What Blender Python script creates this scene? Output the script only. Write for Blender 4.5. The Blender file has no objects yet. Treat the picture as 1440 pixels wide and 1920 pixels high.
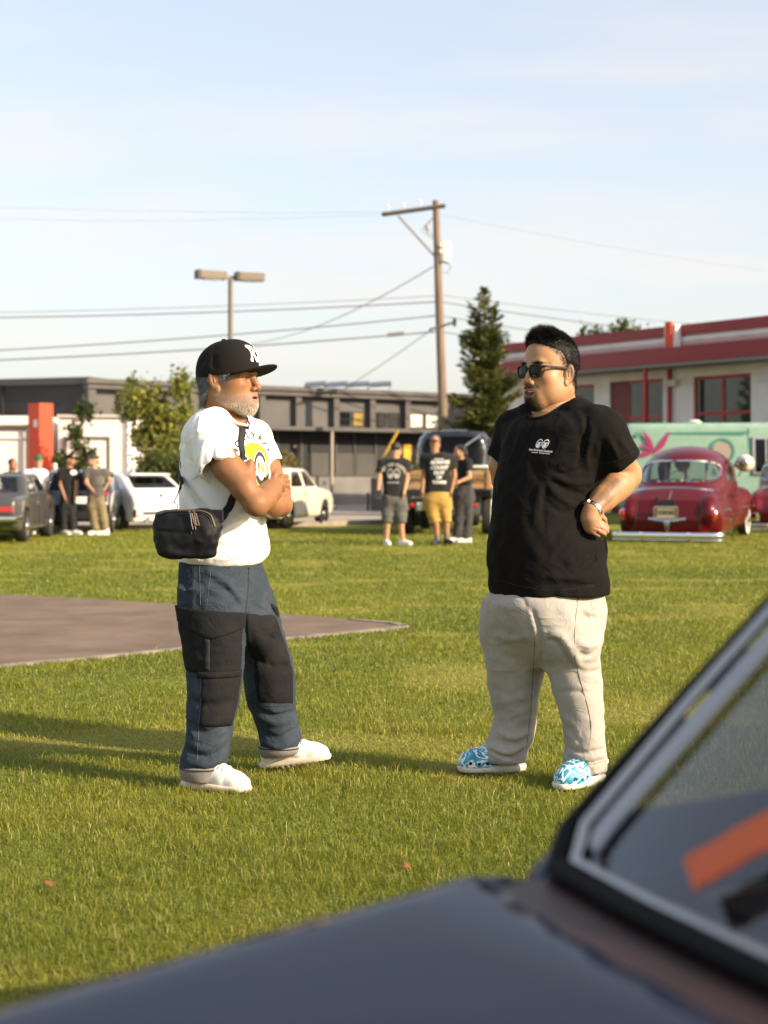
import bpy, bmesh, math, random
import numpy as np
import openvdb
from mathutils import Vector, Matrix
from mathutils.bvhtree import BVHTree

SC = bpy.context.scene
COL = SC.collection
rng = np.random.default_rng(7)
random.seed(7)
R = math.radians
FPX = 55 / 36 * 1920          # focal length in photo pixels
CAMZ, HOR = 1.2, 890.0        # eye height, horizon row of the photo

# ------------------------------------------------------------------ camera
cam = bpy.data.cameras.new('camera')
cam.lens = 55; cam.sensor_width = 36; cam.sensor_fit = 'AUTO'
cam.shift_y = -(960 - HOR) / 1920
cam.clip_start = 0.05; cam.clip_end = 3000
cam.dof.use_dof = True; cam.dof.focus_distance = 6.08; cam.dof.aperture_fstop = 3.4
cam_o = bpy.data.objects.new('camera', cam); COL.objects.link(cam_o)
cam_o.location = (0, 0, CAMZ); cam_o.rotation_euler = (R(90), 0, 0)
SC.camera = cam_o

# ------------------------------------------------------------------ sky and sun
SUN = Vector((1, -0.54, 0.52)).normalized()
sun_el = math.asin(SUN.z); sun_az = math.atan2(SUN.x, SUN.y)
W = bpy.data.worlds.new('World'); SC.world = W; W.use_nodes = True
nt = W.node_tree; nt.nodes.clear()
sky = nt.nodes.new('ShaderNodeTexSky'); sky.sky_type = 'NISHITA'; sky.sun_disc = False
sky.sun_elevation = sun_el; sky.sun_rotation = sun_az
sky.air_density = 1.0; sky.dust_density = 2.6; sky.ozone_density = 1.6
tc = nt.nodes.new('ShaderNodeTexCoord')
sep = nt.nodes.new('ShaderNodeSeparateXYZ'); nt.links.new(tc.outputs['Generated'], sep.inputs[0])
# thin high cloud: noise on the direction flattened towards the horizon
zz = nt.nodes.new('ShaderNodeMath'); zz.operation = 'MAXIMUM'; zz.inputs[1].default_value = 0.0
nt.links.new(sep.outputs[2], zz.inputs[0])
za = nt.nodes.new('ShaderNodeMath'); za.operation = 'ADD'; za.inputs[1].default_value = 0.16
nt.links.new(zz.outputs[0], za.inputs[0])
dx = nt.nodes.new('ShaderNodeMath'); dx.operation = 'DIVIDE'; nt.links.new(sep.outputs[0], dx.inputs[0]); nt.links.new(za.outputs[0], dx.inputs[1])
dy_ = nt.nodes.new('ShaderNodeMath'); dy_.operation = 'DIVIDE'; nt.links.new(sep.outputs[1], dy_.inputs[0]); nt.links.new(za.outputs[0], dy_.inputs[1])
cmb = nt.nodes.new('ShaderNodeCombineXYZ'); nt.links.new(dx.outputs[0], cmb.inputs[0]); nt.links.new(dy_.outputs[0], cmb.inputs[1])
mp = nt.nodes.new('ShaderNodeMapping'); mp.inputs['Scale'].default_value = (1.1, 1.9, 1); mp.inputs['Location'].default_value = (3.3, 1.2, 0)
nt.links.new(cmb.outputs[0], mp.inputs[0])
nz = nt.nodes.new('ShaderNodeTexNoise'); nz.inputs['Scale'].default_value = 1.0; nz.inputs['Detail'].default_value = 7; nz.inputs['Roughness'].default_value = 0.58
nz.inputs['Distortion'].default_value = 0.25
nt.links.new(mp.outputs[0], nz.inputs['Vector'])
rmp = nt.nodes.new('ShaderNodeValToRGB'); rmp.color_ramp.elements[0].position = 0.44; rmp.color_ramp.elements[1].position = 0.68
rmp.color_ramp.elements[0].color = (0.62, 0.62, 0.62, 1); rmp.color_ramp.elements[1].color = (1, 1, 1, 1)
nt.links.new(nz.outputs['Fac'], rmp.inputs[0])
mixc = nt.nodes.new('ShaderNodeMixRGB'); hz1 = nt.nodes.new('ShaderNodeMath'); hz1.operation = 'ADD'; hz1.inputs[1].default_value = 0.6; nt.links.new(zz.outputs[0], hz1.inputs[0])
hz2 = nt.nodes.new('ShaderNodeMath'); hz2.operation = 'DIVIDE'; hz2.inputs[0].default_value = 0.6; nt.links.new(hz1.outputs[0], hz2.inputs[1])      # thin cloud veils more along the flatter sight lines
hz3 = nt.nodes.new('ShaderNodeMath'); hz3.operation = 'MULTIPLY'; nt.links.new(hz2.outputs[0], hz3.inputs[0]); nt.links.new(rmp.outputs[0], hz3.inputs[1])
nt.links.new(hz3.outputs[0], mixc.inputs[0])
nt.links.new(sky.outputs[0], mixc.inputs[1]); mixc.inputs[2].default_value = (3.50, 3.27, 3.06, 1)
bg = nt.nodes.new('ShaderNodeBackground'); bg.inputs['Strength'].default_value = 0.15
nt.links.new(mixc.outputs[0], bg.inputs[0])
wo = nt.nodes.new('ShaderNodeOutputWorld'); nt.links.new(bg.outputs[0], wo.inputs[0])

sl = bpy.data.lights.new('sun', 'SUN'); sl.energy = 4.5; sl.angle = R(0.55); sl.color = (1.0, 0.81, 0.57)
so = bpy.data.objects.new('sun', sl); COL.objects.link(so)
so.rotation_euler = SUN.to_track_quat('Z', 'Y').to_euler(); so.location = (30, -20, 20)

SC.view_settings.view_transform = 'Standard'; SC.view_settings.look = 'None'
SC.view_settings.gamma = 1; SC.view_settings.use_curve_mapping = False
SC.view_settings.exposure = 0.95
SC.cycles.use_denoising = True
SC.cycles.max_bounces = 8; SC.cycles.transparent_max_bounces = 12; SC.cycles.caustics_reflective = False; SC.cycles.caustics_refractive = False
SC.cycles.sample_clamp_indirect = 8

# ------------------------------------------------------------------ helpers: objects
def tag(o, label=None, cat=None, group=None, kind=None):
    if label: o['label'] = label
    if cat: o['category'] = cat
    if group: o['group'] = group
    if kind: o['kind'] = kind
    return o
def thing(name, label, cat, loc=(0, 0, 0), rz=0.0, group=None):
    o = bpy.data.objects.new(name, None); COL.objects.link(o)
    o.location = loc; o.rotation_euler = (0, 0, rz); o.empty_display_size = 0.2
    return tag(o, label, cat, group)
def ob(name, me, m=None, parent=None, loc=None, world=False):
    o = bpy.data.objects.new(name, me); COL.objects.link(o)
    if m is not None and not me.materials: me.materials.append(m)
    if parent is not None:
        o.parent = parent
        if world:                                   # vertices are given in world space
            q = parent
            off = Vector()
            while q is not None: off += q.location; q = q.parent
            o.location = -off
    if loc is not None: o.location = loc
    return o
def copy_tree(o, parent=None):
    c = o.copy(); COL.objects.link(c)
    if parent is not None: c.parent = parent
    for ch in list(o.children): copy_tree(ch, c)
    return c
def np_mesh(name, v, faces, smooth=True):
    """faces: list of (n,k) int arrays"""
    me = bpy.data.meshes.new(name)
    v = np.asarray(v, np.float32)
    me.vertices.add(len(v)); me.vertices.foreach_set('co', v.ravel())
    faces = [np.asarray(f, np.int32) for f in faces if len(f)]
    li = np.concatenate([f.ravel() for f in faces])
    tot = np.concatenate([np.full(len(f), f.shape[1], np.int32) for f in faces])
    st = np.concatenate([[0], np.cumsum(tot)[:-1]]).astype(np.int32)
    me.loops.add(len(li)); me.loops.foreach_set('vertex_index', li)
    me.polygons.add(len(tot)); me.polygons.foreach_set('loop_start', st)
    me.polygons.foreach_set('use_smooth', np.full(len(tot), smooth))
    me.update(calc_edges=True)
    return me
class MB:
    """collects boxes, tubes, lathes and loose polygons into one mesh"""
    def __init__(s): s.v = []; s.f = []
    def poly(s, pts):
        n = len(s.v); s.v += [tuple(p) for p in pts]; s.f.append(list(range(n, n + len(pts)))); return s
    def box(s, c, d, rz=0.0, M=None, bev=0.0):
        if M is None: M = Matrix.Translation(Vector(c)) @ Matrix.Rotation(rz, 4, 'Z')
        x, y, z = d[0] / 2, d[1] / 2, d[2] / 2
        if bev > 0:
            b = min(bev, x * .9, y * .9, z * .9); n = len(s.v)
            bm = bmesh.new(); bmesh.ops.create_cube(bm, size=1)
            for q in bm.verts: q.co = Vector((q.co.x * d[0], q.co.y * d[1], q.co.z * d[2]))
            bmesh.ops.bevel(bm, geom=list(bm.edges), offset=b, segments=2, affect='EDGES', profile=0.7)
            for i, q in enumerate(bm.verts): q.index = i; s.v.append(tuple(M @ q.co))
            for fc in bm.faces: s.f.append([n + q.index for q in fc.verts])
            bm.free(); return s
        n = len(s.v)
        for a in (-1, 1):
            for b in (-1, 1):
                for c_ in (-1, 1): s.v.append(tuple(M @ Vector((a * x, b * y, c_ * z))))
        for q in ((0, 1, 3, 2), (4, 6, 7, 5), (0, 4, 5, 1), (2, 3, 7, 6), (0, 2, 6, 4), (1, 5, 7, 3)): s.f.append([n + i for i in q])
        return s
    def tube(s, pts, r, seg=8, caps=True, flat=None):
        pts = [Vector(p) for p in pts]; m = len(pts)
        rs = r if isinstance(r, (list, tuple)) else [r] * m
        rings = []; up = None
        for i, p in enumerate(pts):
            t = (pts[min(i + 1, m - 1)] - pts[max(i - 1, 0)]).normalized()
            if up is None: up = Vector((0, 0, 1)) if abs(t.z) < .9 else Vector((1, 0, 0))
            a = t.cross(up).normalized(); b = a.cross(t).normalized(); up = b
            ring = []
            for k in range(seg):
                th = 2 * math.pi * k / seg
                ca, sa = math.cos(th), math.sin(th)
                if flat: q = p + a * (ca * rs[i] * flat[0]) + b * (sa * rs[i] * flat[1])
                else: q = p + a * (ca * rs[i]) + b * (sa * rs[i])
                ring.append(len(s.v)); s.v.append(tuple(q))
            rings.append(ring)
        for i in range(m - 1):
            A, B = rings[i], rings[i + 1]
            for k in range(seg): s.f.append([A[k], A[(k + 1) % seg], B[(k + 1) % seg], B[k]])
        if caps: s.f.append(rings[0][::-1]); s.f.append(rings[-1])
        return s
    def lathe(s, prof, M=None, seg=24, close=False):
        """prof: (radius, height) pairs about local z"""
        M = M or Matrix.Identity(4); rings = []
        for (r_, h) in prof:
            rings.append([len(s.v) + k for k in range(seg)])
            for k in range(seg):
                th = 2 * math.pi * k / seg
                s.v.append(tuple(M @ Vector((r_ * math.cos(th), r_ * math.sin(th), h))))
        pairs = list(zip(rings[:-1], rings[1:])) + ([(rings[-1], rings[0])] if close else [])
        for A, B in pairs:
            for k in range(seg): s.f.append([A[k], A[(k + 1) % seg], B[(k + 1) % seg], B[k]])
        if not close:
            if prof[0][0] > 1e-4: s.f.append(rings[0][::-1])
            if prof[-1][0] > 1e-4: s.f.append(rings[-1])
        return s
    def prism(s, outline, a, b):
        """outline points extruded from +a to +b (vectors)"""
        n = len(s.v); m = len(outline); a = Vector(a); b = Vector(b)
        for p in outline: s.v.append(tuple(Vector(p) + a))
        for p in outline: s.v.append(tuple(Vector(p) + b))
        s.f.append(list(range(n, n + m))[::-1]); s.f.append(list(range(n + m, n + 2 * m)))
        for k in range(m): s.f.append([n + k, n + (k + 1) % m, n + m + (k + 1) % m, n + m + k])
        return s
    def mesh(s, name, smooth=False, weld=False):
        me = bpy.data.meshes.new(name); me.from_pydata(s.v, [], s.f)
        bm = bmesh.new(); bm.from_mesh(me)
        if weld: bmesh.ops.remove_doubles(bm, verts=bm.verts, dist=1e-5)
        bmesh.ops.recalc_face_normals(bm, faces=bm.faces); bm.to_mesh(me); bm.free()
        if smooth:
            me.polygons.foreach_set('use_smooth', [True] * len(me.polygons))
            try: me.set_sharp_from_angle(angle=R(38))
            except Exception: pass
        return me
    def build(s, name, m, parent=None, smooth=False, loc=None, world=False):
        return ob(name, s.mesh(name, smooth), m, parent, loc, world)
def at(px, py, Y):
    return Vector(((px - 720) / FPX * Y, Y, CAMZ - (py - HOR) / FPX * Y))
def gnd(px, py):
    Y = CAMZ * FPX / (py - HOR)
    return Vector(((px - 720) / FPX * Y, Y, 0))

# ------------------------------------------------------------------ helpers: materials
def pm(name, col, rough=0.6, metal=0.0, var=0.0, vs=8.0, bump=0.0, bs=60.0, coat=0.0, spec=0.5, col2=None, sss=0.0, trans=0.0, sheen=0.0,
       dirt=None, attr=None, wr=None, stretch=(1, 1, 1), emis=0.0, alpha=1.0, bd=0.004, detail=4):
    m = bpy.data.materials.new(name); m.use_nodes = True; t = m.node_tree; b = t.nodes['Principled BSDF']
    c4 = (*col, 1); b.inputs['Base Color'].default_value = c4
    b.inputs['Roughness'].default_value = rough; b.inputs['Metallic'].default_value = metal
    b.inputs['Specular IOR Level'].default_value = spec; b.inputs['Coat Weight'].default_value = coat; b.inputs['Coat Roughness'].default_value = 0.03
    if sheen: b.inputs['Sheen Weight'].default_value = sheen
    if sss:
        b.inputs['Subsurface Weight'].default_value = sss; b.inputs['Subsurface Radius'].default_value = (1, .35, .2); b.inputs['Subsurface Scale'].default_value = 0.008
    if trans: b.inputs['Transmission Weight'].default_value = trans
    if alpha < 1: b.inputs['Alpha'].default_value = alpha
    src = None
    co = t.nodes.new('ShaderNodeTexCoord'); mpn = t.nodes.new('ShaderNodeMapping'); mpn.inputs['Scale'].default_value = stretch
    t.links.new(co.outputs['Object'], mpn.inputs[0])
    if attr:
        a = t.nodes.new('ShaderNodeAttribute'); a.attribute_name = attr; src = a.outputs['Color']
    if var or col2:
        n = t.nodes.new('ShaderNodeTexNoise'); n.inputs['Scale'].default_value = vs; n.inputs['Detail'].default_value = detail; n.inputs['Roughness'].default_value = .6
        t.links.new(mpn.outputs[0], n.inputs['Vector'])
        mr = t.nodes.new('ShaderNodeMapRange'); mr.inputs[1].default_value = .32; mr.inputs[2].default_value = .68
        t.links.new(n.outputs['Fac'], mr.inputs[0])
        mx = t.nodes.new('ShaderNodeMixRGB'); t.links.new(mr.outputs[0], mx.inputs[0])
        if attr:
            lo = t.nodes.new('ShaderNodeMixRGB'); lo.blend_type = 'MULTIPLY'; lo.inputs[0].default_value = 1; lo.inputs[2].default_value = (1 - var, 1 - var, 1 - var, 1)
            t.links.new(src, lo.inputs[1]); t.links.new(lo.outputs[0], mx.inputs[1]); t.links.new(src, mx.inputs[2])
        else:
            mx.inputs[1].default_value = (*(col2 if col2 else [c * (1 - var) for c in col]), 1)
            mx.inputs[2].default_value = (*[min(1, c * (1 + var)) if not col2 else c for c in col], 1)
        src = mx.outputs[0]
    if dirt:
        n2 = t.nodes.new('ShaderNodeTexNoise'); n2.inputs['Scale'].default_value = dirt[1]; n2.inputs['Detail'].default_value = 6
        t.links.new(co.outputs['Object'], n2.inputs['Vector'])
        r2 = t.nodes.new('ShaderNodeMapRange'); r2.inputs[1].default_value = .5; r2.inputs[2].default_value = .75; r2.inputs[4].default_value = dirt[2]
        t.links.new(n2.outputs['Fac'], r2.inputs[0])
        m2 = t.nodes.new('ShaderNodeMixRGB'); t.links.new(r2.outputs[0], m2.inputs[0]); m2.inputs[2].default_value = (*dirt[0], 1)
        if src: t.links.new(src, m2.inputs[1])
        else: m2.inputs[1].default_value = c4
        src = m2.outputs[0]
    if src: t.links.new(src, b.inputs['Base Color'])
    if emis:
        b.inputs['Emission Color'].default_value = c4; b.inputs['Emission Strength'].default_value = emis
    if bump:
        n3 = t.nodes.new('ShaderNodeTexNoise'); n3.inputs['Scale'].default_value = bs; n3.inputs['Detail'].default_value = 5
        t.links.new(mpn.outputs[0], n3.inputs['Vector'])
        bp = t.nodes.new('ShaderNodeBump'); bp.inputs['Strength'].default_value = bump; bp.inputs['Distance'].default_value = bd
        t.links.new(n3.outputs['Fac'], bp.inputs['Height']); t.links.new(bp.outputs[0], b.inputs['Normal'])
        if wr:                                          # sharp little creases: ridged noise
            n4 = t.nodes.new('ShaderNodeTexNoise'); n4.inputs['Scale'].default_value = wr[0]; n4.inputs['Detail'].default_value = 3; n4.inputs['Roughness'].default_value = .45; n4.inputs['Distortion'].default_value = .7
            mw = t.nodes.new('ShaderNodeMapping'); mw.inputs['Scale'].default_value = wr[2] if len(wr) > 2 else (1, 1, 1); t.links.new(co.outputs['Object'], mw.inputs[0]); t.links.new(mw.outputs[0], n4.inputs['Vector'])
            s1 = t.nodes.new('ShaderNodeMath'); s1.operation = 'SUBTRACT'; s1.inputs[1].default_value = .5; t.links.new(n4.outputs['Fac'], s1.inputs[0])
            s2 = t.nodes.new('ShaderNodeMath'); s2.operation = 'ABSOLUTE'; t.links.new(s1.outputs[0], s2.inputs[0])
            s3 = t.nodes.new('ShaderNodeMath'); s3.operation = 'POWER'; s3.inputs[1].default_value = .6; t.links.new(s2.outputs[0], s3.inputs[0])
            b2 = t.nodes.new('ShaderNodeBump'); b2.inputs['Strength'].default_value = .8; b2.inputs['Distance'].default_value = wr[1]; b2.invert = True
            t.links.new(s3.outputs[0], b2.inputs['Height']); t.links.new(bp.outputs[0], b2.inputs['Normal']); t.links.new(b2.outputs[0], b.inputs['Normal'])
    return m
def glass_mat(name, tint=(.5, .55, .52), alpha=0.35, rough=0.02):
    """thin glazing: clear sheet that reflects the sky and tints what is behind it"""
    m = bpy.data.materials.new(name); m.use_nodes = True; t = m.node_tree; t.nodes.clear()
    o = t.nodes.new('ShaderNodeOutputMaterial'); tr = t.nodes.new('ShaderNodeBsdfTransparent'); tr.inputs[0].default_value = (*tint, 1)
    gl = t.nodes.new('ShaderNodeBsdfGlossy'); gl.inputs['Roughness'].default_value = rough; gl.inputs['Color'].default_value = (.95, .95, .95, 1)
    lw = t.nodes.new('ShaderNodeLayerWeight'); lw.inputs[0].default_value = .5          # Schlick on the facing angle: the same from both sides of the sheet
    pw = t.nodes.new('ShaderNodeMath'); pw.operation = 'POWER'; pw.inputs[1].default_value = 4.0; t.links.new(lw.outputs['Facing'], pw.inputs[0])
    fr = t.nodes.new('ShaderNodeMath'); fr.operation = 'MULTIPLY_ADD'; fr.inputs[1].default_value = .92; fr.inputs[2].default_value = .05; t.links.new(pw.outputs[0], fr.inputs[0])
    ad = t.nodes.new('ShaderNodeMath'); ad.operation = 'ADD'; ad.inputs[1].default_value = alpha; ad.use_clamp = True
    mx = t.nodes.new('ShaderNodeMixShader'); t.links.new(fr.outputs[0], ad.inputs[0]); t.links.new(ad.outputs[0], mx.inputs[0])
    t.links.new(tr.outputs[0], mx.inputs[1]); t.links.new(gl.outputs[0], mx.inputs[2]); t.links.new(mx.outputs[0], o.inputs[0])
    return m

# ------------------------------------------------------------------ helpers: distance-field modelling
def V3(*a): return np.array(a, np.float32)
class Field:
    def __init__(s, lo, hi, h):
        s.lo = np.array(lo, np.float32); s.h = h
        n = np.ceil((np.array(hi) - np.array(lo)) / h).astype(int) + 1
        s.ax = [s.lo[i] + h * np.arange(n[i], dtype=np.float32) for i in range(3)]
        s.d = np.full(n, 0.5, np.float32)
    def win(s, lo, hi):
        out = []
        for i in range(3):
            a = int(np.floor((lo[i] - s.lo[i]) / s.h)); b = int(np.ceil((hi[i] - s.lo[i]) / s.h)) + 1
            out.append(slice(max(a, 0), max(min(b, len(s.ax[i])), 0)))
        return tuple(out)
    def grid(s, w):
        return s.ax[0][w[0]][:, None, None], s.ax[1][w[1]][None, :, None], s.ax[2][w[2]][None, None, :]
    def put(s, fn, lo, hi, k=0.0, op='u'):
        m = max(k, 0) + 4 * s.h
        w = s.win(np.array(lo) - m, np.array(hi) + m)
        if any(q.start >= q.stop for q in w): return s
        X, Y, Z = s.grid(w); b = fn(X, Y, Z).astype(np.float32); a = s.d[w]
        if op == 's': a = -a
        if op == 'i': a = -a; b = -b
        if k > 0:
            t = np.clip(.5 + .5 * (b - a) / k, 0, 1); r = b + (a - b) * t - k * t * (1 - t)
        else: r = np.minimum(a, b)
        s.d[w] = -r if op in 'si' else r
        return s
    def cone(s, a, b, ra, rb=None, k=0.0, op='u'):
        rb = ra if rb is None else rb
        a = np.array(a, np.float32); b = np.array(b, np.float32); ba = b - a; L = max(float(ba @ ba), 1e-9); r = max(ra, rb)
        def fn(X, Y, Z):
            px, py, pz = X - a[0], Y - a[1], Z - a[2]
            t = np.clip((px * ba[0] + py * ba[1] + pz * ba[2]) / L, 0, 1)
            return np.sqrt((px - t * ba[0])**2 + (py - t * ba[1])**2 + (pz - t * ba[2])**2) - (ra + (rb - ra) * t)
        return s.put(fn, np.minimum(a, b) - r, np.maximum(a, b) + r, k, op)
    def chain(s, pts, rs, k=0.0, op='u', kj=None):
        for i in range(len(pts) - 1):
            s.cone(pts[i], pts[i + 1], rs[i], rs[i + 1], k if (i == 0 or kj is None) else kj, op)
        return s
    def ell(s, c, r, k=0.0, op='u', rot=None):
        c = np.array(c, np.float32); r = np.array(r, np.float32)
        M = None if rot is None else np.array(rot.to_3x3(), np.float32)
        def fn(X, Y, Z):
            x, y, z = X - c[0], Y - c[1], Z - c[2]
            if M is not None:
                x, y, z = (M[0, 0] * x + M[1, 0] * y + M[2, 0] * z, M[0, 1] * x + M[1, 1] * y + M[2, 1] * z, M[0, 2] * x + M[1, 2] * y + M[2, 2] * z)
            k0 = np.sqrt((x / r[0])**2 + (y / r[1])**2 + (z / r[2])**2)
            k1 = np.sqrt((x / r[0]**2)**2 + (y / r[1]**2)**2 + (z / r[2]**2)**2) + 1e-9
            return k0 * (k0 - 1) / k1
        m = r.max() if M is not None else r
        return s.put(fn, c - m, c + m, k, op)
    def rbox(s, c, hf, rnd=0.0, k=0.0, op='u', rot=None):
        c = np.array(c, np.float32); hf = np.array(hf, np.float32)
        M = None if rot is None else np.array(rot.to_3x3(), np.float32)
        def fn(X, Y, Z):
            x, y, z = X - c[0], Y - c[1], Z - c[2]
            if M is not None:
                x, y, z = (M[0, 0] * x + M[1, 0] * y + M[2, 0] * z, M[0, 1] * x + M[1, 1] * y + M[2, 1] * z, M[0, 2] * x + M[1, 2] * y + M[2, 2] * z)
            qx, qy, qz = np.abs(x) - (hf[0] - rnd), np.abs(y) - (hf[1] - rnd), np.abs(z) - (hf[2] - rnd)
            return np.sqrt(np.maximum(qx, 0)**2 + np.maximum(qy, 0)**2 + np.maximum(qz, 0)**2) + np.minimum(np.maximum(np.maximum(qx, qy), qz), 0) - rnd
        m = np.linalg.norm(hf) if M is not None else hf
        return s.put(fn, c - m, c + m, k, op)
    def zloft(s, lv, k=0.0, op='u', n=2.2, capr=0.0):
        """lv rows: z, cx, cy, rx, ry, yaw (any order of z); a stack of turned super-ellipses"""
        lv = np.array(sorted(lv), np.float32); z0, z1 = lv[0, 0], lv[-1, 0]
        rm = lv[:, 3:5].max()
        lo = (lv[:, 1].min() - rm, lv[:, 2].min() - rm, z0); hi = (lv[:, 1].max() + rm, lv[:, 2].max() + rm, z1)
        zs = np.linspace(z0, z1, 160).astype(np.float32)
        tab = [smooth_interp(lv[:, 0], lv[:, i], zs) for i in range(1, 6)]
        def fn(X, Y, Z):
            zc = np.clip(Z, z0, z1)
            cx, cy, rx, ry, yw = [np.interp(zc.ravel(), zs, t).reshape(zc.shape).astype(np.float32) for t in tab]
            x, y = X - cx, Y - cy; c_, s_ = np.cos(yw), np.sin(yw)
            u, v = x * c_ + y * s_, -x * s_ + y * c_
            rho = ((np.abs(u) / rx)**n + (np.abs(v) / ry)**n + 1e-9)**(1 / n)
            d = (rho - 1) * np.minimum(rx, ry) * .96
            cap = np.maximum(Z - z1, z0 - Z)
            if capr > 0:
                a = np.maximum(d + capr, 0); b = np.maximum(cap + capr, 0)
                return np.minimum(np.maximum(d, cap) + capr, 0) + np.sqrt(a * a + b * b) - capr
            return np.maximum(d, cap + 0 * d)
        return s.put(fn, lo, hi, k, op)
    def fold(s, pts, w, amp, taper=True):
        """push the surface out (amp>0) or in along a polyline; the width tapers at the ends"""
        pts = [np.array(p, np.float32) for p in pts]
        P = np.array(pts); lo, hi = P.min(0) - 2.6 * w, P.max(0) + 2.6 * w
        wn = s.win(lo, hi)
        if any(q.start >= q.stop for q in wn): return s
        X, Y, Z = s.grid(wn); best = None; tt = None; n = len(pts) - 1
        for i in range(n):
            a, ba = pts[i], pts[i + 1] - pts[i]; L = max(float(ba @ ba), 1e-9)
            px, py, pz = X - a[0], Y - a[1], Z - a[2]
            t = np.clip((px * ba[0] + py * ba[1] + pz * ba[2]) / L, 0, 1)
            q = (px - t * ba[0])**2 + (py - t * ba[1])**2 + (pz - t * ba[2])**2
            g = (t + i) / n
            if best is None: best, tt = q, g
            else: mk = q < best; tt = np.where(mk, g, tt); best = np.minimum(best, q)
        e = np.exp(-best / (w * w))
        if taper: e = e * np.clip(4 * tt * (1 - tt), 0, 1)**.6
        s.d[wn] -= amp * e
        return s
    def onto(s, px, py, Y0=6.17):
        """first point of the surface seen along one sight line of the photo"""
        Y = np.linspace(s.ax[1][0], s.ax[1][-1], 260); p = np.stack([(px - 720) / FPX * Y, Y, CAMZ - (py - HOR) / FPX * Y], 1)
        d = s.sample(p); i = int(np.argmax(d < 0)) if (d < 0).any() else int(np.argmin(d))
        return p[i]
    def folds(s, spec):
        """spec rows: [(px,py)...], width, height; laid on the surface as it is before the folds"""
        L = [([s.onto(*p) for p in smooth2(pts)], w, a) for pts, w, a in spec]
        for P, w, a in L: s.fold(P, w * .86, a * 1.35)
        return s
    def ripple(s, amp, freq, seed=0, sc=(1, 1, 1), lo=None, hi=None, n=10, fade=None):
        r = np.random.default_rng(seed)
        wn = s.win(lo, hi) if lo is not None else tuple(slice(0, len(a)) for a in s.ax)
        near = np.abs(s.d[wn]) < 6 * s.h + amp
        ix = np.argwhere(near)
        if not len(ix): return s
        X = s.ax[0][wn[0]][ix[:, 0]]; Y = s.ax[1][wn[1]][ix[:, 1]]; Z = s.ax[2][wn[2]][ix[:, 2]]
        q = np.zeros(len(ix), np.float32)
        for i in range(n):
            d = r.normal(size=3); d /= np.linalg.norm(d); d = d * np.array(sc) * freq * r.uniform(.6, 1.7)
            q += np.sin(X * d[0] + Y * d[1] + Z * d[2] + r.uniform(0, 6.28) + 1.2 * np.sin(Z * freq * .5 + i))
        a = amp / math.sqrt(n)
        if fade is not None: a = a * fade(X, Y, Z)
        sub = s.d[wn]; sub[near] -= a * q
        return s
    def poly(s, iso=0.0, adapt=0.0):
        g = openvdb.FloatGrid(background=0.5); g.copyFromArray(s.d)
        if adapt > 0: p, t, q = g.convertToPolygons(isovalue=iso, adaptivity=adapt); return p * s.h + s.lo, [f for f in (q, t) if len(f)]
        p, q = g.convertToQuads(isovalue=iso); return p * s.h + s.lo, [q]
    def sample(s, p):
        f = (np.asarray(p) - s.lo) / s.h; i = np.clip(np.floor(f).astype(int), 0, np.array(s.d.shape) - 2); t = np.clip(f - i, 0, 1)
        r = 0
        for a in (0, 1):
            for b in (0, 1):
                for c in (0, 1):
                    w = (t[:, 0] if a else 1 - t[:, 0]) * (t[:, 1] if b else 1 - t[:, 1]) * (t[:, 2] if c else 1 - t[:, 2])
                    r = r + w * s.d[i[:, 0] + a, i[:, 1] + b, i[:, 2] + c]
        return r
    def build(s, name, m, parent=None, world=True, adapt=0.0):
        v, f = s.poly(0.0, adapt)
        return ob(name, np_mesh(name, v, f), m, parent, None, world)
def smooth2(pts, n=7):
    P = np.array(pts, float)
    if len(P) < 3: return [tuple(P[0] + (P[1] - P[0]) * t) for t in np.linspace(0, 1, 5)]
    t = np.linspace(0, 1, len(P)); q = np.linspace(0, 1, n)
    return list(zip(smooth_interp(t, P[:, 0], q), smooth_interp(t, P[:, 1], q)))
def smooth_interp(x, y, q):
    """monotone-ish cubic (Catmull-Rom) interpolation"""
    x = np.asarray(x, float); y = np.asarray(y, float)
    m = np.gradient(y, x) if len(x) > 2 else np.full(len(x), (y[-1] - y[0]) / (x[-1] - x[0]))
    i = np.clip(np.searchsorted(x, q) - 1, 0, len(x) - 2); h = x[i + 1] - x[i]; t = np.clip((q - x[i]) / h, 0, 1)
    return ((2*t**3 - 3*t**2 + 1) * y[i] + (t**3 - 2*t**2 + t) * h * m[i] + (-2*t**3 + 3*t**2) * y[i+1] + (t**3 - t**2) * h * m[i+1]).astype(np.float32)
def join_np(parts):
    """parts: list of (v, [faces]) -> (v, [faces])"""
    V, Fq, Ft, n = [], [], [], 0
    for v, fs in parts:
        V.append(v)
        for f in fs: (Fq if f.shape[1] == 4 else Ft).append(f + n)
        n += len(v)
    out = []
    if Fq: out.append(np.concatenate(Fq))
    if Ft: out.append(np.concatenate(Ft))
    return np.concatenate(V), out
def bvh_of(o):
    me = o.data; n = len(me.vertices); v = np.empty(n * 3, np.float32); me.vertices.foreach_get('co', v); v = v.reshape(-1, 3)
    return BVHTree.FromPolygons([tuple(p) for p in v], [tuple(p.vertices) for p in me.polygons])
def set_attr(me, name, cols):
    a = me.attributes.new(name, 'FLOAT_COLOR', 'POINT')
    c = np.ones((len(me.vertices), 4), np.float32); c[:, :3] = cols; a.data.foreach_set('color', c.ravel())
FONT_CACHE = {}
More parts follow.
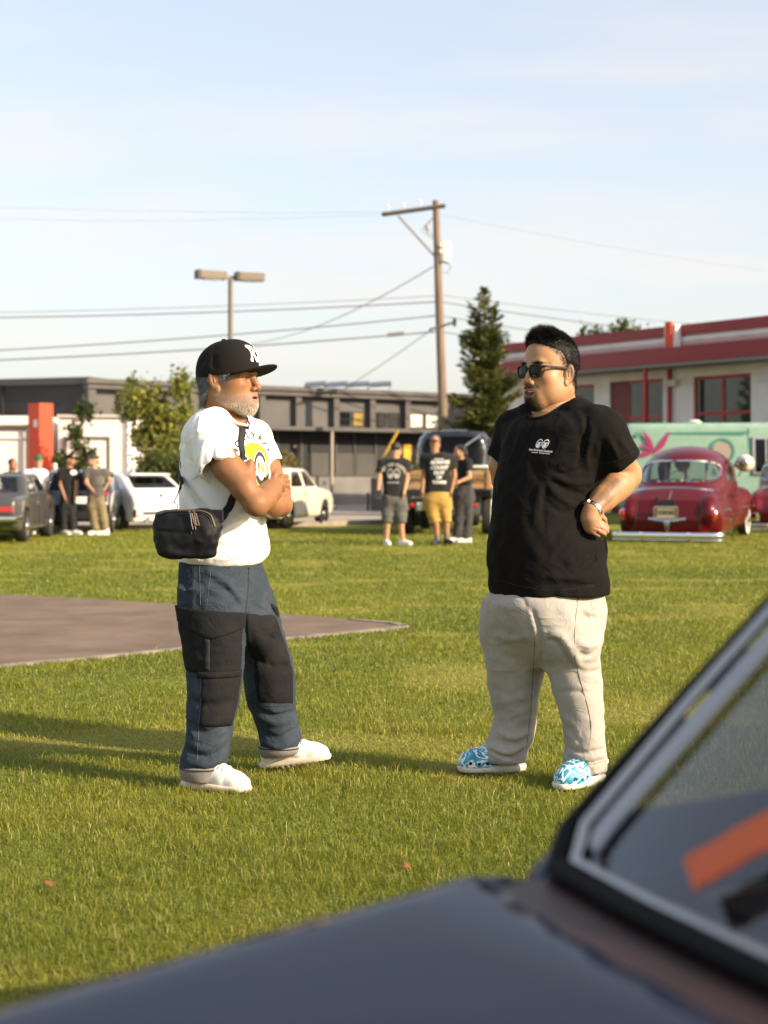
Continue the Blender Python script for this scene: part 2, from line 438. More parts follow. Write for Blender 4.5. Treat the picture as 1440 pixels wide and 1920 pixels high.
def text_polys(s, size=1.0, bold=0.0, shear=0.0, res=2):
    """2-D triangulated outline of a string in the built-in font, centred: verts (n,2), faces"""
    cu = bpy.data.curves.new('lettering', 'FONT'); cu.body = s; cu.size = size; cu.align_x = 'CENTER'; cu.align_y = 'CENTER'
    cu.offset = bold; cu.shear = shear; cu.resolution_u = res
    o = bpy.data.objects.new('lettering', cu); COL.objects.link(o)
    dg = bpy.context.evaluated_depsgraph_get(); dg.update()
    me = bpy.data.meshes.new_from_object(o.evaluated_get(dg))
    v = [(p.co.x, p.co.y) for p in me.vertices]; f = [list(p.vertices) for p in me.polygons]
    bpy.data.objects.remove(o); bpy.data.curves.remove(cu); bpy.data.meshes.remove(me)
    return v, f
# ================================================================== THE SETTING
def sheet(name, pts, z, m, kind='structure', sub=0):
    b = MB(); b.poly([(p[0], p[1], z) for p in pts]); o = b.build(name, m); return tag(o, kind=kind)
# ---- lawn ground: colour only; the near blades are real geometry (see the end)
def lawn_material():
    m = bpy.data.materials.new('lawn'); m.use_nodes = True; t = m.node_tree; b = t.nodes['Principled BSDF']
    b.inputs['Roughness'].default_value = 1.0; b.inputs['Specular IOR Level'].default_value = .1; b.inputs['Sheen Weight'].default_value = .25
    b.inputs['Sheen Tint'].default_value = (.75, .8, .3, 1)
    co = t.nodes.new('ShaderNodeTexCoord')
    def noise(sc, det=5, rough=.6):
        n = t.nodes.new('ShaderNodeTexNoise'); n.inputs['Scale'].default_value = sc; n.inputs['Detail'].default_value = det; n.inputs['Roughness'].default_value = rough
        t.links.new(co.outputs['Object'], n.inputs['Vector']); return n
    n1 = noise(.35); n2 = noise(3.0, 8); n3 = noise(40, 3)
    r = t.nodes.new('ShaderNodeValToRGB'); e = r.color_ramp.elements
    e[0].position = .3; e[0].color = (.092, .114, .014, 1); e[1].position = .72; e[1].color = (.26, .235, .037, 1)
    k = e.new(.5); k.color = (.172, .182, .022, 1)
    ad = t.nodes.new('ShaderNodeMath'); ad.operation = 'MULTIPLY_ADD'; ad.inputs[1].default_value = .5
    t.links.new(n1.outputs['Fac'], ad.inputs[0])
    h = t.nodes.new('ShaderNodeMath'); h.operation = 'MULTIPLY'; h.inputs[1].default_value = .5; t.links.new(n2.outputs['Fac'], h.inputs[0]); t.links.new(h.outputs[0], ad.inputs[2])
    t.links.new(ad.outputs[0], r.inputs[0])
    mx = t.nodes.new('ShaderNodeMixRGB'); mx.blend_type = 'MULTIPLY'; mx.inputs[0].default_value = .6
    mr = t.nodes.new('ShaderNodeMapRange'); mr.inputs[1].default_value = .3; mr.inputs[2].default_value = .7; mr.inputs[3].default_value = .45; mr.inputs[4].default_value = 1.25
    t.links.new(n3.outputs['Fac'], mr.inputs[0]); t.links.new(r.outputs[0], mx.inputs[1]); t.links.new(mr.outputs[0], mx.inputs[2])
    t.links.new(mx.outputs[0], b.inputs['Base Color'])
    bp = t.nodes.new('ShaderNodeBump'); bp.inputs['Strength'].default_value = .9; bp.inputs['Distance'].default_value = .05
    t.links.new(n3.outputs['Fac'], bp.inputs['Height']); t.links.new(bp.outputs[0], b.inputs['Normal'])
    return m
LAWN_M = lawn_material()
sheet('ground', [(-500, -60), (500, -60), (500, 1200), (-500, 1200)], 0, LAWN_M)
ASPH = pm('asphalt', (.150, .102, .068), .95, var=.28, vs=2.2, bump=.5, bs=220, dirt=((.26, .19, .13), .7, .5), detail=8)
LOTM = pm('concrete lot', (.36, .30, .24), .95, var=.12, vs=.35, bump=.3, bs=60, dirt=((.2, .17, .14), .5, .4))
# path corner seen in the lawn on the left: a paved pad with a rounded corner
pad = [(-14.5, 22.6), (-6.5, 17.3), (-3.84, 15.6), (-1.95, 14.42), (-.85, 13.35), (-.25, 12.85), (.10, 12.52), (.20, 12.28), (.06, 12.05), (-.70, 11.33), (-1.81, 10.2), (-2.45, 9.62), (-6.5, 6.1), (-14.5, 8.5)]
sheet('path', pad, .012, ASPH)
b = MB()
for i in range(5, 12):                                     # worn concrete edging along the lower side of the pad
    p, q = Vector((*pad[i], 0)), Vector((*pad[i + 1], 0))
    n = Vector((q.y - p.y, p.x - q.x, 0)).normalized() * .07
    b.prism([p, q, q + n, p + n], (0, 0, 0.0), (0, 0, .02))
b.build('path_edge', pm('edging', (.22, .18, .15), .95, var=.3, vs=6)) ['kind'] = 'structure'
lot = [(-140, 24), (-30, 26.2), (-12, 31.2), (-5, 34.2), (-1.2, 36.6), (2.6, 41.5), (8, 56), (60, 130), (60, 300), (-140, 300)]
sheet('parking_lot', lot, .006, LOTM)
b = MB()
for i in range(0, 6):
    p, q = Vector((*lot[i], 0)), Vector((*lot[i + 1], 0)); n = Vector((q.y - p.y, p.x - q.x, 0)).normalized() * .15
    b.prism([p, q, q - n, p - n], (0, 0, 0.0), (0, 0, .11))
b.build('kerb', pm('kerb concrete', (.29, .24, .19), .9, var=.15, vs=3))['kind'] = 'structure'

# ---- long grey building
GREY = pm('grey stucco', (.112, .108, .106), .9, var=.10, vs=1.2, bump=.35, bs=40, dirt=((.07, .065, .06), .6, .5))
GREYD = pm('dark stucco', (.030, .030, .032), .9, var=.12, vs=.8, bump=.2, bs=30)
GREYL = pm('concrete base', (.20, .185, .175), .95, var=.16, vs=.8, bump=.3, bs=25, dirt=((.11, .10, .095), .7, .6))
GREYT = pm('grey trim', (.095, .088, .083), .85, var=.10, vs=2)
GREYP = pm('lower panels', (.07, .065, .062), .8, var=.15, vs=1)
WHITEW = pm('white lit pane', (.75, .70, .58), .8, var=.12, vs=12)  # lit look of the white panes is put into this colour
YELW = pm('yellow goods', (.24, .155, .03), .7, var=.35, vs=5)
DGLASS = pm('dark window glass', (.012, .013, .014), .06, spec=.6)
ug = Vector((.79, .61, 0)).normalized(); ng = Vector((ug.y, -ug.x, 0)); cg = Vector((-10.3, 54.6, 0))
def gu(px):
    k = (px - 720) / FPX; return (k * cg.y - cg.x) / (ug.x - ug.y * k)
gb = thing('warehouse', 'long low dark grey warehouse with pilasters along its upper storey', 'building', cg)
Mg = Matrix(((ug.x, -ng.x, 0, 0), (ug.y, -ng.y, 0, 0), (0, 0, 1, 0), (0, 0, 0, 1)))     # local: x along the front, y into the building
def gbox(mb, u0, u1, d0, d1, z0, z1):
    mb.box(None, (u1 - u0, d1 - d0, z1 - z0), M=Mg @ Matrix.Translation(((u0 + u1) / 2, (d0 + d1) / 2, (z0 + z1) / 2))); return mb
GL = 23.0
gbox(MB(), 0, GL, .32, 14, 3.05, 4.22).build('wall', GREY, gb)
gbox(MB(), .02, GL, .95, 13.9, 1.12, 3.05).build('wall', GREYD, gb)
gbox(MB(), .02, GL, .60, 13.95, 0, 1.12).build('base_wall', GREYL, gb)
gbox(MB(), -.05, GL, -.05, 14.05, 4.22, 4.40).build('cornice', GREYT, gb)
gbox(MB(), -.14, GL, -.16, 14.14, 4.40, 4.56).build('parapet', GREYT, gb)
gbox(MB(), -.02, GL, -.10, .93, 2.90, 3.047).build('canopy', GREYT, gb)
gbox(MB(), 0, .30, .03, .318, 3.05, 4.217).build('pilaster', GREYT, gb)
prev = .3
for px in (235, 300, 365, 430, 494, 562, 633, 701, 767, 840, 905):
    u = gu(px); me = gbox(MB(), u - .13, u + .13, .05, .318, 3.05, 4.217).build('pilaster', GREYT, gb)
ups = [gu(p) for p in (494, 562, 633, 701, 767, 840)]
for a, c_, kind in ((633, 701, 'y'), (701, 767, 'd'), (767, 840, 'w')):          # windows of the upper storey
    u0, u1 = gu(a) + .2, gu(c_) - .2
    n = 2; w = (u1 - u0) / n
    for i in range(n):
        fr = MB(); x0, x1 = u0 + i * w + .05, u0 + (i + 1) * w - .05
        for (p0, p1, q0, q1) in ((x0, x1, 3.10, 3.14), (x0, x1, 3.66, 3.70), (x0, x0 + .04, 3.14, 3.66), (x1 - .04, x1, 3.14, 3.66), (x0 + .04, x1 - .04, 3.39, 3.41)):
            gbox(fr, p0, p1, .27, .318, q0, q1)
        wf = fr.build('window', GREYD, gb)
        gbox(MB(), x0 + .04, x1 - .04, .296, .316, 3.14, 3.39).build('pane', WHITEW if kind == 'w' else (YELW if kind == 'y' and i == 1 else DGLASS), wf)
        gbox(MB(), x0 + .04, x1 - .04, .296, .316, 3.41, 3.66).build('pane', WHITEW if kind == 'w' else (YELW if kind == 'y' and i == 1 else DGLASS), wf)
for px, w in ((500, .08), (545, .06), (590, .07), (655, .07), (690, .05), (730, .06)):
    u = gu(px); gbox(MB(), u - w / 2, u + w / 2, .88, .948, 1.12, 2.9).build('mullion', GREYT, gb)
for px in (518, 567, 622, 672, 712):                                             # panels of the lower storey
    u = gu(px); gbox(MB(), u - .5, u + .5, .91, .947, 1.16, 2.05).build('panel', GREYP, gb)
u = gu(622); gbox(MB(), u - .05, u + .05, -.05, .05, 0.02, 2.898).build('post', pm('pale post', (.33, .28, .22), .8), gb)
u = gu(788); gbox(MB(), u - .17, u + .22, .87, .945, 1.75, 2.45).build('panel', pm('yellow sign board', (.66, .36, .02), .6, var=.1), gb)['label'] = 'yellow board on the lower wall'
# left wing in its own dark charcoal paint
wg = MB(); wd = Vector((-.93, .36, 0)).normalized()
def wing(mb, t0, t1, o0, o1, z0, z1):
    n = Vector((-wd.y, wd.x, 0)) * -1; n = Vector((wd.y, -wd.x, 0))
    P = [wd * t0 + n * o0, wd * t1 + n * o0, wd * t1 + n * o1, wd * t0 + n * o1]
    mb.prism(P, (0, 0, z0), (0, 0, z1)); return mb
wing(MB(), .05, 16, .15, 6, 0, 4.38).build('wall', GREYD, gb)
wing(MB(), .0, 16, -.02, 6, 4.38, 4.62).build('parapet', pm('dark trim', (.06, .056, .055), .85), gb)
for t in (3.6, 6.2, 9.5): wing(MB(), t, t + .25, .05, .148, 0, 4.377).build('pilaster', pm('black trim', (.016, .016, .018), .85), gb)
# solar panels on its roof
sp = thing('solar_array', 'tilted dark solar panel rack on the grey warehouse roof', 'solar panels', at(660, 722, 66).to_tuple())
sp.location.z = 4.56
SOL = pm('solar cells', (.03, .03, .035), .3, var=.2, vs=3); ALU = pm('rack metal', (.35, .33, .31), .5, .6)
for i in range(4):
    x = -1.55 + i * .92
    MB().box(None, (.88, 1.7, .05), M=Matrix.Translation((x, 0, .46)) @ Matrix.Rotation(R(9), 4, 'X') @ Matrix.Rotation(R(-4), 4, 'Y')).build('panel', SOL, sp)
    MB().tube([(x + .3, -.7, 0), (x + .45, .2, .46)], .03, 6).build('strut', ALU, sp)

# ---- low white building with the red pylon
WHT = pm('white render', (.80, .77, .71), .9, var=.04, vs=1.5, bump=.1, bs=30)
WHS = pm('white trim', (.62, .58, .52), .8)
DRK = pm('dark seam', (.10, .085, .075), .8)
ORG = pm('red orange panel', (.62, .060, .018), .55, var=.06, vs=2)
wb = thing('white_building', 'low white rendered building with roller doors behind the parked cars', 'building', (-11, 48, 0))
def wbx(name, x0, x1, y0, y1, z0, z1, m): return MB().box(((x0 + x1) / 2 + 11, (y0 + y1) / 2 - 48, (z0 + z1) / 2), (x1 - x0, y1 - y0, z1 - z0)).build(name, m, wb)
xw = lambda px: (px - 720) / FPX * 48
wbx('wall', -34, xw(90), 48, 55, 0, 2.72, WHT); wbx('wall', xw(112), xw(241), 47.8, 54, 0, 2.96, WHT)
wbx('parapet', -34.1, xw(88), 47.8, 55.1, 2.724, 3.0, WHT); wbx('coping', xw(110.5), xw(242), 47.7, 54.1, 2.962, 3.03, WHS)
wbx('trim', -34, xw(84), 47.93, 47.997, 2.58, 2.64, DRK); wbx('trim', -34, xw(84), 47.93, 47.997, 2.3, 2.33, WHS)
wbx('downpipe', xw(50), xw(54), 47.85, 47.92, .02, 2.72, DRK)
for x0, x1 in ((125, 205), ):
    dr = wbx('roller_door', xw(x0) + .06, xw(x1) - .06, 47.74, 47.797, .02, 2.22, WHT)
    for i in range(9):
        MB().box(((xw(x0) + xw(x1)) / 2 + 11, 47.73 - 48, .16 + i * .245), (xw(x1) - xw(x0) - .14, .016, .20)).build('slat', WHT, dr)
wbx('door_frame', xw(122), xw(125), 47.72, 47.797, .02, 2.3, DRK); wbx('door_frame', xw(205), xw(208), 47.72, 47.797, .02, 2.3, DRK); wbx('door_frame', xw(122), xw(208), 47.72, 47.797, 2.303, 2.36, DRK)
py_ = thing('pylon_sign', 'tall red orange pylon standing in front of the white building', 'pylon', (xw(95), 46.6, 0))
MB().box((0, 0, 1.66), (.52, .52, 3.32), rz=R(-38), bev=.015).build('panel', ORG, py_)
mk = MB(); mk.box(None, (.16, .012, .22), M=Matrix.Rotation(R(-38), 4, 'Z') @ Matrix.Translation((.09, -.267, 2.72)), bev=.004); mk.build('emblem', WHT, py_)
MB().box((0, 0, .05), (.74, .74, .1), rz=R(-38)).build('plinth', GREYL, py_)

# ---- white and red building on the right
RED = pm('red enamel', (.235, .012, .014), .45, var=.06, vs=1.5, bump=.05, bs=10)
REDD = pm('dark red door', (.13, .010, .012), .5, var=.1, vs=3)
REDF = pm('red frame', (.36, .022, .022), .45)
WHB = pm('white stucco', (.78, .76, .73), .9, var=.05, vs=2, bump=.25, bs=70, dirt=((.5, .47, .44), 1.2, .35))
SOFF = pm('soffit', (.30, .29, .28), .9)
SILV = pm('galvanised', (.5, .5, .5), .4, .5)
ur = Vector((.567, -.824, 0)).normalized(); nr = Vector((-.824, -.567, 0)).normalized(); cr = Vector((3.02, 39.7, 0)) * 1.35; GZ = lambda z: 0 if z == 0 else 1.2 + (z - 1.2) * 1.35
def ru(px, off=0.0):
    c_ = cr + nr * off; k = (px - 720) / FPX; return (k * c_.y - c_.x) / (ur.x - ur.y * k)
rb_ = thing('garage_building', 'white stucco service building with red canopy bands and red framed windows', 'building', cr)
Mr = Matrix(((ur.x, -nr.x, 0, 0), (ur.y, -nr.y, 0, 0), (0, 0, 1, 0), (0, 0, 0, 1)))
def rbx(mb, u0, u1, d0, d1, z0, z1):
    z0, z1 = GZ(z0), GZ(z1); mb.box(None, (u1 - u0, d1 - d0, z1 - z0), M=Mr @ Matrix.Translation(((u0 + u1) / 2, (d0 + d1) / 2, (z0 + z1) / 2))); return mb
RL = 21.0
# wall with openings: (u0,u1,z0,z1)
ops = [(ru(1062), ru(1114), .9, 3.34), (ru(1143), ru(1243), 0, 3.36), (ru(1300), ru(1408), .95, 3.34)]
segs = [0] + [e for o_ in ops for e in o_[:2]] + [RL]
for i in range(0, len(segs), 2): rbx(MB(), segs[i], segs[i + 1], 0, .3, 0, 3.75).build('wall', WHB, rb_)
for (u0, u1, z0, z1) in ops:
    rbx(MB(), u0, u1, .01, .3, z1, 3.75).build('wall', WHB, rb_)
    if z0 > 0: rbx(MB(), u0, u1, .01, .3, 0, z0).build('wall', WHB, rb_)
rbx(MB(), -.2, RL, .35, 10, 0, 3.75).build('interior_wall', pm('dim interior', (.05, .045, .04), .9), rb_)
rbx(MB(), 0, RL, .0, 10, 3.753, 4.27).build('wall', WHB, rb_)
rbx(MB(), -.05, RL, -.06, -.003, 4.14, 4.22).build('trim', WHB, rb_); rbx(MB(), -.05, RL, -.05, -.003, 4.04, 4.09).build('trim', pm('pink line', (.5, .30, .29), .8), rb_)
rbx(MB(), -.08, RL, -.10, 10.1, 4.273, 4.50).build('parapet', RED, rb_)
rbx(MB(), -.4, RL, -1.25, -.012, 3.60, 3.93).build('canopy', RED, rb_)
rbx(MB(), -.35, RL, -1.2, -.02, 3.54, 3.597).build('soffit', SOFF, rb_)
rbx(MB(), 0, RL, -.035, -.002, 3.42, 3.48).build('trim', WHB, rb_)
# windows and doors
def red_window(u0, u1, z0, z1, nx, rows, name='window'):
    f = MB(); t = .07
    rbx(f, u0 + .003, u1 - .003, .06, .13, z0 + .003, z0 + t); rbx(f, u0 + .003, u1 - .003, .06, .13, z1 - t, z1 - .003)
    rbx(f, u0 + .003, u0 + t, .06, .13, z0 + t, z1 - t); rbx(f, u1 - t, u1 - .003, .06, .13, z0 + t, z1 - t)
    w = (u1 - u0 - 2 * t) / nx
    for i in range(1, nx): rbx(f, u0 + t + i * w - .05, u0 + t + i * w + .05, .058, .132, z0 + t, z1 - t)
    zs = [z0 + t] + [z0 + r * (z1 - z0) for r in rows] + [z1 - t]
    for z in zs[1:-1]: rbx(f, u0 + t, u1 - t, .062, .128, z - .035, z + .035)
    o = f.build(name, REDF, rb_)
    for i in range(nx):
        for j in range(len(zs) - 1):
            rbx(MB(), u0 + t + i * w + .01, u0 + t + (i + 1) * w - .01, .088, .1, zs[j], zs[j + 1]).build('pane', RGL, o)
    return o
RGL = pm('window glass', (.03, .045, .03), .04, spec=.7, var=.5, vs=.8)
red_window(*ops[0][:2], .9, 3.34, 1, (.5, .8)); red_window(*ops[2][:2], .95, 3.34, 2, (.35, .66))
u0, u1 = ops[1][:2]
rbx(MB(), u0 + .003, u0 + .75, .07, .15, .01, 3.35).build('door', REDD, rb_)
red_window(u0 + .78, u1, .3, 3.36, 2, (.4, .72))
for px, nm in ((1210, 'post'), (1255, 'downpipe')):
    off = 1.1 if nm == 'post' else .08; u = ru(px, off)
    rbx(MB(), u - .05, u + .05, -off - .05, -off + .05, .01, 3.538).build(nm, REDF, rb_)
u = ru(1266, .1)
rbx(MB(), u - .24, u + .24, -.32, -.105, 3.95, 4.50).build('finial', WHB, rb_); rbx(MB(), u - .13, u + .13, -.40, -.322, 3.96, 4.57).build('finial', ORG, rb_)
u = ru(1262, .1)
sc_ = MB(); rbx(sc_, u - .14, u + .18, -.2, -.003, 3.16, 3.30); sc_.build('wall_light', WHS, rb_)
u = ru(1432, .02); rbx(MB(), u - .12, u + .25, -.03, -.003, 3.12, 3.34).build('sign_plate', SILV, rb_)

# ---- bollards and a leaning yellow arm
def post(px, Y, top, label, grp):
    p = at(px, 890, Y); t = thing('bollard', label, 'bollard', (p.x, Y, 0), group=grp)
    MB().lathe([(.055, 0), (.055, top - .04), (.05, top - .01), (.03, top), (0, top)], seg=12).build('post', WHS, t, True)
    MB().lathe([(.057, top - .22), (.057, top - .12)], seg=12).build('band', SILV, t, True)
post(103, 40, 1.5, 'slim white post beside the red pylon', 'white posts in the car park'); post(249, 41, 1.5, 'slim white post standing behind the white hatchback', 'white posts in the car park')
ya = thing('barrier_arm', 'yellow raised barrier arm leaning in front of the grey warehouse', 'barrier', (at(690, 890, 52).x, 52, 0))
p0, p1 = at(716, 862, 52), at(747, 806, 52); d0 = (p1 - p0)
ya_off = Vector(ya.location)
MB().tube([p0 - ya_off - d0 * .35, p1 - ya_off], .075, 4, flat=(1, .6)).build('arm', pm('yellow paint', (.60, .36, .03), .5, var=.1), ya)
MB().box((p0.x - ya_off.x - d0.x * .35, 0, .55), (.35, .3, 1.1), bev=.03).build('cabinet', GREYT, ya)
MB().tube([(0, 0, 0), (0, 0, .6)], .05, 8).build('post', GREYT, ya)

# ---- car park lamp
BRZ = pm('bronze pole paint', (.16, .125, .095), .55, var=.08); BRD = pm('lamp end', (.035, .03, .028), .5)
lx = at(432, 890, 46); lp = thing('street_lamp', 'tall bronze car park lamp with two box heads', 'street lamp', (lx.x, 46, 0))
MB().tube([(0, 0, .3), (0, 0, 6.95)], [.085, .07], 10).build('pole', BRZ, lp, True)
MB().lathe([(.22, 0), (.22, .32), (.12, .36)], seg=14).build('base', GREYL, lp)
for s_, yaw in ((-1, 28), (1, -18)):
    dv = Vector((s_ * math.cos(R(yaw)), -.42 if s_ < 0 else .35, 0)).normalized(); rz = math.atan2(dv.y, dv.x)
    hd = MB(); hd.box(None, (.86, .36, .24), M=Matrix.Translation((0, 0, 7.04)) @ Matrix.Rotation(rz, 4, 'Z') @ Matrix.Translation((.58, 0, 0)), bev=.03); h = hd.build('lamp_head', BRZ, lp)
    MB().box(None, (.10, .37, .25), M=Matrix.Translation((0, 0, 7.04)) @ Matrix.Rotation(rz, 4, 'Z') @ Matrix.Translation((1.0 if s_ < 0 else .2, 0, 0))).build('end_cap', BRD, h)
    MB().box(None, (.5, .28, .02), M=Matrix.Translation((0, 0, 6.91)) @ Matrix.Rotation(rz, 4, 'Z') @ Matrix.Translation((.58, 0, 0))).build('lens', SILV, h)
    MB().box(None, (.20, .09, .09), M=Matrix.Translation((0, 0, 7.0)) @ Matrix.Rotation(rz, 4, 'Z') @ Matrix.Translation((.1, 0, 0))).build('bracket', BRZ, lp)

# ---- utility poles and wires
WOOD = pm('weathered pole wood', (.20, .145, .10), .9, var=.3, vs=3, stretch=(6, 6, .4), bump=.4, bs=12)
WOODD = pm('dark crossarm wood', (.055, .048, .042), .9, var=.2, vs=4)
GALV = pm('strut metal', (.25, .24, .23), .6, .4); PORC = pm('pale transformer paint', (.70, .66, .58), .45)
WIRE = pm('wire rubber', (.20, .19, .19), .9)
UY = 58.0; lean = at(817, 378, UY); foot = at(836, 890, UY)
up = thing('utility_pole', 'wooden utility pole with a side crossarm and a pale transformer can', 'utility pole', (foot.x, UY, 0)); F0 = Vector((foot.x, UY, 0))
def L_(px, py, Y=UY): return at(px, py, Y) - F0
topz = lean.z
MB().tube([(0, 0, -.1), L_(830, 760), L_(823, 560), L_(817, 376)], [.19, .17, .15, .12], 12).build('pole', WOOD, up, True)
MB().tube([L_(718, 402, UY - 1.6), L_(833, 386, UY + .12)], .085, 4, flat=(1.3, 1)).build('crossarm', WOODD, up)
MB().tube([L_(747, 405, UY - 1.1), L_(815, 480)], .04, 6).build('brace', GALV, up)
for px, py, dy in ((728, 397, -1.45), (757, 393, -1.0), (788, 388, -.5)):
    p = L_(px, py, UY + dy); MB().lathe([(.02, 0), (.02, .1), (.05, .12), (.035, .17), (.05, .2), (.02, .25), (0, .26)], Matrix.Translation(p), 8).build('insulator', PORC, up, True)
p = L_(834, 492); MB().lathe([(.20, 0), (.23, .03), (.23, .66), (.21, .72), (.06, .74), (0, .74)], Matrix.Translation(p), 16).build('transformer', PORC, up, True)
p = L_(825, 478); MB().box((p.x, p.y, p.z + .1), (.2, .14, .3)).build('bracket', GALV, up)
for q in (462, 474): MB().lathe([(.05, 0), (.06, .06), (.05, .12), (0, .13)], Matrix.Translation(L_(826, q, UY - .25)), 8).build('fuse', PORC, up, True)
MB().tube([L_(806, 618, UY - .7), L_(855, 603, UY + .5)], .05, 5).build('crossarm', WOODD, up); p = L_(852, 604, UY + .4); MB().box(p, (.12, .2, .3)).build('bracket', WOODD, up)
MB().tube([L_(798, 420, UY - .2), L_(803, 438, UY - .2)], .05, 6).build('insulator', GALV, up)
for q in range(3): MB().tube([L_(818, 400), L_(800 - q * 5, 425 + q * 4, UY - .3), L_(822, 455)], .012, 5).build('jumper_wire', WIRE, up)
MB().tube([L_(836, 492), L_(846, 500, UY - .1), L_(838, 512), L_(824, 508)], .014, 5).build('jumper_wire', WIRE, up)
def far_pole(px, Y, top, label):
    p = at(px, 890, Y); t = thing('utility_pole', label, 'utility pole', (p.x, Y, 0))
    MB().tube([(0, 0, -.1), (0, 0, top)], [.18, .12], 10).build('pole', WOOD, t, True); MB().tube([(-1, 0, top - .3), (1, 0, top - .3)], .08, 4).build('crossarm', WOODD, t); return t
far_pole(-620, 62, 11.6, 'utility pole further along the street to the left'); far_pole(2050, 72, 11.0, 'utility pole beyond the white and red building')
def wire(a, b_, sag, r, label, grp='wires strung from the utility pole'):
    pts = [a.lerp(b_, t / 24) - Vector((0, 0, sag * 4 * (t / 24) * (1 - t / 24))) for t in range(25)]
    o = MB().tube(pts, r * .75, 5).build('wire', WIRE, None, True); tag(o, label, 'wire', grp); return o
YL, YR = 62, 72
for (y0, ya_, yb, rr, sg, lb) in (
    (588, 555, 0, .018, .25, 'thin upper wire of the pair running left from the pole'), (592, 566, 0, .034, .30, 'thick lower wire of the pair running left from the pole'),
    (676, 592, 0, .034, .35, 'sagging cable running left just above the lower crossarm'), (690, 622, 0, .038, .30, 'lowest thick cable running left with a black splice case'),
    (352, 398, 0, .006, .3, 'faint top wire running left from the crossarm tip'), (372, 402, 0, .006, .5, 'second faint top wire running left from the crossarm')):
    wire(at(-620, y0, YL), at(816 if y0 > 400 else 722, ya_, UY - (0 if y0 > 400 else 1.4)), sg, rr, lb)
for (ya_, y1, rr, sg, lb) in ((553, 640, .018, .5, 'thin upper wire running right from the pole'), (566, 668, .034, .55, 'thick cable running right above the conifer'),
    (592, 706, .030, .6, 'sagging cable running right behind the conifer'), (622, 730, .032, .5, 'lowest cable running right behind the conifer'), (402, 560, .007, .6, 'faint top wire running right from the pole head')):
    wire(at(826, ya_, UY), at(2050, y1, YR), sg, rr, lb)
wire(at(812, 500, UY), at(470, 645, 90), .5, .026, 'slanting service wire running down left from the transformer')
wire(at(812, 616, UY), at(640, 732, 62), .05, .02, 'short slanting wire running down to the warehouse roof')
sc2 = MB(); a_, b_ = at(726, 628, 58.4), at(757, 625, 58.4); sc2.tube([a_, b_], .075, 8); tag(sc2.build('splice_case', WIRE), 'black splice case hanging on the lowest cable', 'splice case')

# ---- trees
def leaf_mat(name, c1, c2, c3):
    m = bpy.data.materials.new(name); m.use_nodes = True; t = m.node_tree; t.nodes.clear()
    o = t.nodes.new('ShaderNodeOutputMaterial'); a = t.nodes.new('ShaderNodeAttribute'); a.attribute_name = 'shade'
    r = t.nodes.new('ShaderNodeValToRGB'); e = r.color_ramp.elements; e[0].position = 0; e[0].color = (*c1, 1); e[1].position = 1; e[1].color = (*c3, 1); k = e.new(.5); k.color = (*c2, 1)
    t.links.new(a.outputs['Fac'], r.inputs[0])
    d = t.nodes.new('ShaderNodeBsdfPrincipled'); d.inputs['Roughness'].default_value = .6; d.inputs['Specular IOR Level'].default_value = .25; t.links.new(r.outputs[0], d.inputs['Base Color'])
    tl = t.nodes.new('ShaderNodeBsdfTranslucent'); t.links.new(r.outputs[0], tl.inputs[0])
    mx = t.nodes.new('ShaderNodeMixShader'); mx.inputs[0].default_value = .38
    t.links.new(d.outputs[0], mx.inputs[1]); t.links.new(tl.outputs[0], mx.inputs[2]); t.links.new(mx.outputs[0], o.inputs[0]); return m
BARK = pm('bark', (.16, .12, .09), .95, var=.35, vs=5, bump=.5, bs=20)
BARKP = pm('pale birch bark', (.42, .38, .32), .85, var=.4, vs=6)
L_BIRCH = leaf_mat('birch leaves', (.10, .14, .024), (.20, .215, .040), (.36, .33, .075))
L_DARK = leaf_mat('deep green leaves', (.03, .05, .012), (.06, .085, .02), (.12, .13, .03))
L_FIR = leaf_mat('fir needles', (.030, .052, .012), (.085, .105, .020), (.19, .185, .036))
L_BUSH = leaf_mat('olive bush leaves', (.10, .09, .03), (.19, .16, .05), (.30, .25, .09))
def leaves(P, size, seed, flat=.0, long=1.6, axis=None, shade=None):
    """leaf faces (one bent quad each) at points P"""
    r = np.random.default_rng(seed); n = len(P)
    a = r.normal(size=(n, 3)); a /= np.linalg.norm(a, axis=1)[:, None]
    if axis is not None: a = axis + a * .35; a /= np.linalg.norm(a, axis=1)[:, None]
    b = np.cross(a, r.normal(size=(n, 3))); b /= np.linalg.norm(b, axis=1)[:, None]
    s = size * r.uniform(.6, 1.35, n)[:, None]
    v = np.stack([P - b * s * .5, P + a * s * long * .5 - b * s * .0 + b * s * .5 * 0 + np.cross(a, b) * s * .12, P + b * s * .5, P - a * s * long * .5], 1).reshape(-1, 3)
    f = np.arange(4 * n).reshape(n, 4)
    sh = (r.uniform(0, 1, n) if shade is None else np.clip(shade + r.normal(0, .18, n), 0, 1))
    return v, f, np.repeat(sh, 4)
def leaf_obj(name, P, size, m, parent, seed, **kw):
    v, f, sh = leaves(np.asarray(P), size, seed, **kw); me = np_mesh(name, v, [f], False)
    at_ = me.attributes.new('shade', 'FLOAT', 'POINT'); at_.data.foreach_set('value', sh.astype(np.float32)); return ob(name, me, m, parent)
def clumps(r, blobs, per, spread):
    out = []; sh = []
    for (cx, cy, cz, rx, ry, rz, n) in blobs:
        for i in range(n):
            d = r.normal(size=3); d /= np.linalg.norm(d); q = r.uniform(.35, 1)**.6
            c = np.array((cx, cy, cz)) + d * q * np.array((rx, ry, rz))
            k = r.integers(per // 2, per * 3 // 2); g = r.uniform(.1, .9)
            out.append(c + r.normal(size=(k, 3)) * spread * r.uniform(.6, 1.4)); sh += [g] * k
    return np.concatenate(out), np.array(sh)
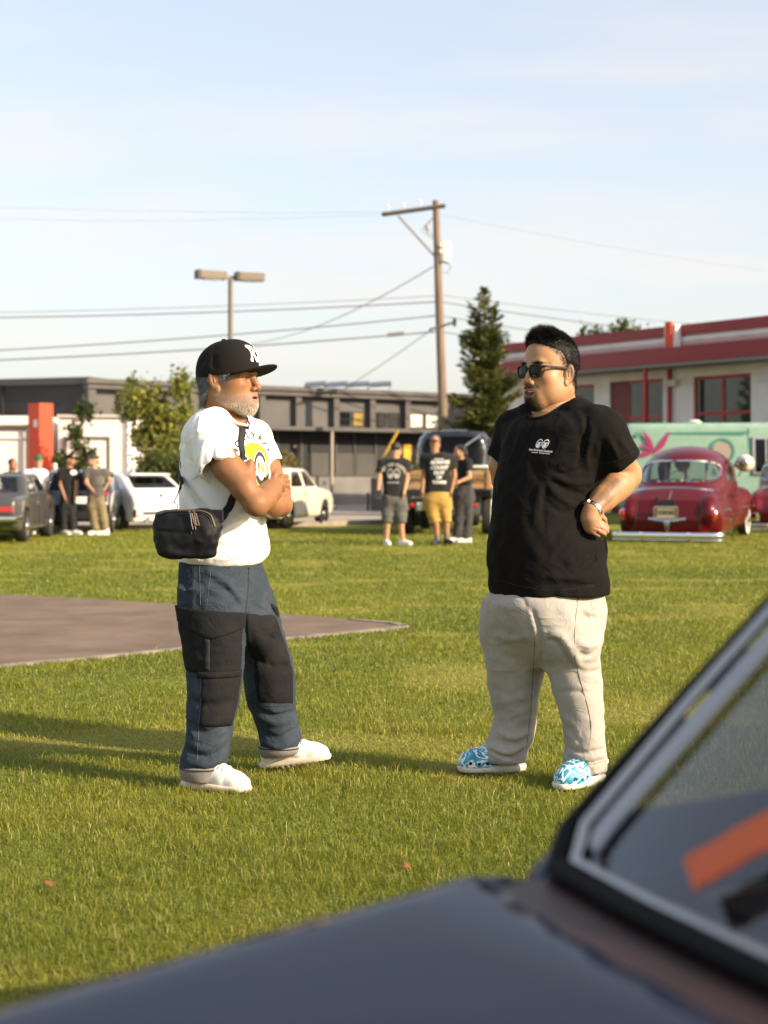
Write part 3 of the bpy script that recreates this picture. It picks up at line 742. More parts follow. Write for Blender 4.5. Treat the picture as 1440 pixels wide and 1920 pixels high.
def tree(name, label, cat, X, Y, limbs, blobs, leaf, lm, bm_, per, spread, seed, trunk_r=.09, group=None):
    t = thing(name, label, cat, (X, Y, 0), group=group); r = np.random.default_rng(seed); tr = MB()
    for pts, r0, r1 in limbs:
        n = len(pts); tr.tube(pts, [r0 + (r1 - r0) * i / (n - 1) for i in range(n)], 7)
    for (cx, cy, cz, rx, ry, rz, n) in blobs:                     # twigs reaching into each leaf mass
        base = min((p for l in limbs for p in l[0]), key=lambda p: (p[0] - cx)**2 + (p[1] - cy)**2 + (p[2] - cz + .3)**2)
        for i in range(5):
            e = Vector((cx, cy, cz)) + Vector(r.normal(size=3) * np.array((rx, ry, rz)) * .5); b0 = Vector(base)
            tr.tube([b0, b0.lerp(e, .5) + Vector((0, 0, .06)), e], [trunk_r * .3, trunk_r * .2, trunk_r * .08], 5)
    tr.build('trunk', bm_, t, True); P, sh = clumps(r, blobs, per, spread)
    leaf_obj('crown', P, leaf, lm, t, seed + 1, shade=sh); return t
def tx(px, Y): return (px - 720) / FPX * Y
s_ = 44 / FPX
tree('birch_tree', 'yellow green birch with feathery leaders beside the white building', 'tree', tx(300, 44), 44,
     [([(0, 0, 0), (.03, 0, 1.5), (.0, 0, 2.6), (-.35, 0, 3.7)], .09, .02), ([(.02, 0, 1.4), (.35, .1, 2.6), (.6, 0, 3.7)], .06, .015), ([(0, 0, 1.2), (-.4, 0, 2.2), (-.7, 0, 3.1)], .05, .012), ([(0, 0, .9), (.5, -.2, 1.6)], .04, .012)],
     [(-.75, 0, 3.15, .28, .3, .75, 26), (-.25, .1, 3.05, .38, .4, .75, 36), (.62, 0, 3.45, .22, .25, .72, 22), (.25, 0, 2.8, .5, .5, .5, 36), (0, 0, 2.2, .82, .6, .5, 60), (.15, 0, 1.5, .85, .7, .5, 60), (-.1, 0, .9, .9, .7, .5, 50), (.3, 0, .4, .8, .6, .4, 40)], .085, L_BIRCH, BARKP, 34, .13, 11)
tree('green_shrub', 'dense dark green shrub beneath the birch', 'shrub', tx(318, 42.5), 42.5, [([(0, 0, 0), (0, 0, .8), (.1, 0, 1.4)], .06, .02), ([(0, 0, .3), (-.4, 0, 1.1)], .04, .01)],
     [(-.1, 0, 1.25, .6, .5, .45, 50), (.3, 0, .7, .7, .5, .5, 50), (-.5, 0, .6, .5, .5, .5, 40)], .085, L_DARK, BARK, 34, .13, 12)
tree('sapling', 'thin sapling with leaf tufts in front of the white wall', 'tree', tx(150, 42), 42, [([(0, 0, 0), (.02, 0, 1.3), (0, 0, 2.4), (.12, 0, 3.0)], .045, .01), ([(0, 0, 1.7), (-.35, 0, 2.1)], .02, .008), ([(0, 0, 1.1), (.2, 0, 1.6)], .02, .008)],
     [(.1, 0, 2.9, .2, .2, .2, 9), (-.05, 0, 2.35, .22, .2, .18, 7), (.0, 0, 1.9, .2, .2, .2, 7), (.22, 0, 1.7, .14, .2, .14, 7), (-.1, 0, 1.3, .3, .25, .25, 14), (.05, 0, .8, .35, .3, .35, 22), (-.5, 0, 1.55, .12, .1, .12, 5)], .09, L_DARK, BARK, 30, .09, 13)
tree('round_bush', 'round olive yellow bush behind the cream car', 'bush', tx(532, 50), 50, [([(0, 0, 0), (0, 0, .6), (.1, 0, 1.2)], .05, .02)],
     [(0, 0, 1.2, .5, .45, .6, 60), (-.3, 0, .8, .6, .5, .6, 50)], .08, L_BUSH, BARK, 34, .12, 14)
tree('distant_tree', 'distant green treetop rising behind the red roofed building', 'tree', tx(1150, 62), 62, [([(0, 0, 0), (0, 0, 4), (.2, 0, 6.0)], .25, .08), ([(0, 0, 3.5), (-.8, 0, 6.2)], .12, .03), ([(0, 0, 3.5), (1.0, 0, 6.2)], .12, .03)],
     [(-.75, 0, 6.35, .5, .9, .6, 34), (.35, 0, 6.5, .5, .8, .65, 34), (1.05, 0, 6.3, .4, .8, .55, 26), (0, 0, 5.3, 1.5, 1.2, .7, 60)], .12, L_DARK, BARK, 34, .2, 15)
def conifer(X, Y, H, rad, seed):
    t = thing('conifer', 'dark green conifer with ragged tiers of branches beside the utility pole', 'tree', (X, Y, 0)); r = np.random.default_rng(seed); tr = MB(); P = []; A = []; S = []
    tr.tube([(0, 0, 0), (.02, 0, H * .5), (0, 0, H * .98)], [.14, .08, .012], 8)
    z = .35
    while z < H * .985:
        q = z / H; Lmax = rad * (1.05 - q)**.62 * (1 - .12 * math.sin(z * 5.1))
        if q > .9: Lmax = rad * (1 - q) * 1.9
        nb = 9 if q < .8 else 4
        for i in range(nb):
            th = r.uniform(0, 6.283); L = Lmax * r.uniform(.42, 1.18)
            rise = .55 if q > .5 else .30
            d = np.array((math.cos(th), math.sin(th), 0)); n = max(int(L * 62), 10)
            tr.tube([(0, 0, z), tuple(d * L * .6 + np.array((0, 0, z + L * rise * .25))), tuple(d * L * .98 + np.array((0, 0, z + L * rise)))], [.016, .01, .004], 4)
            g = r.uniform(.15, .85)
            s = r.uniform(.12, 1, n)**.8
            p = d[None] * (s * L)[:, None]; p[:, 2] = z + L * rise * (s**1.8) - .03 * r.uniform(0, 3, n)
            side = np.cross(d, (0, 0, 1)); w = .11 * (1.15 - s) + .03; o_ = r.normal(size=n) * w
            p += side[None] * o_[:, None]; p[:, 2] += r.normal(size=n) * .035 - np.abs(o_) * .2
            P.append(p); a = d[None] * .8 + side[None] * np.sign(o_)[:, None] * .7 + np.array((0, 0, .25))[None]; A.append(a); S += [g] * n
        z += .10 + .05 * r.uniform()
    tr.build('trunk', BARK, t, True)
    leaf_obj('crown', np.concatenate(P), .055, L_FIR, t, seed, long=3.4, axis=np.concatenate(A), shade=np.array(S)); return t
conifer(tx(908, 45), 45, 6.72, 1.28, 21)
# ================================================================== PEOPLE: shared tools
def Q(px, py, dy=0.0, Y0=6.17):
    return np.array(at(px, py, Y0 + dy), np.float32)
def row(py, xl, xr, dy, q, yaw, Y0=6.17):
    """one loft level from silhouette columns xl..xr: q = side-to-side / front-to-back ratio, yaw in degrees"""
    Y = Y0 + dy; a = at(xl, py, Y); b = at(xr, py, Y); w = (b.x - a.x) / 2; y_ = R(yaw)
    rx = w / math.sqrt(math.cos(y_)**2 + (q * math.sin(y_))**2)
    return (a.z, (a.x + b.x) / 2, Y, rx, rx * q, y_)
class Frame:
    """place local (forward, left, up) modelling in the world"""
    def __init__(s, org, yaw, pitch=0.0, roll=0.0, sc=1.0):
        s.M = Matrix.Translation(Vector(org)) @ Matrix.Rotation(R(yaw), 4, 'Z') @ Matrix.Rotation(R(-pitch), 4, 'Y') @ Matrix.Rotation(R(roll), 4, 'X') @ (Matrix.Scale(sc, 4) if not isinstance(sc, tuple) else Matrix.Diagonal((*sc, 1)))
        s.m = np.array(s.M, np.float32)
    def __call__(s, v): return np.asarray(v, np.float32) @ s.m[:3, :3].T + s.m[:3, 3]
    def d(s, v):
        w = np.asarray(v, np.float32) @ s.m[:3, :3].T; return w / (np.linalg.norm(w, axis=-1, keepdims=True) + 1e-9)
def normals_of(v, fs):
    n = np.zeros_like(v)
    for f in fs:
        a = np.cross(v[f[:, 1]] - v[f[:, 0]], v[f[:, 2]] - v[f[:, 0]])
        for k in range(f.shape[1]): np.add.at(n, f[:, k], a)
    return n / (np.linalg.norm(n, axis=1, keepdims=True) + 1e-9)
def strands(P, D, L, w, bend=None, seed=0, jit=.25):
    """tapered bent ribbons: root points P, directions D, lengths L"""
    r = np.random.default_rng(seed); n = len(P)
    D = D + r.normal(size=(n, 3)) * jit; D /= np.linalg.norm(D, axis=1, keepdims=True)
    S = np.cross(D, r.normal(size=(n, 3))); S /= np.linalg.norm(S, axis=1, keepdims=True)
    L = np.broadcast_to(np.asarray(L, np.float32), (n,))[:, None] * r.uniform(.6, 1.2, (n, 1))
    B = np.zeros((n, 3)) if bend is None else np.asarray(bend) * L
    m = P + D * L * .55 + B * .3; t = P + D * L + B
    v = np.stack([P - S * w, P + S * w, m - S * w * .7, m + S * w * .7, t], 1).reshape(-1, 3)
    i = np.arange(n)[:, None] * 5
    return v, [i + np.array([[0, 1, 3, 2]]), i + np.array([[2, 3, 4]])]
def decal(bvh, polys, org, U, Vv, cast, off=.0015, flip=False):
    """lay flat print (list of (verts2d, faces)) on a surface by casting along -cast"""
    V, F = [], []
    cast = Vector(cast).normalized(); U = Vector(U).normalized(); Vv = Vector(Vv).normalized(); org = Vector(org)
    for v2, f2 in polys:
        n = len(V); ok = []
        for (u, w) in v2:
            p = org + U * u + Vv * w; h = bvh.ray_cast(p + cast * .35, -cast, .8)
            if h[0] is None: h = bvh.find_nearest(p)
            V.append(tuple(h[0] + h[1].normalized() * off * (1 if h[1].dot(cast) > -.2 else -1)))
        F += [[n + i for i in f] for f in f2]
    return V, F
def xf2(poly, dx=0, dy=0, rot=0, sx=1, sy=1):
    v, f = poly; c, s = math.cos(rot), math.sin(rot)
    return [(dx + c * a * sx - s * b * sy, dy + s * a * sx + c * b * sy) for a, b in v], f
def disc2(rx, ry, cx=0, cy=0, r0=0.0, rings=5, seg=40, a0=0.0, a1=6.28318):
    v = []; f = []; full = a1 - a0 > 6.28; m = seg if full else seg + 1
    for i in range(rings + 1):
        q = r0 + (1 - r0) * i / rings
        for k in range(m):
            th = a0 + (a1 - a0) * k / seg; v.append((cx + rx * q * math.cos(th), cy + ry * q * math.sin(th)))
    for i in range(rings):
        for k in range(seg): f.append([i * m + k, i * m + (k + 1) % m, (i + 1) * m + (k + 1) % m, (i + 1) * m + k])
    return v, f
def decal_obj(name, bvh, polys, org, U, Vv, cast, m, parent, off=.0015):
    V, F = decal(bvh, polys, org, U, Vv, cast, off); me = bpy.data.meshes.new(name); me.from_pydata(V, [], F); return ob(name, me, m, parent, None, True)
def wrap_patch(name, bvh, axis, zt, zb, a0, a1, m, parent, off=.003, thick=.003, na=22, nz=16, hem=0.0):
    """a cloth patch wrapped round a limb: axis(z)->(x,y); a0..a1 degrees (0 = +X, -90 = towards the camera); zt, zb functions of t in 0..1"""
    V = []; F = []
    for lay in (0, 1):
        for i in range(na + 1):
            t = i / na; th = R(a0 + (a1 - a0) * t); d = Vector((math.cos(th), math.sin(th), 0))
            for j in range(nz + 1):
                z = zt(t) + (zb(t) - zt(t)) * j / nz; c = Vector((*axis(z), z)); h = bvh.ray_cast(c, d, .19)
                p = h[0] if h[0] is not None else c + d * .12
                edge = i in (0, na) or j in (0, nz)
                o_ = off + (0 if lay else thick) if not edge else (off if lay == 0 else off - .004)
                V.append(tuple(p + d * (o_ if lay == 0 else -.004)))
    n1 = (na + 1) * (nz + 1)
    for i in range(na):
        for j in range(nz):
            a, b, c, d_ = i * (nz + 1) + j, i * (nz + 1) + j + 1, (i + 1) * (nz + 1) + j + 1, (i + 1) * (nz + 1) + j
            F.append([a, d_, c, b]); F.append([n1 + a, n1 + b, n1 + c, n1 + d_])
    for i in range(na):
        for j in (0, nz): a, d_ = i * (nz + 1) + j, (i + 1) * (nz + 1) + j; F.append([a, d_, n1 + d_, n1 + a])
    for j in range(nz):
        for i in (0, na): a, b = i * (nz + 1) + j, i * (nz + 1) + j + 1; F.append([a, b, n1 + b, n1 + a])
    me = bpy.data.meshes.new(name); me.from_pydata(V, [], F)
    bm = bmesh.new(); bm.from_mesh(me); bmesh.ops.recalc_face_normals(bm, faces=bm.faces); bm.to_mesh(me); bm.free()
    me.polygons.foreach_set('use_smooth', [True] * len(me.polygons)); return ob(name, me, m, parent, None, True)
def seam(name, bvh, pts, r, m, parent, off=.001, n=40):
    P = []
    for p in smooth_line(pts, n):
        h = bvh.find_nearest(Vector(p)); P.append(h[0] + (Vector(p) - h[0]).normalized() * off if (Vector(p) - h[0]).length > 1e-5 else h[0])
    return MB().tube(P, r, 5).build(name, m, parent, True, None, True)
def smooth_line(pts, n):
    P = np.array([tuple(p) for p in pts], float); t = np.linspace(0, 1, len(P)); q = np.linspace(0, 1, n)
    return np.stack([smooth_interp(t, P[:, i], q) for i in range(3)], 1)
def ribbon(name, bvh, pts, w, m, parent, off=.003, n=60, free=None):
    """a strap laid on a surface"""
    L = smooth_line(pts, n); P = []; N = []
    for i, p in enumerate(L):
        h = bvh.find_nearest(Vector(p)); v = Vector(p) - h[0]
        nn = h[1].normalized()
        if free and free(i / (n - 1)): P.append(Vector(p)); N.append(nn)
        else: P.append(h[0] + nn * off); N.append(nn)
    V = []; F = []
    for i in range(n):
        t = (P[min(i + 1, n - 1)] - P[max(i - 1, 0)]).normalized(); s = t.cross(N[i]).normalized()
        for a, b in ((-1, 0), (-.5, .0006), (0, .001), (.5, .0006), (1, 0)): 
            q = P[i] + s * a * w / 2
            if not (free and free(i / (n - 1))):
                h = bvh.find_nearest(q); q = h[0] + h[1].normalized() * (off + b)
            V.append(tuple(q))
        for a in (1, 0, -1): V.append(tuple(P[i] + s * a * w / 2 * .96 - N[i] * .0022))
    k = 8
    for i in range(n - 1):
        for j in range(k): F.append([i * k + j, i * k + (j + 1) % k, (i + 1) * k + (j + 1) % k, (i + 1) * k + j])
    me = bpy.data.meshes.new(name); me.from_pydata(V, [], F); me.polygons.foreach_set('use_smooth', [True] * len(F)); return ob(name, me, m, parent, None, True)
def merge(A, B, k=0.0):
    a, b = A.d, B.d
    if k > 0:
        t = np.clip(.5 + .5 * (b - a) / k, 0, 1); A.d = b + (a - b) * t - k * t * (1 - t)
    else: A.d = np.minimum(a, b)
def open_end(F, c, d, rad, depth=.05, wall=.010, ext=.12):
    """cut a tube of cloth off square at c (outward direction d) and hollow it a little"""
    c = Vector(c); d = Vector(d).normalized(); rot = d.to_track_quat('Z', 'Y').to_matrix()
    F.rbox(c + d * ext, (rad * 1.5, rad * 1.5, ext), 0, 0, 's', rot)
    F.cone(c - d * depth, c + d * .02, rad - wall, rad - wall, 0, 's')

def neck_rim(F, a, b, ra, rb, n=40):
    """where a tapered neck hole from a (above) to b will leave the surface: a closed ring of points"""
    a, b = np.array(a), np.array(b); ax = (b - a) / np.linalg.norm(b - a); u = np.cross(ax, (0, 1, 0)); u /= np.linalg.norm(u); w = np.cross(ax, u); out = []
    for i in range(n):
        th = 2 * math.pi * i / n; t = np.linspace(0, 1, 120)[:, None]; p = a + (b - a) * t + (u * math.cos(th) + w * math.sin(th)) * (ra + (rb - ra) * t)
        d = F.sample(p); j = int(np.argmax(d < 0)) if (d < 0).any() else int(np.argmin(d)); out.append(p[j])
    out = np.array(out)
    for _ in range(3): out = out * .5 + (np.roll(out, 1, 0) + np.roll(out, -1, 0)) * .25
    return [Vector(p) for p in out] + [Vector(out[0])]
# ------------------------------------------------------------------ a head, in local units of metres (x face, y left, z up, eyes at z 0)
def head_field(fat=0.0, mouth=0.0, h=.0023, smile=0.0, beardy=0.0):
    F = Field((-.135, -.115, -.235), (.145, .115, .15), h)
    F.ell((-.012, 0, .032), (.099, .077, .087))
    F.ell((.018, 0, -.028), (.068, .061 + .006 * fat, .086), .03)
    for s in (1, -1):
        F.cone((-.028, s * (.050 + .010 * fat), -.055), (.058, s * (.020 + .004 * fat), -.100), .024 + .004 * fat, .019, .035)      # jaw
        F.ell((.050, s * .041, -.026), (.034, .028 + .004 * fat, .026), .03)              # cheekbone
        if fat: F.ell((.026, s * .048, -.064), (.040, .024, .034), .03)                    # jowl
    F.cone((.066, -.008, -.104), (.066, .008, -.104), .019, .019, .03)                     # chin
    F.ell((.028, 0, .050), (.064, .064, .056), .03)
    F.cone((.080, -.036, .018), (.088, 0, .014), .011, .012, .02); F.cone((.080, .036, .018), (.088, 0, .014), .011, .012, .02)
    for s in (1, -1):
        F.ell((.097, s * .033, -.004), (.018, .018, .012), .016, 's')                      # sockets
        F.ell((.0735, s * .031, -.002), (.0140, .0160, .0125), .005)                       # lids
        F.ell((.0885, s * .031, -.0035), (.0075, .0115, .0034), .001, 's')
    F.ell((.068, 0, -.070), (.033, .036, .032), .03)                                       # muzzle
    F.chain([(.086, 0, .004), (.100, 0, -.018), (.1115, 0, -.035)], [.0080, .0084, .0088], .012)
    F.ell((.1105, 0, -.0385), (.0105, .0115, .0095), .006)
    for s in (1, -1):
        F.ell((.099, s * .0145, -.043), (.012, .0085, .0085), .006)
        F.ell((.106, s * .0075, -.052), (.006, .0042, .0042), .002, 's')
    F.ell((.092, 0, -.055), (.009, .012, .008), .008)
    o = mouth
    lw = .022 + .005 * smile
    up = [(.078 - .004 * smile, -lw, -.068 + .004 * smile), (.093, -.009, -.0645), (.096, 0, -.0658), (.093, .009, -.0645), (.078 - .004 * smile, lw, -.068 + .004 * smile)]
    dn = [(.078 - .004 * smile, -lw, -.070 + .004 * smile), (.090, -.010, -.0765 - o), (.0925, 0, -.078 - o), (.090, .010, -.0765 - o), (.078 - .004 * smile, lw, -.070 + .004 * smile)]
    F.chain(up, [.003, .0058, .0055, .0058, .003], .005); F.chain(dn, [.003, .0064, .0068, .0064, .003], .005)
    F.ell((.094, 0, -.071 - o * .45), (.022, lw * .86, .0020 + o * .62), .003, 's')
    F.ell((.083, 0, -.091 - o * .6), (.010, .02, .005), .008, 's')
    for s in (1, -1):                                                                       # nasolabial line, ears
        F.fold([(.094, s * .020, -.046), (.084, s * .031, -.060), (.076, s * (.034 + .004 * smile), -.074)], .0045, -.0022 - .0016 * smile)
        rt = Matrix.Rotation(R(s * -26), 3, 'Z') @ Matrix.Rotation(R(-10), 3, 'Y')
        F.ell((-.014, s * (.079 + .006 * fat), -.010), (.0195, .0085, .033), .004, 'u', rt)
        F.ell((-.009, s * (.089 + .006 * fat), -.007), (.0110, .0075, .020), .003, 's', rt)
        F.cone((-.013, s * (.082 + .006 * fat), .002), (-.010, s * (.083 + .006 * fat), -.016), .0036, .003, .003)
        F.ell((-.003, s * (.077 + .007 * fat), -.040), (.009, .006, .010), .004)
    F.cone((-.032, 0, -.05), (-.045, 0, -.24), .058 + .012 * fat, .066 + .014 * fat, .03)   # neck
    if fat > .8: F.ell((.012, 0, -.104), (.044, .044, .024), .03)
    for s in (1, -1): F.fold([(-.02, s * .055, -.06), (.0, s * .045, -.12), (.012, s * .02, -.2)], .012, .004)
    return F
def skin_cols(v, base, lip=(.5, .22, .18), ruddy=.1, beard=None, bcol=(.2, .2, .2)):
    n = len(v); c = np.tile(np.array(base, np.float32), (n, 1)); x, y, z = v[:, 0], v[:, 1], v[:, 2]
    def g(cx, cy, cz, r): return np.exp(-(((x - cx) / r)**2 + ((np.abs(y) - cy) / r)**2 + ((z - cz) / r)**2))
    rd = (g(.07, .04, -.035, .03) + g(.113, 0, -.04, .014) + g(-.012, .08, -.012, .03))[:, None] * ruddy
    c = c * (1 - rd) + c * np.array((1.15, .72, .62)) * rd
    lm = ((x > .074) & (np.abs(y) < .026) & (z > -.088) & (z < -.058)).astype(float)
    lm *= np.clip(1.6 - np.abs(z + .0715) / .0085, 0, 1); lm = lm[:, None] * .8
    c = c * (1 - lm) + np.array(lip) * lm
    ey = np.exp(-((np.abs(y) - .033) / .017)**2 - ((z - .021 + .10 * (np.abs(y) - .03)**2 * 10) / .0048)**2) * (x > .05)
    c = c * (1 - .8 * ey[:, None]) + np.array((.03, .025, .02)) * .8 * ey[:, None]
    if beard is not None:
        b = beard(x, y, z)[:, None]; c = c * (1 - b) + np.array(bcol) * b
    return c
def eyes(fr, parent, scl_m, iris_m, look=0.0):
    for s in (1, -1):
        b = MB()
        M = fr.M @ Matrix.Translation((.0735, s * .031, -.0030))
        b.lathe([(.0118 * math.sin(t), .0118 * math.cos(t)) for t in np.linspace(.001, math.pi - .001, 10)], M, 14); e = b.build('eye', scl_m, parent, True, None, True)
        b = MB(); M2 = fr.M @ Matrix.Translation((.0735, s * .031, -.0030)) @ Matrix.Rotation(R(look), 4, 'Z') @ Matrix.Rotation(R(90), 4, 'Y') @ Matrix.Translation((0, 0, .0107))
        b.lathe([(.0056, 0), (.004, .0011), (0, .0014)], M2, 12); b.build('iris', iris_m, e, True, None, True)

SCLERA = pm('sclera', (.55, .50, .46), .25); IRIS = pm('iris', (.02, .012, .008), .08)

# ================================================================== THE OLDER MAN: black cap, white printed T-shirt, denim work trousers
SKIN_A = pm('skin tanned', (.3, .15, .08), .56, attr='col', var=.10, vs=60, bump=.12, bs=420, sss=.12, spec=.4, bd=.002)
WTEE = pm('white cotton', (.80, .79, .78), .92, var=.02, vs=20, bump=.10, bs=500, sheen=.1, bd=.002, wr=(9, .008))
DENIM = pm('indigo denim', (.026, .038, .054), .9, var=.35, vs=320, bump=.22, bs=620, spec=.3, dirt=((.056, .068, .082), 10, .45), stretch=(1, 1, .28), bd=.002, wr=(11, .009, (1, 1, 1.2)))
CHAR = pm('charcoal canvas', (.0085, .0085, .0095), .9, var=.25, vs=200, bump=.2, bs=500, spec=.25, dirt=((.019, .018, .018), 9, .5), bd=.002, wr=(12, .007))
CUFFM = pm('denim reverse', (.21, .19, .175), .9, var=.25, vs=180, bump=.3, bs=500)
STITCH = pm('stitching', (.10, .125, .15), .9); STITCHD = pm('dark stitching', (.012, .012, .014), .9)
CAPM = pm('black cap twill', (.0105, .009, .008), .9, var=.1, vs=300, bump=.18, bs=700, spec=.2, bd=.001)
GREYHAIR = pm('grey hair', (.20, .20, .20), .45, var=.4, vs=40); WHITEBEARD = pm('white beard', (.60, .55, .48), .5)
PRINTB = pm('print black', (.04, .035, .035), .8); PRINTY = pm('print yellow', (.86, .58, .01), .7); PRINTW = pm('print white', (.82, .80, .77), .8)
man = thing('person', 'older man in black cap and white printed T-shirt standing with folded arms', 'person', (at(405, 900, 6.17).x, 6.17, 0))

# ---- white T-shirt
YT = -30
F = Field(Q(318, 1075, -.33), Q(545, 735, .42), .0058)
F.zloft([row(754, 385, 410, .03, 1.2, YT), row(768, 376, 430, .02, 1.4, YT), row(784, 363, 462, .01, 1.5, YT), row(804, 351, 485, 0, 1.40, YT), row(835, 343, 497, 0, 1.22, YT), row(870, 340, 501, 0, 1.12, YT),
         row(910, 338, 502, 0, 1.05, YT), row(950, 337, 498, 0, 1.0, YT), row(990, 336, 494, 0, 1.0, YT), row(1012, 334, 497, 0, 1.02, YT), row(1034, 330, 498, 0, 1.04, YT), row(1048, 331, 492, 0, 1.05, YT), row(1057, 334, 486, 0, 1.05, YT)], n=2.3, capr=.012)
S = Field(Q(318, 1075, -.33), Q(545, 735, .42), .0058)
sh_r, sl_r = Q(390, 812, -.150), Q(411, 878, -.235)
S.chain([Q(402, 796, -.09), sh_r, sl_r + (sl_r - sh_r) * .3], [.066, .077, .084], .03)
open_end(S, sl_r + (sl_r - sh_r) * .02, sl_r - sh_r, .078, .03, .012, .16)
merge(F, S, .03)
S = Field(Q(318, 1075, -.33), Q(545, 735, .42), .0058)
sh_l, sl_l = Q(474, 820, .165), Q(499, 872, .15)
S.chain([Q(455, 800, .10), sh_l, sl_l + (sl_l - sh_l) * .3], [.058, .070, .070], .03)
open_end(S, sl_l + (sl_l - sh_l) * .02, sl_l - sh_l, .068, .03, .012, .16)
merge(F, S, .03)
F.folds([([(352, 862), (368, 915), (402, 962)], .016, .013), ([(345, 890), (362, 945), (398, 985)], .012, -.011), ([(342, 925), (372, 985), (418, 1006)], .015, .012), ([(340, 955), (366, 1010), (420, 1022)], .012, -.010),
    ([(420, 985), (450, 972), (486, 974)], .013, .012), ([(412, 1004), (455, 988), (492, 988)], .012, -.011), ([(425, 1030), (455, 1006), (492, 1002)], .013, .012), ([(395, 1046), (440, 1024), (490, 1018)], .012, -.010), ([(400, 1050), (450, 1042), (488, 1038)], .012, .009),
    ([(388, 822), (378, 850), (374, 884)], .013, .010), ([(402, 818), (398, 850), (402, 874)], .012, -.008), ([(425, 815), (428, 845), (438, 866)], .012, .008), ([(440, 806), (442, 840), (446, 866)], .010, -.008),
    ([(366, 800), (362, 835), (366, 868)], .012, -.011), ([(376, 778), (372, 800), (360, 822)], .010, .008), ([(392, 768), (385, 785), (374, 800)], .008, -.006), ([(410, 782), (400, 800), (398, 820)], .012, .006),
    ([(462, 795), (478, 822), (490, 850)], .012, -.008), ([(480, 800), (494, 830), (503, 858)], .010, .008), ([(350, 835), (346, 868), (345, 900)], .012, .008),
    ([(336, 1000), (345, 1020), (372, 1046)], .010, -.010), ([(334, 1022), (352, 1044), (380, 1052)], .009, .008), ([(430, 1050), (445, 1034), (462, 1028)], .008, -.008), ([(462, 1050), (472, 1036), (486, 1030)], .008, .008), ([(444, 940), (462, 948), (480, 962)], .01, -.007)])
F.ripple(.0035, 26, 3, (1, 1, .55)); F.ripple(.0018, 70, 4)
nk = Q(434, 748, -.01)
RIM = neck_rim(F, Q(429, 722, .0), Q(436, 804, -.05), .069, .061); F.cone(Q(429, 722, .0), Q(436, 804, -.05), .069, .061, .006, 's')
F.zloft([row(1048, 338, 482, 0, 1.05, YT), row(1072, 338, 482, 0, 1.05, YT)], op='s', n=2.3)
shirt = F.build('shirt', WTEE, man); shirt_bvh = bvh_of(shirt)
MB().tube(RIM, .0052, 7, False).build('collar', WTEE, shirt, True, None, True)
# hems stitched near the edges
def sight_patch(name, F, grid, m, parent, off=.003, nu=18, nv=22):
    """cloth patch: grid(u,v)->(px,py), laid on the surface of F"""
    V = []; Fc = []
    P = np.array([F.onto(*grid(i / nu, j / nv)) for i in range(nu + 1) for j in range(nv + 1)])
    e = .006; G = np.stack([F.sample(P + V3(*(e if k == a else 0 for k in range(3)))) - F.sample(P - V3(*(e if k == a else 0 for k in range(3)))) for a in range(3)], 1); G /= np.linalg.norm(G, axis=1, keepdims=True) + 1e-9
    P = P - G * F.sample(P)[:, None]
    idx = lambda i, j: i * (nv + 1) + j
    ed = np.array([i in (0, nu) or j in (0, nv) for i in range(nu + 1) for j in range(nv + 1)])
    P = P + G * np.where(ed, -.002, off)[:, None]
    for i in range(nu):
        for j in range(nv): Fc.append([idx(i, j), idx(i + 1, j), idx(i + 1, j + 1), idx(i, j + 1)])
    return ob(name, np_mesh(name, P, [np.array(Fc)]), m, parent, None, True)
def sight_seam(name, F, pts, r, m, parent, off=.001, n=24):
    P = [F.onto(*p) for p in smooth2(pts, n)]
    return MB().tube([Vector(p) + Vector((0, -off - r * .4, 0)) for p in P], r, 5).build(name, m, parent, True, None, True)
def hem_ring(bvh, c, ax, rad, name, m, parent, r=.0011):
    ax = Vector(ax).normalized(); a = ax.orthogonal().normalized(); b = ax.cross(a); P = []
    for i in range(49):
        th = 2 * math.pi * i / 48; d = a * math.cos(th) + b * math.sin(th); h = bvh.ray_cast(Vector(c) + d * rad * 2.2, -d, rad * 3)
        if h[0] is not None: P.append(h[0] + d * .0004)
    if len(P) > 8: MB().tube(P, r, 4, False).build(name, m, parent, True, None, True)
GSTITCH = pm('grey stitch', (.55, .54, .53), .9)
hem_ring(shirt_bvh, sl_r - (sl_r - sh_r) * .22, sl_r - sh_r, .09, 'stitching', GSTITCH, shirt)
# ---- print on the chest: yellow disc, two eyes, N, arc of letters
cF = Vector((math.cos(R(YT)), math.sin(R(YT)), 0)); cU = Vector((-math.sin(R(YT)), math.cos(R(YT)), 0)); cV = Vector((0, 0, 1))
pc = Vector(Q(479, 874, -.10))
castA = (cF * .82 + Vector((0, -.57, 0))).normalized(); PU = Vector((0, 0, 1)).cross(castA).normalized()
pr = thing_part = decal_obj('print_disc', shirt_bvh, [disc2(.086, .090, 0, 0, 0, 8, 48)], pc, PU, cV, castA, PRINTY, shirt, .0012)
decal_obj('print_outline', shirt_bvh, [disc2(.0885, .0925, 0, 0, .965, 1, 60)], pc, PU, cV, castA, PRINTB, pr, .0018)
decal_obj('print_outline', shirt_bvh, [disc2(.040, .066, .030, -.004, .0, 4, 36), disc2(.026, .060, -.052, -.014, 0, 4, 30)], pc, PU, cV, castA, PRINTW, pr, .0018)
decal_obj('print_outline', shirt_bvh, [disc2(.036, .060, .030, -.003, .72, 2, 36, R(20), R(200)), disc2(.034, .056, .034, -.020, .62, 2, 36, R(200), R(330)), disc2(.022, .05, -.050, -.012, .70, 2, 30, R(60), R(240)), disc2(.012, .020, -.026, -.034, 0, 3, 20)], pc, PU, cV, castA, PRINTB, pr, .0024)
decal_obj('print_letter', shirt_bvh, [xf2(text_polys('N', .052, .0022), .036, -.008)], pc, PU, cV, castA, PRINTB, pr, .0027)
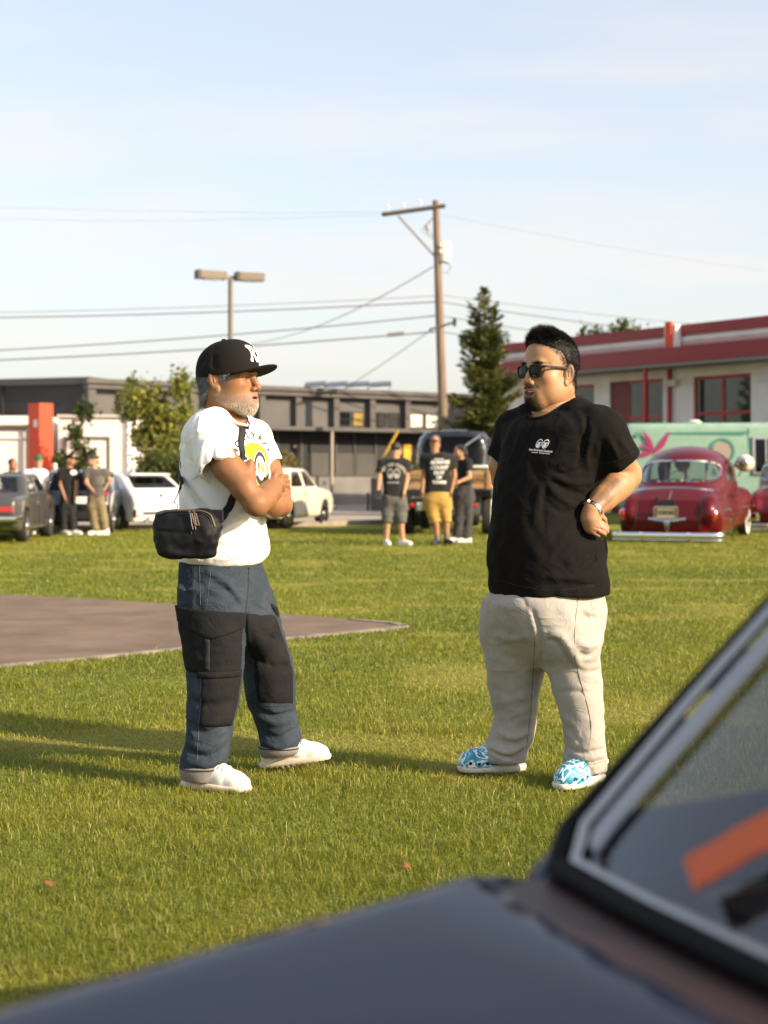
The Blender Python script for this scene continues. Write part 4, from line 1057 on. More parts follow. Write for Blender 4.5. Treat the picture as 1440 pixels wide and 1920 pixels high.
decal_obj('print_letter', shirt_bvh, [xf2(text_polys('N', .050, .0004), .036, -.008)], pc, PU, cV, castA, PRINTY, pr, .0031)
word = 'HAMMOKUYAMA'; lets = []
for i, ch in enumerate(word):
    a = R(205 - i * 17.4); lets.append(xf2(text_polys(ch, .036, .0012), .113 * math.cos(a), .120 * math.sin(a), a - R(90)))
decal_obj('print_lettering', shirt_bvh, lets, pc, PU, cV, castA, PRINTB, pr, .0012)
bk = Vector(Q(340, 868, -.1)); castB = Vector((-.8, -.6, 0)); UB = Vector((0, 0, 1)).cross(castB.normalized())
decal_obj('print_lettering', shirt_bvh, [xf2(text_polys(ch, .05, .001), -.01, .03 - i * .036) for i, ch in enumerate('SR')], bk, UB, cV, castB, PRINTB, shirt, .0012)

# ---- bare arms, neck, torso core
F = Field(Q(335, 1090, -.42), Q(575, 735, .42), .0046)
el_r, wr_r = Q(480, 944, -.285), Q(515, 913, -.09)
F.chain([sh_r, Q(428, 878, -.245), Q(458, 915, -.275), el_r], [.058, .056, .050, .0465], .012)
F.ell(Q(478, 953, -.29), (.036, .034, .030), .02)
F.chain([el_r, Q(494, 935, -.22), Q(508, 920, -.14), wr_r], [.045, .049, .042, .031], .014)
F.ell(Q(470, 885, -.245), (.02, .03, .05), .03)
# right hand tucked over the far arm
F.ell(Q(522, 908, -.02), (.030, .042, .034), .02)
for i, (a, b, c_) in enumerate((((528, 893, .0), (537, 893, .045), (538, 900, .09)), ((529, 901, -.005), (539, 902, .045), (541, 908, .09)), ((529, 909, -.01), (539, 911, .04), (541, 917, .085)), ((527, 917, -.01), (536, 920, .03), (539, 925, .07)))):
    F.chain([Q(518, 905 + i * 3, -.03), Q(*a), Q(*b), Q(*c_)], [.012, .0105, .0098, .0085], .006)
F.chain([Q(512, 902, -.07), Q(516, 890, -.05), Q(519, 882, -.01)], [.014, .0115, .009], .008)
# left (far) arm
el_l = Q(527, 945, .03)
F.chain([sh_l, Q(503, 880, .14), Q(520, 918, .09), el_l], [.055, .052, .048, .045], .012)
F.ell(Q(528, 953, .02), (.034, .036, .030), .02)
wr_l = Q(478, 925, -.20)
F.chain([el_l, Q(512, 948, -.06), Q(495, 940, -.13), wr_l], [.045, .047, .042, .030], .012)
F.ell(Q(466, 908, -.205), (.026, .024, .042), .015)
for i, p3 in enumerate((((461, 899, -.215), (460, 888, -.250), (459.5, 885, -.282)), ((465, 906, -.215), (464.5, 896, -.255), (464, 893, -.290)), ((469, 913, -.215), (469, 904.5, -.258), (468.5, 902, -.296)), ((473, 920, -.21), (473.5, 913, -.258), (473, 911, -.298)))):
    F.chain([Q(470, 912, -.20)] + [Q(*p) for p in p3], [.012, .0102, .0098, .0088], .003)
F.zloft([row(770, 400, 455, 0, 1.2, YT), row(800, 370, 470, 0, 1.3, YT), row(900, 352, 480, 0, 1.0, YT), row(1080, 348, 470, 0, 1.1, YT)], .02)
F.cone(Q(436, 740, 0), Q(420, 790, 0), .062, .066, .03)
F.ripple(.0012, 60, 5)
bodyA = F.poly(); 
# ---- legs core and feet sit inside trousers and shoes (kept coarse)
F = Field(Q(320, 1485, -.35), Q(640, 1060, .35), .011)
F.zloft([row(1075, 362, 462, 0, 1.1, YT), row(1150, 366, 480, 0, 1.1, YT)], .03)
F.chain([Q(400, 1110, -.1), Q(402, 1270, -.15), Q(385, 1440, -.19)], [.062, .05, .040], .02); F.chain([Q(462, 1120, .08), Q(504, 1260, .13), Q(525, 1400, .14)], [.055, .050, .040], .02)
F.cone(Q(378, 1448, -.19), Q(405, 1466, -.22), .026, .018, .02); F.cone(Q(520, 1408, .14), Q(555, 1424, .12), .026, .016, .02)
legsA = F.poly()
# ---- head
frA = Frame(Q(430.5, 710, -.02), YT + 5, 2, 0, 1.14)
HF = head_field(0.25, .0035, beardy=1); HF.fold([(.085, -.03, .036), (.09, 0, .034), (.085, .03, .036)], .006, -.0015); 
for s in (1, -1): HF.fold([(.072, s * .046, -.006), (.062, s * .056, -.010)], .004, -.002); HF.fold([(.084, s * .018, -.014), (.078, s * .036, -.019)], .004, -.0018)
hv, hf = HF.poly()
def beardA(x, y, z):
    zl = np.interp(x, [-.03, .0, .03, .055, .075, .1], [-.010, -.028, -.043, -.052, -.052, -.052])
    m = np.clip((zl - z) / .028, 0, 1) * np.clip((z + np.interp(x, [-.02, .01, .05, .08], [.078, .100, .128, .140])) / .012, 0, 1) * np.clip((x + .018) / .012, 0, 1)
    m *= 1 - np.exp(-((z + .0715) / .0095)**2 - (y / .028)**2) * (x > .07)
    return np.clip(m, 0, 1) * .55
cA = skin_cols(hv, (.29, .137, .060), (.32, .14, .10), .14, beardA, (.34, .26, .20))
hw = frA(hv)
v, f = join_np([(bodyA[0], bodyA[1]), (legsA[0], legsA[1]), (hw, hf)])
me = np_mesh('body', v, f); cols = np.tile(np.array((.265, .122, .052), np.float32), (len(v), 1)); cols[-len(hw):] = cA
za = bodyA[0]; 
set_attr(me, 'col', cols); ob('body', me, SKIN_A, man, None, True)
eyes(frA, man, SCLERA, IRIS, -4)
# beard and hair strands
nv = normals_of(hv, hf); r = np.random.default_rng(3)
bm_ = beardA(hv[:, 0], hv[:, 1], hv[:, 2]) / .55
def pick(prob, n):
    p = prob / prob.sum(); return r.choice(len(p), n, p=p)
i = pick(bm_ * (1 + 1.5 * (hv[:, 0] > .05) + 2.0 * (hv[:, 2] < -.085)), 4600)
L = np.where((hv[i, 2] < -.088) & (hv[i, 0] > .04), .0062, .0030) * np.where(hv[i, 0] < .04, .65, 1)
P = hv[i] + r.normal(size=(len(i), 3)) * .0008
v, f = strands(P, nv[i] * .75 + np.array((.25, 0, -.65)), L, .00034, np.array((0, 0, -.35)), 5, .28)
ob('beard', np_mesh('beard', frA(v), f), WHITEBEARD, man, None, True)
def hairA(x, y, z):
    lo = np.interp(x, [-.12, -.07, -.045, -.02, .02, .045], [-.085, -.085, -.055, .0, -.008, .0])
    return ((z > lo) & (z < .022 - .25 * np.minimum(x, 0)* -.0 + .12 * np.maximum(x, 0)) & (x < .048)).astype(float) * (1 - ((np.abs(x + .012) < .026) & (z < .022) & (z > -.05) & (x > -.032)))
hm = hairA(hv[:, 0], hv[:, 1], hv[:, 2]); i = pick(hm + 1e-9, 5200)
i = i[hm[i] > 0]; P = hv[i]; D = nv[i] * .55 + np.stack([-.55 * np.ones(len(i)), 0 * P[:, 1], -.75 * np.ones(len(i))], 1)
v, f = strands(P, D, np.where(P[:, 0] < -.04, .022, .017), .0007, np.array((-.1, 0, -.35)), 6, .22)
v2, f2 = strands(P, D, .012, .0012, np.array((-.1, 0, -.3)), 8, .3)
hj = join_np([(frA(v), f), (frA(v2), f2)]); ob('hair', np_mesh('hair', hj[0], hj[1]), GREYHAIR, man, None, True)
# ---- cap
frC = Frame(Q(430.0, 715, -.02), YT + 5, 5, 0, 1.14)
C = Field((-.14, -.115, .0), (.225, .115, .175), .0026)
C.ell((-.010, 0, .030), (.113, .089, .113)); C.ell((.036, 0, .064), (.069, .074, .074), .03)
C.put(lambda X, Y, Z: (.030 - .012 * (X < 2) + .10 * np.maximum(-X - .02, 0) * -.35) - Z + 0 * X + 0 * Y, (-.15, -.12, 0), (.23, .12, .18), .004, 'i')
for s in (1, -1):
    for a in (25, 90, 150):
        pts = [(-.010 + .107 * math.cos(R(a)) * math.sin(R(t)), s * .086 * math.sin(R(a)) * math.sin(R(t)), .030 + .112 * math.cos(R(t))) for t in range(4, 88, 8)]
        C.fold(pts, .0035, -.0018, False)
C.fold([(-.03, -.079, .085), (-.055, -.07, .068), (-.07, -.058, .045)], .016, -.006); C.fold([(.0, -.083, .088), (-.006, -.086, .06), (.004, -.086, .035)], .013, -.005); C.fold([(-.06, -.05, .1), (-.085, -.045, .06)], .014, -.004)
C.ripple(.0012, 50, 9)
cap = ob('cap', np_mesh('cap', *(lambda q: (frC(q[0]), q[1]))(C.poly())), CAPM, man, None, True)
B = Field((.02, -.105, .0), (.215, .105, .08), .0026)
def brim(X, Y, Z):
    rho = np.sqrt(((X - .075) / .108)**2 + (np.abs(Y) / .083)**2 * 1.0); zz = .022 + .012 * (X - .07) / .1 - 1.1 * Y * Y
    return np.maximum(np.maximum((rho - 1) * .08, np.abs(Z - zz) - .0032), .05 - X)
B.put(brim, (.03, -.1, 0), (.21, .1, .08))
ob('cap_brim', np_mesh('cap_brim', *(lambda q: (frC(q[0]), q[1]))(B.poly())), CAPM, cap, None, True)
MB().lathe([(.009, 0), (.009, .004), (.006, .0075), (0, .008)], frC.M @ Matrix.Translation((-.010, 0, .1405)), 14).build('cap_button', CAPM, cap, True, None, True)
cap_bvh = bvh_of(cap); fC = Vector(frC.d((1, 0, 0))); uC = Vector(frC.d((0, 1, 0))); vC = Vector(frC.d((.0, 0, 1)))
lo_ = Vector(frC((.09, 0.006, .080)))
decal_obj('cap_letters', cap_bvh, [xf2(text_polys('R', .088, .0030), -.018, 0, 0, .8, 1), xf2(text_polys('S', .088, .0030), .020, 0, 0, .8, 1)], lo_, uC, vC, fC, PRINTW, cap, .003)

# ---- denim trousers
F = Field(Q(318, 1470, -.36), Q(590, 1040, .34), .0062)
F.zloft([row(1046, 334, 484, 0, 1.05, YT), row(1070, 331, 488, 0, 1.1, YT), row(1100, 331, 498, 0, 1.12, YT), row(1140, 336, 507, 0, 1.12, YT), row(1172, 344, 511, 0, .82, YT), row(1196, 354, 506, .02, .5, YT), row(1214, 380, 490, .03, .3, YT)], n=2.4)
legR = [row(1100, 333, 462, -.10, 1.05, -20), row(1150, 341, 461, -.11, 1.1, -20), row(1200, 346, 459, -.13, 1.0, -20), row(1250, 348, 455, -.14, 1.0, -20), row(1300, 350, 448, -.15, 1.0, -20), row(1350, 349, 438, -.17, .98, -20), row(1390, 346, 430, -.18, .98, -20), row(1415, 342, 427, -.19, .98, -20), row(1438, 341, 423, -.19, 1, -20), row(1456, 343, 419, -.19, 1, -20)]
legL = [row(1100, 430, 500, .10, 1.9, -20), row(1150, 446, 519, .11, 1.7, -20), row(1200, 453, 535, .12, 1.35, -20), row(1240, 455, 546, .13, 1.15, -20), row(1280, 457, 551, .13, 1.05, -20), row(1320, 463, 552, .13, 1.0, -20), row(1350, 474, 555, .14, 1.0, -20), row(1380, 483, 561, .14, 1, -20), row(1400, 487, 564, .14, 1, -20), row(1416, 490, 560, .14, 1, -20)]
F.zloft(legR, .035, n=2.3); F.zloft(legL, .045, n=2.3)
F.folds([([(346, 1388), (385, 1404), (427, 1382)], .014, .015), ([(346, 1402), (390, 1420), (424, 1402)], .010, -.014), ([(352, 1352), (388, 1374), (432, 1350)], .012, -.011), ([(350, 1368), (380, 1390), (425, 1368)], .010, .010),
    ([(345, 1424), (385, 1436), (422, 1420)], .010, .012), ([(352, 1292), (392, 1306), (444, 1288)], .012, .009), ([(352, 1312), (395, 1322), (440, 1312)], .012, -.009), ([(360, 1230), (400, 1240), (450, 1225)], .014, .007),
    ([(460, 1246), (500, 1266), (548, 1258)], .012, .013), ([(470, 1225), (510, 1248), (546, 1246)], .010, -.013), ([(475, 1196), (510, 1216), (538, 1218)], .012, .011), ([(482, 1180), (505, 1194), (532, 1192)], .010, -.010),
    ([(474, 1338), (515, 1356), (556, 1346)], .012, .015), ([(470, 1318), (510, 1342), (552, 1334)], .009, -.014), ([(484, 1368), (520, 1384), (560, 1362)], .011, -.011), ([(488, 1390), (525, 1402), (562, 1382)], .011, .012),
    ([(345, 1080), (352, 1130), (350, 1180)], .012, -.009), ([(465, 1062), (468, 1110), (458, 1190)], .009, -.014), ([(385, 1070), (425, 1092), (452, 1128)], .016, .008), ([(395, 1090), (430, 1110), (455, 1148)], .012, -.007), ([(470, 1128), (490, 1142), (506, 1146)], .010, -.010), ([(468, 1146), (486, 1154), (508, 1156)], .010, .009),
    ([(362, 1060), (363, 1100), (361, 1136)], .006, .004), ([(380, 1280), (385, 1320), (380, 1356)], .014, .006)])
F.ripple(.0035, 24, 13, (1, 1, .7)); F.ripple(.0014, 80, 14)
tro = F.build('trousers', DENIM, man); tro_bvh = bvh_of(tro)
def axis_of(lv):
    lv = np.array(sorted(lv)); return lambda z: (float(np.interp(z, lv[:, 0], lv[:, 1])), float(np.interp(z, lv[:, 0], lv[:, 2])))
axR, axL = axis_of(legR), axis_of(legL)
zpx = lambda py, dy: float(at(0, py, 6.17 + dy).z)
zr = lambda py: zpx(py, -.22); zl = lambda py: zpx(py, .06)
wrap_patch('cargo_pocket', tro_bvh, axR, lambda t: zr(1150 + 14 * t), lambda t: zr(1258 + 6 * t), -168, -26, CHAR, tro, .004)
wrap_patch('pocket_flap', tro_bvh, axR, lambda t: zr(1137 + 14 * t), lambda t: zr(1164 + 26 * (1 - abs(t - .5) * 2) + 14 * t), -162, -24, CHAR, tro, .010)
wrap_patch('pocket_pleat', tro_bvh, axR, lambda t: zr(1196), lambda t: zr(1254), -101, -92, STITCHD, tro, .0085, na=4)
wrap_patch('knee_patch', tro_bvh, axR, lambda t: zr(1268), lambda t: zr(1358 + 4 * t), -108, -16, CHAR, tro, .003)
wrap_patch('patch_welt', tro_bvh, axR, lambda t: zr(1258), lambda t: zr(1270), -118, -20, CHAR, tro, .006, nz=3)
def far_patch(u, v):
    ys = np.interp(u, [0, .8, 1], [1150, 1149, 1152]); ye = np.interp(u, [0, 1], [1319, 1321]); y = ys + (ye - ys) * v
    xl = np.interp(y, [1140, 1192, 1220, 1242, 1320], [461, 460, 465, 478, 482]); xr = np.interp(y, [1134, 1156, 1200, 1240, 1262, 1321], [505, 517, 533, 545, 550, 550]); return xl + (xr - xl) * u, y
sight_patch('knee_patch', F, far_patch, CHAR, tro, .008)
sight_patch('pocket_flap', F, lambda u, v: (505 + 14 * u + v * 3, 1130 + 8 * u + v * (8 + 14 * u)), CHAR, tro, .009, 6, 6)
for pts, r_, m_ in (([(374, 1062), (375, 1100), (376, 1134)], .0011, STITCH), ([(377, 1262), (376, 1320), (372, 1372), (370, 1428)], .0012, STITCH), ([(466, 1064), (465, 1105), (461, 1148)], .0022, STITCHD), ([(476, 1222), (480, 1290), (498, 1345), (512, 1392)], .0012, STITCHD),
    ([(388, 1272), (386, 1318), (381, 1356)], .0010, STITCHD), ([(383, 1357), (408, 1361), (434, 1360)], .0010, STITCHD), ([(484, 1322), (520, 1325), (550, 1322)], .0011, STITCHD), ([(396, 1064), (392, 1100), (388, 1134)], .0009, STITCH)):
    sight_seam('seam', F, pts, r_, m_, tro)
# turned-up cuffs
for lv, p0, p1, tilt in ((legR, 1434, 1462, .10), (legL, 1396, 1420, -.16)):
    b0 = sorted(lv)[0]; C = Field((b0[1] - .16, b0[2] - .16, b0[0] - .08), (b0[1] + .16, b0[2] + .16, b0[0] + .14), .005)
    dyc = b0[2] - 6.17; xs = (338, 423) if lv is legR else (487, 566); x2 = (344, 419) if lv is legR else (490, 547)
    rows = [row(p0, *xs, dyc, 1, -20), row((p0 + p1) / 2, xs[0], xs[1] - 2, dyc, 1, -20), row(p1, *x2, dyc, 1, -20)]
    C.zloft(rows, n=2.3, capr=.006); inner = [(z_ - .03 if k_ == 0 else z_, a, b_, c_ - .012, d_ - .012, e_) for k_, (z_, a, b_, c_, d_, e_) in enumerate(sorted(rows))]
    C.zloft(inner[:2], op='s', n=2.3); C.ripple(.002, 40, 17)
    C.fold([(b0[1] - .1, b0[2] - .1, b0[0] + .02), (b0[1], b0[2] - .11, b0[0] + .012), (b0[1] + .09, b0[2] - .08, b0[0] + .03)], .009, -.004)
    cf = C.build('cuff', CUFFM, tro); cb = bvh_of(cf); hem_ring(cb, (b0[1], b0[2], sorted(rows)[-1][0] - .008), (0, 0, 1), .11, 'stitching', DENIM, cf, .003)

# ---- white trainers
WSHOE = pm('white shoe knit', (.74, .72, .68), .7, var=.05, vs=30, bump=.15, bs=300); WSOLE = pm('cream sole', (.66, .58, .44), .6, var=.08, vs=20, dirt=((.35, .27, .17), 14, .5)); LACE = pm('white lace', (.46, .45, .43), .85); SHOED = pm('shoe lining', (.25, .23, .22), .9)
def trainer(org, yaw, pitch, L=.29):
    fr = Frame(org, yaw, pitch); k = L / .29
    S = Field((-.03, -.075, -.01), (.33 * k, .075, .15), .0034)
    S.cone((.048 * k, 0, .05), (.052 * k, 0, .112), .041, .043); S.chain([(.045 * k, 0, .04), (.11 * k, 0, .056), (.17 * k, .003, .046), (.225 * k, .004, .032), (.254 * k, .004, .028)], [.038, .043, .043, .039, .031], .02)
    S.cone((.085 * k, 0, .096), (.145 * k, 0, .076), .028, .022, .025)
    S.rbox((.15, 0, -.05), (.3, .2, .066), 0, .006, 's'); S.cone((.05 * k, 0, .105), (.047 * k, 0, .17), .033, .040, .004, 's')
    S.fold([(.005, -.038, .05), (.06, -.05, .03), (.12, -.05, .05), (.16, -.047, .075)], .006, -.0035); S.fold([(.185 * k, -.052, .02), (.20 * k, -.03, .07), (.2 * k, .03, .07)], .006, -.003); S.fold([(.01, -.03, .09), (.05, -.043, .085), (.09, -.03, .11)], .006, .004); S.fold([(.06, -.045, .02), (.09, -.05, .05), (.11, -.045, .085)], .005, -.005); S.fold([(.10, -.05, .02), (.125, -.052, .045), (.14, -.045, .07)], .005, -.005); S.ripple(.0014, 70, 3)
    v, f = S.poly(); o = ob('shoe', np_mesh('shoe', fr(v), f), WSHOE, man, None, True); sb = bvh_of(o)
    S = Field((-.03, -.075, -.01), (.33 * k, .075, .06), .0034)
    for (cx, rx, ry) in ((.058 * k, .066 * k, .040), (.200 * k, .090 * k, .047)): S.zloft([(0.0, cx, 0, rx - .006, ry - .005, 0), (.010, cx, 0, rx, ry, 0), (.024, cx, 0, rx, ry, 0)], .05, n=2.5, capr=.004)
    for i in range(12): S.cone((.012 + i * .0235 * k, -.06, -.001), (.012 + i * .0235 * k, .06, -.001), .005, .005, .002, 's')
    v, f = S.poly(); ob('sole', np_mesh('sole', fr(v), f), WSOLE, o, None, True)
    b = MB()
    for i in range(6):
        x = .100 * k + i * .0175; P = []
        for t in np.linspace(-1, 1, 9):
            y = t * .030; h = sb.ray_cast(Vector(fr((x + .004 * t, y, .2))), Vector(fr.d((0, 0, -1))), .3)
            if h[0] is not None: P.append(h[0] + Vector((0, 0, .0008)))
        if len(P) > 2: b.tube(P, .0034, 6)
    for s in (1, -1):
        lp_ = [fr((.100, s * .004, .130)), fr((.108, s * .026, .132)), fr((.124, s * .042, .106)), fr((.120, s * .036, .090)), fr((.104, s * .008, .128))]; b.tube([Vector(q) for q in smooth_line(lp_, 14)], .0024, 6)
    b.build('laces', LACE, o, True, None, True); return o
hA = Q(345, 1478, -.17); hA[2] = .004
trainer(hA, -24, 0); hB = Q(491, 1447, .16); hB[2] = .012
trainer(hB, -9, 9.0)

# ---- sling bag
BAGM = pm('bag nylon', (.0045, .0055, .0075), .6, var=.2, vs=30, bump=.25, bs=400, spec=.25); BAGB = pm('bag trim', (.008, .008, .009), .5); ZIPM = pm('zip tape', (.12, .09, .06), .4, .2); ZIPP = pm('zip puller cord', (.15, .11, .08), .6); WEB = pm('black webbing', (.009, .009, .010), .8, bump=.3, bs=300)
bag = thing('sling_bag', "black sling bag hanging at the older man's hip on a webbing strap", 'bag', Q(352, 1000, -.26))
frB = Frame(Q(352, 1000, -.262), 0 - 8, 0, 0, 1.0)                       # local x to the right, y away, z up
G = Field((-.17, -.085, -.13), (.17, .085, .13), .0042)
G.zloft([(-.098, .004, .002, .078, .034, 0), (-.085, .0, 0, .100, .044, 0), (-.055, -.002, 0, .118, .052, 0), (0, -.003, -.002, .130, .056, 0), (.045, -.004, 0, .133, .052, 0), (.075, -.004, .004, .124, .042, 0), (.090, -.004, .006, .105, .030, 0)], n=2.7, capr=.014)
G.fold([(-.13, -.045, .012), (0, -.062, .004), (.03, -.062, .006)], .006, -.006, False); G.fold([(-.12, -.04, .070), (-.03, -.055, .066), (.028, -.056, .060)], .005, .004)
G.fold([(.03, -.06, .066), (.03, -.066, 0), (.036, -.06, -.06)], .006, -.005, False); G.fold([(.128, -.03, .05), (.10, -.055, -.0), (.085, -.05, -.05), (.07, -.04, -.08)], .006, -.007, False)
G.fold([(.04, -.06, -.02), (.07, -.06, -.035), (.09, -.055, -.03)], .010, .006); G.fold([(-.06, -.055, -.03), (-.01, -.06, -.06), (.05, -.05, -.07)], .016, -.006); G.fold([(-.1, -.04, -.05), (-.05, -.05, -.075), (.02, -.045, -.085)], .014, .005)
G.ripple(.003, 40, 31); G.ripple(.0014, 100, 32)
v, f = G.poly(); gb_ = ob('bag_body', np_mesh('bag_body', frB(v), f), BAGM, bag, None, True); gbv = bvh_of(gb_)
def onbag(pts, r, name, m, n=30, off=.002, par=None):
    P = []
    for p in smooth_line([frB(p) for p in pts], n):
        h = gbv.find_nearest(Vector(p)); P.append(h[0] + h[1].normalized() * off)
    return MB().tube(P, r, 6).build(name, m, par or bag, True, None, True)
onbag([(-.12, -.04, .083), (-.05, -.03, .092), (.04, -.03, .092), (.095, -.035, .078), (.118, -.04, .045), (.122, -.045, .03)], .0042, 'zip', ZIPM)
onbag([(-.12, -.045, .076), (-.05, -.036, .083), (.04, -.036, .083), (.088, -.041, .07), (.11, -.046, .04)], .0022, 'piping', BAGB)
onbag([(.03, -.06, .075), (.026, -.065, .04), (.03, -.066, .0)], .0018, 'piping', BAGB)
for dx in (.034, .050):
    q = Vector(frB((dx - .012, -.055, .088))); MB().tube([q, q + Vector((.004, -.006, -.02)), q + Vector((.010, -.012, -.055)), q + Vector((.014, -.012, -.105 + dx)), q + Vector((.024, -.012, -.104 + dx)), q + Vector((.020, -.012, -.05)), q + Vector((.008, -.006, -.01))], .0027, 6).build('zip_puller', ZIPP, bag, True, None, True)
    MB().box(q + Vector((0, -.003, .0)), (.010, .008, .012), bev=.002).build('zip_slider', ZIPM, bag, False, None, True)
# buckle ring and strap
MB().tube([Vector(q) for q in (Q(318, 956, -.25), Q(322, 942, -.24), Q(334, 945, -.24), Q(331, 957, -.25))], .0026, 6).build('strap_buckle', pm('buckle metal', (.35, .33, .30), .3, .9), bag, True, None, True)
ribbon('strap', shirt_bvh, [Q(326, 944, -.245), Q(333, 925, -.20), Q(341, 903, -.13), Q(344, 885, -.05), Q(342, 860, .04), Q(352, 825, .13), Q(385, 782, .18), Q(425, 770, .14), Q(452, 780, -.02), Q(462, 792, -.12), Q(468, 818, -.17), Q(472, 850, -.18), Q(472, 885, -.18), Q(464, 912, -.20), Q(447, 935, -.23), Q(428, 957, -.255), Q(412, 975, -.275)], .029, WEB, bag, .004, 110, lambda t: t < .12 or t > .955)
MB().box(Vector(Q(407, 968, -.275)), (.05, .012, .05), rz=R(-15), bev=.004).build('strap_anchor', WEB, bag, False, None, True)
# ================================================================== VEHICLES
def poly_sdf(P, X, Z):
    """signed distance to a closed polygon in the x-z plane on broadcast arrays"""
    P = np.array(P, np.float32); X, Z = np.broadcast_arrays(X, Z); d = np.full(X.shape, 1e9, np.float32); s = np.ones(X.shape, np.float32); n = len(P)
    for i in range(n):
        a, b = P[i], P[(i + 1) % n]; e = b - a; wx, wz = X - a[0], Z - a[1]
        t = np.clip((wx * e[0] + wz * e[1]) / (e @ e), 0, 1); d = np.minimum(d, (wx - e[0] * t)**2 + (wz - e[1] * t)**2)
        c1 = Z >= a[1]; c2 = Z < b[1]; c3 = e[0] * wz > e[1] * wx
        s = np.where((c1 & c2 & c3) | (~c1 & ~c2 & ~c3), -s, s)
    return np.sqrt(d) * s
def smax(a, b, k):
    t = np.clip(.5 - .5 * (b - a) / k, 0, 1); return b + (a - b) * t + k * t * (1 - t)
def prof(F, P, w, k=.1, u=0.0):
    """body from a side profile P (x,z) and a half-width function w(X,Z)"""
    X, Y, Z = F.grid(tuple(slice(0, len(a)) for a in F.ax)); dp = poly_sdf(P, X, Z)
    d = smax(dp, np.abs(Y) - w(X, Z), k)
    if u > 0:
        t = np.clip(.5 + .5 * (d - F.d) / u, 0, 1); F.d = (d + (F.d - d) * t - u * t * (1 - t)).astype(np.float32)
    else: F.d = np.minimum(F.d, d).astype(np.float32)
    return F
def arch(F, x, r, z, yin=.45):
    F.put(lambda X, Y, Z: np.maximum(np.sqrt((X - x)**2 + (Z - z)**2) - r + 0 * Y, yin - np.abs(Y) + 0 * X), (x - r, -1.3, z - r), (x + r, 1.3, z + r), .02, 's')
def shell(F, ops, belt, paint, glass, parent, wall=.05, name='body', gl_off=.016):
    """hollow the cabin above the belt, cut the window openings, and lay one glass sheet in each; ops: (name, fn(X,Y,Z)->distance)"""
    d0 = F.d.copy(); X, Y, Z = F.grid(tuple(slice(0, len(a)) for a in F.ax))
    F.d = np.maximum(F.d, -np.maximum(d0 + wall, belt - Z)).astype(np.float32); O = []
    for nm, fn in ops:
        o = fn(X, Y, Z).astype(np.float32); F.d = np.maximum(F.d, -o); O.append((nm, np.broadcast_to(o, F.d.shape)))
    b = F.build(name, paint, parent, False)
    G = Field.__new__(Field); G.lo, G.h, G.ax = F.lo, F.h, F.ax; G.d = d0 + gl_off; v, fs = G.poly(); q = fs[0]; c = v[q].mean(1)
    for nm, o in O:
        G.d = o; keep = G.sample(c) < F.h * .5; qq = q[keep]
        if not len(qq): continue
        u, inv = np.unique(qq, return_inverse=True); ob(nm, np_mesh(nm, v[u], [inv.reshape(qq.shape)]), glass, parent)
    return b
def quadwin(P, axis='y', side=1, inner=.3, r=.05):
    """opening: convex polygon P in (x,z) on a side, or in (y,z) on an end"""
    def fn(X, Y, Z):
        A, lim = (X, inner - side * Y) if axis == 'y' else (Y, inner - side * X)
        return np.maximum(poly_sdf(P, A, Z) , lim)
    return fn
TYRE = pm('tyre rubber', (.018, .017, .016), .85, var=.2, vs=20); CHROME = pm('chrome', (.78, .77, .75), .07, 1.0); ALLOY = pm('alloy rim', (.50, .47, .43), .28, .9)
WALL_W = pm('whitewall', (.72, .68, .60), .7); BLKP = pm('black plastic', (.015, .015, .016), .6); REDL = pm('red lamp lens', (.42, .012, .010), .12, coat=.6); AMB = pm('amber lens', (.7, .25, .02), .15)
PLATE = pm('number plate', (.52, .42, .25), .5); PLATEW = pm('pale plate', (.70, .68, .62), .5); SEATM = pm('seat cloth', (.05, .04, .035), .9); GLZ = glass_mat('car glass', (.66, .70, .68), .02); GLD = glass_mat('tinted glass', (.14, .14, .135), -.03)
def wheel(parent, x, y, r, w, rim_m=ALLOY, white=False, tyre_m=TYRE, z=None, hub=CHROME, spokes=0, dish=.3):
    s = 1 if y > 0 else -1; M = Matrix.Translation((x, y, r if z is None else z)) @ Matrix.Rotation(R(-90 * s), 4, 'X'); ri = r * (.62 if not white else .58)
    t = MB().lathe([(ri, -w / 2), (r * .93, -w / 2), (r, -w * .34), (r, w * .34), (r * .95, w / 2), (ri, w / 2)], M, 28, True).build('wheel', tyre_m, parent, True)
    if white: MB().lathe([(r * .66, w / 2 + .002), (r * .90, w / 2 + .004), (r * .91, w / 2 - .002)], M, 28).build('whitewall', WALL_W, t, True)
    MB().lathe([(ri, w / 2 + .004), (ri * .94, w / 2 + .004), (ri * .88, w * dish), (ri * .45, w * (dish - .06)), (ri * .40, w / 2), (0, w / 2 + .02)], M, 24).build('rim', rim_m, t, True)
    MB().lathe([(ri * .44, w / 2 - .005), (ri * .36, w / 2 + .03), (ri * .15, w / 2 + .045), (0, w / 2 + .047)], M, 18).build('hub_cap', hub, t, True)
    for i in range(spokes):
        th = 2 * math.pi * i / spokes; MB().box(None, (ri * .14, ri * .62, .02), M=M @ Matrix.Rotation(th, 4, 'Z') @ Matrix.Translation((0, ri * .62, w * (dish + .08)))).build('spoke', rim_m, t)
    return t
def seats(parent, xs, y, z, w=.42, hgt=.5):
    for x in xs:
        for s in (1, -1):
            b = MB(); b.box((x, s * y, z), (.45, w, .16), bev=.05); b.build('seat', SEATM, parent, True); b = MB(); b.box(None, (.12, w, hgt), M=Matrix.Translation((x - .22, s * y, z + .28)) @ Matrix.Rotation(R(-12), 4, 'Y'), bev=.05); b.build('seat_back', SEATM, parent, True)
def car_thing(name, label, cat, x, y, heading, group=None): return thing(name, label, cat, (x, y, 0), math.atan2(heading[1], heading[0]), group)
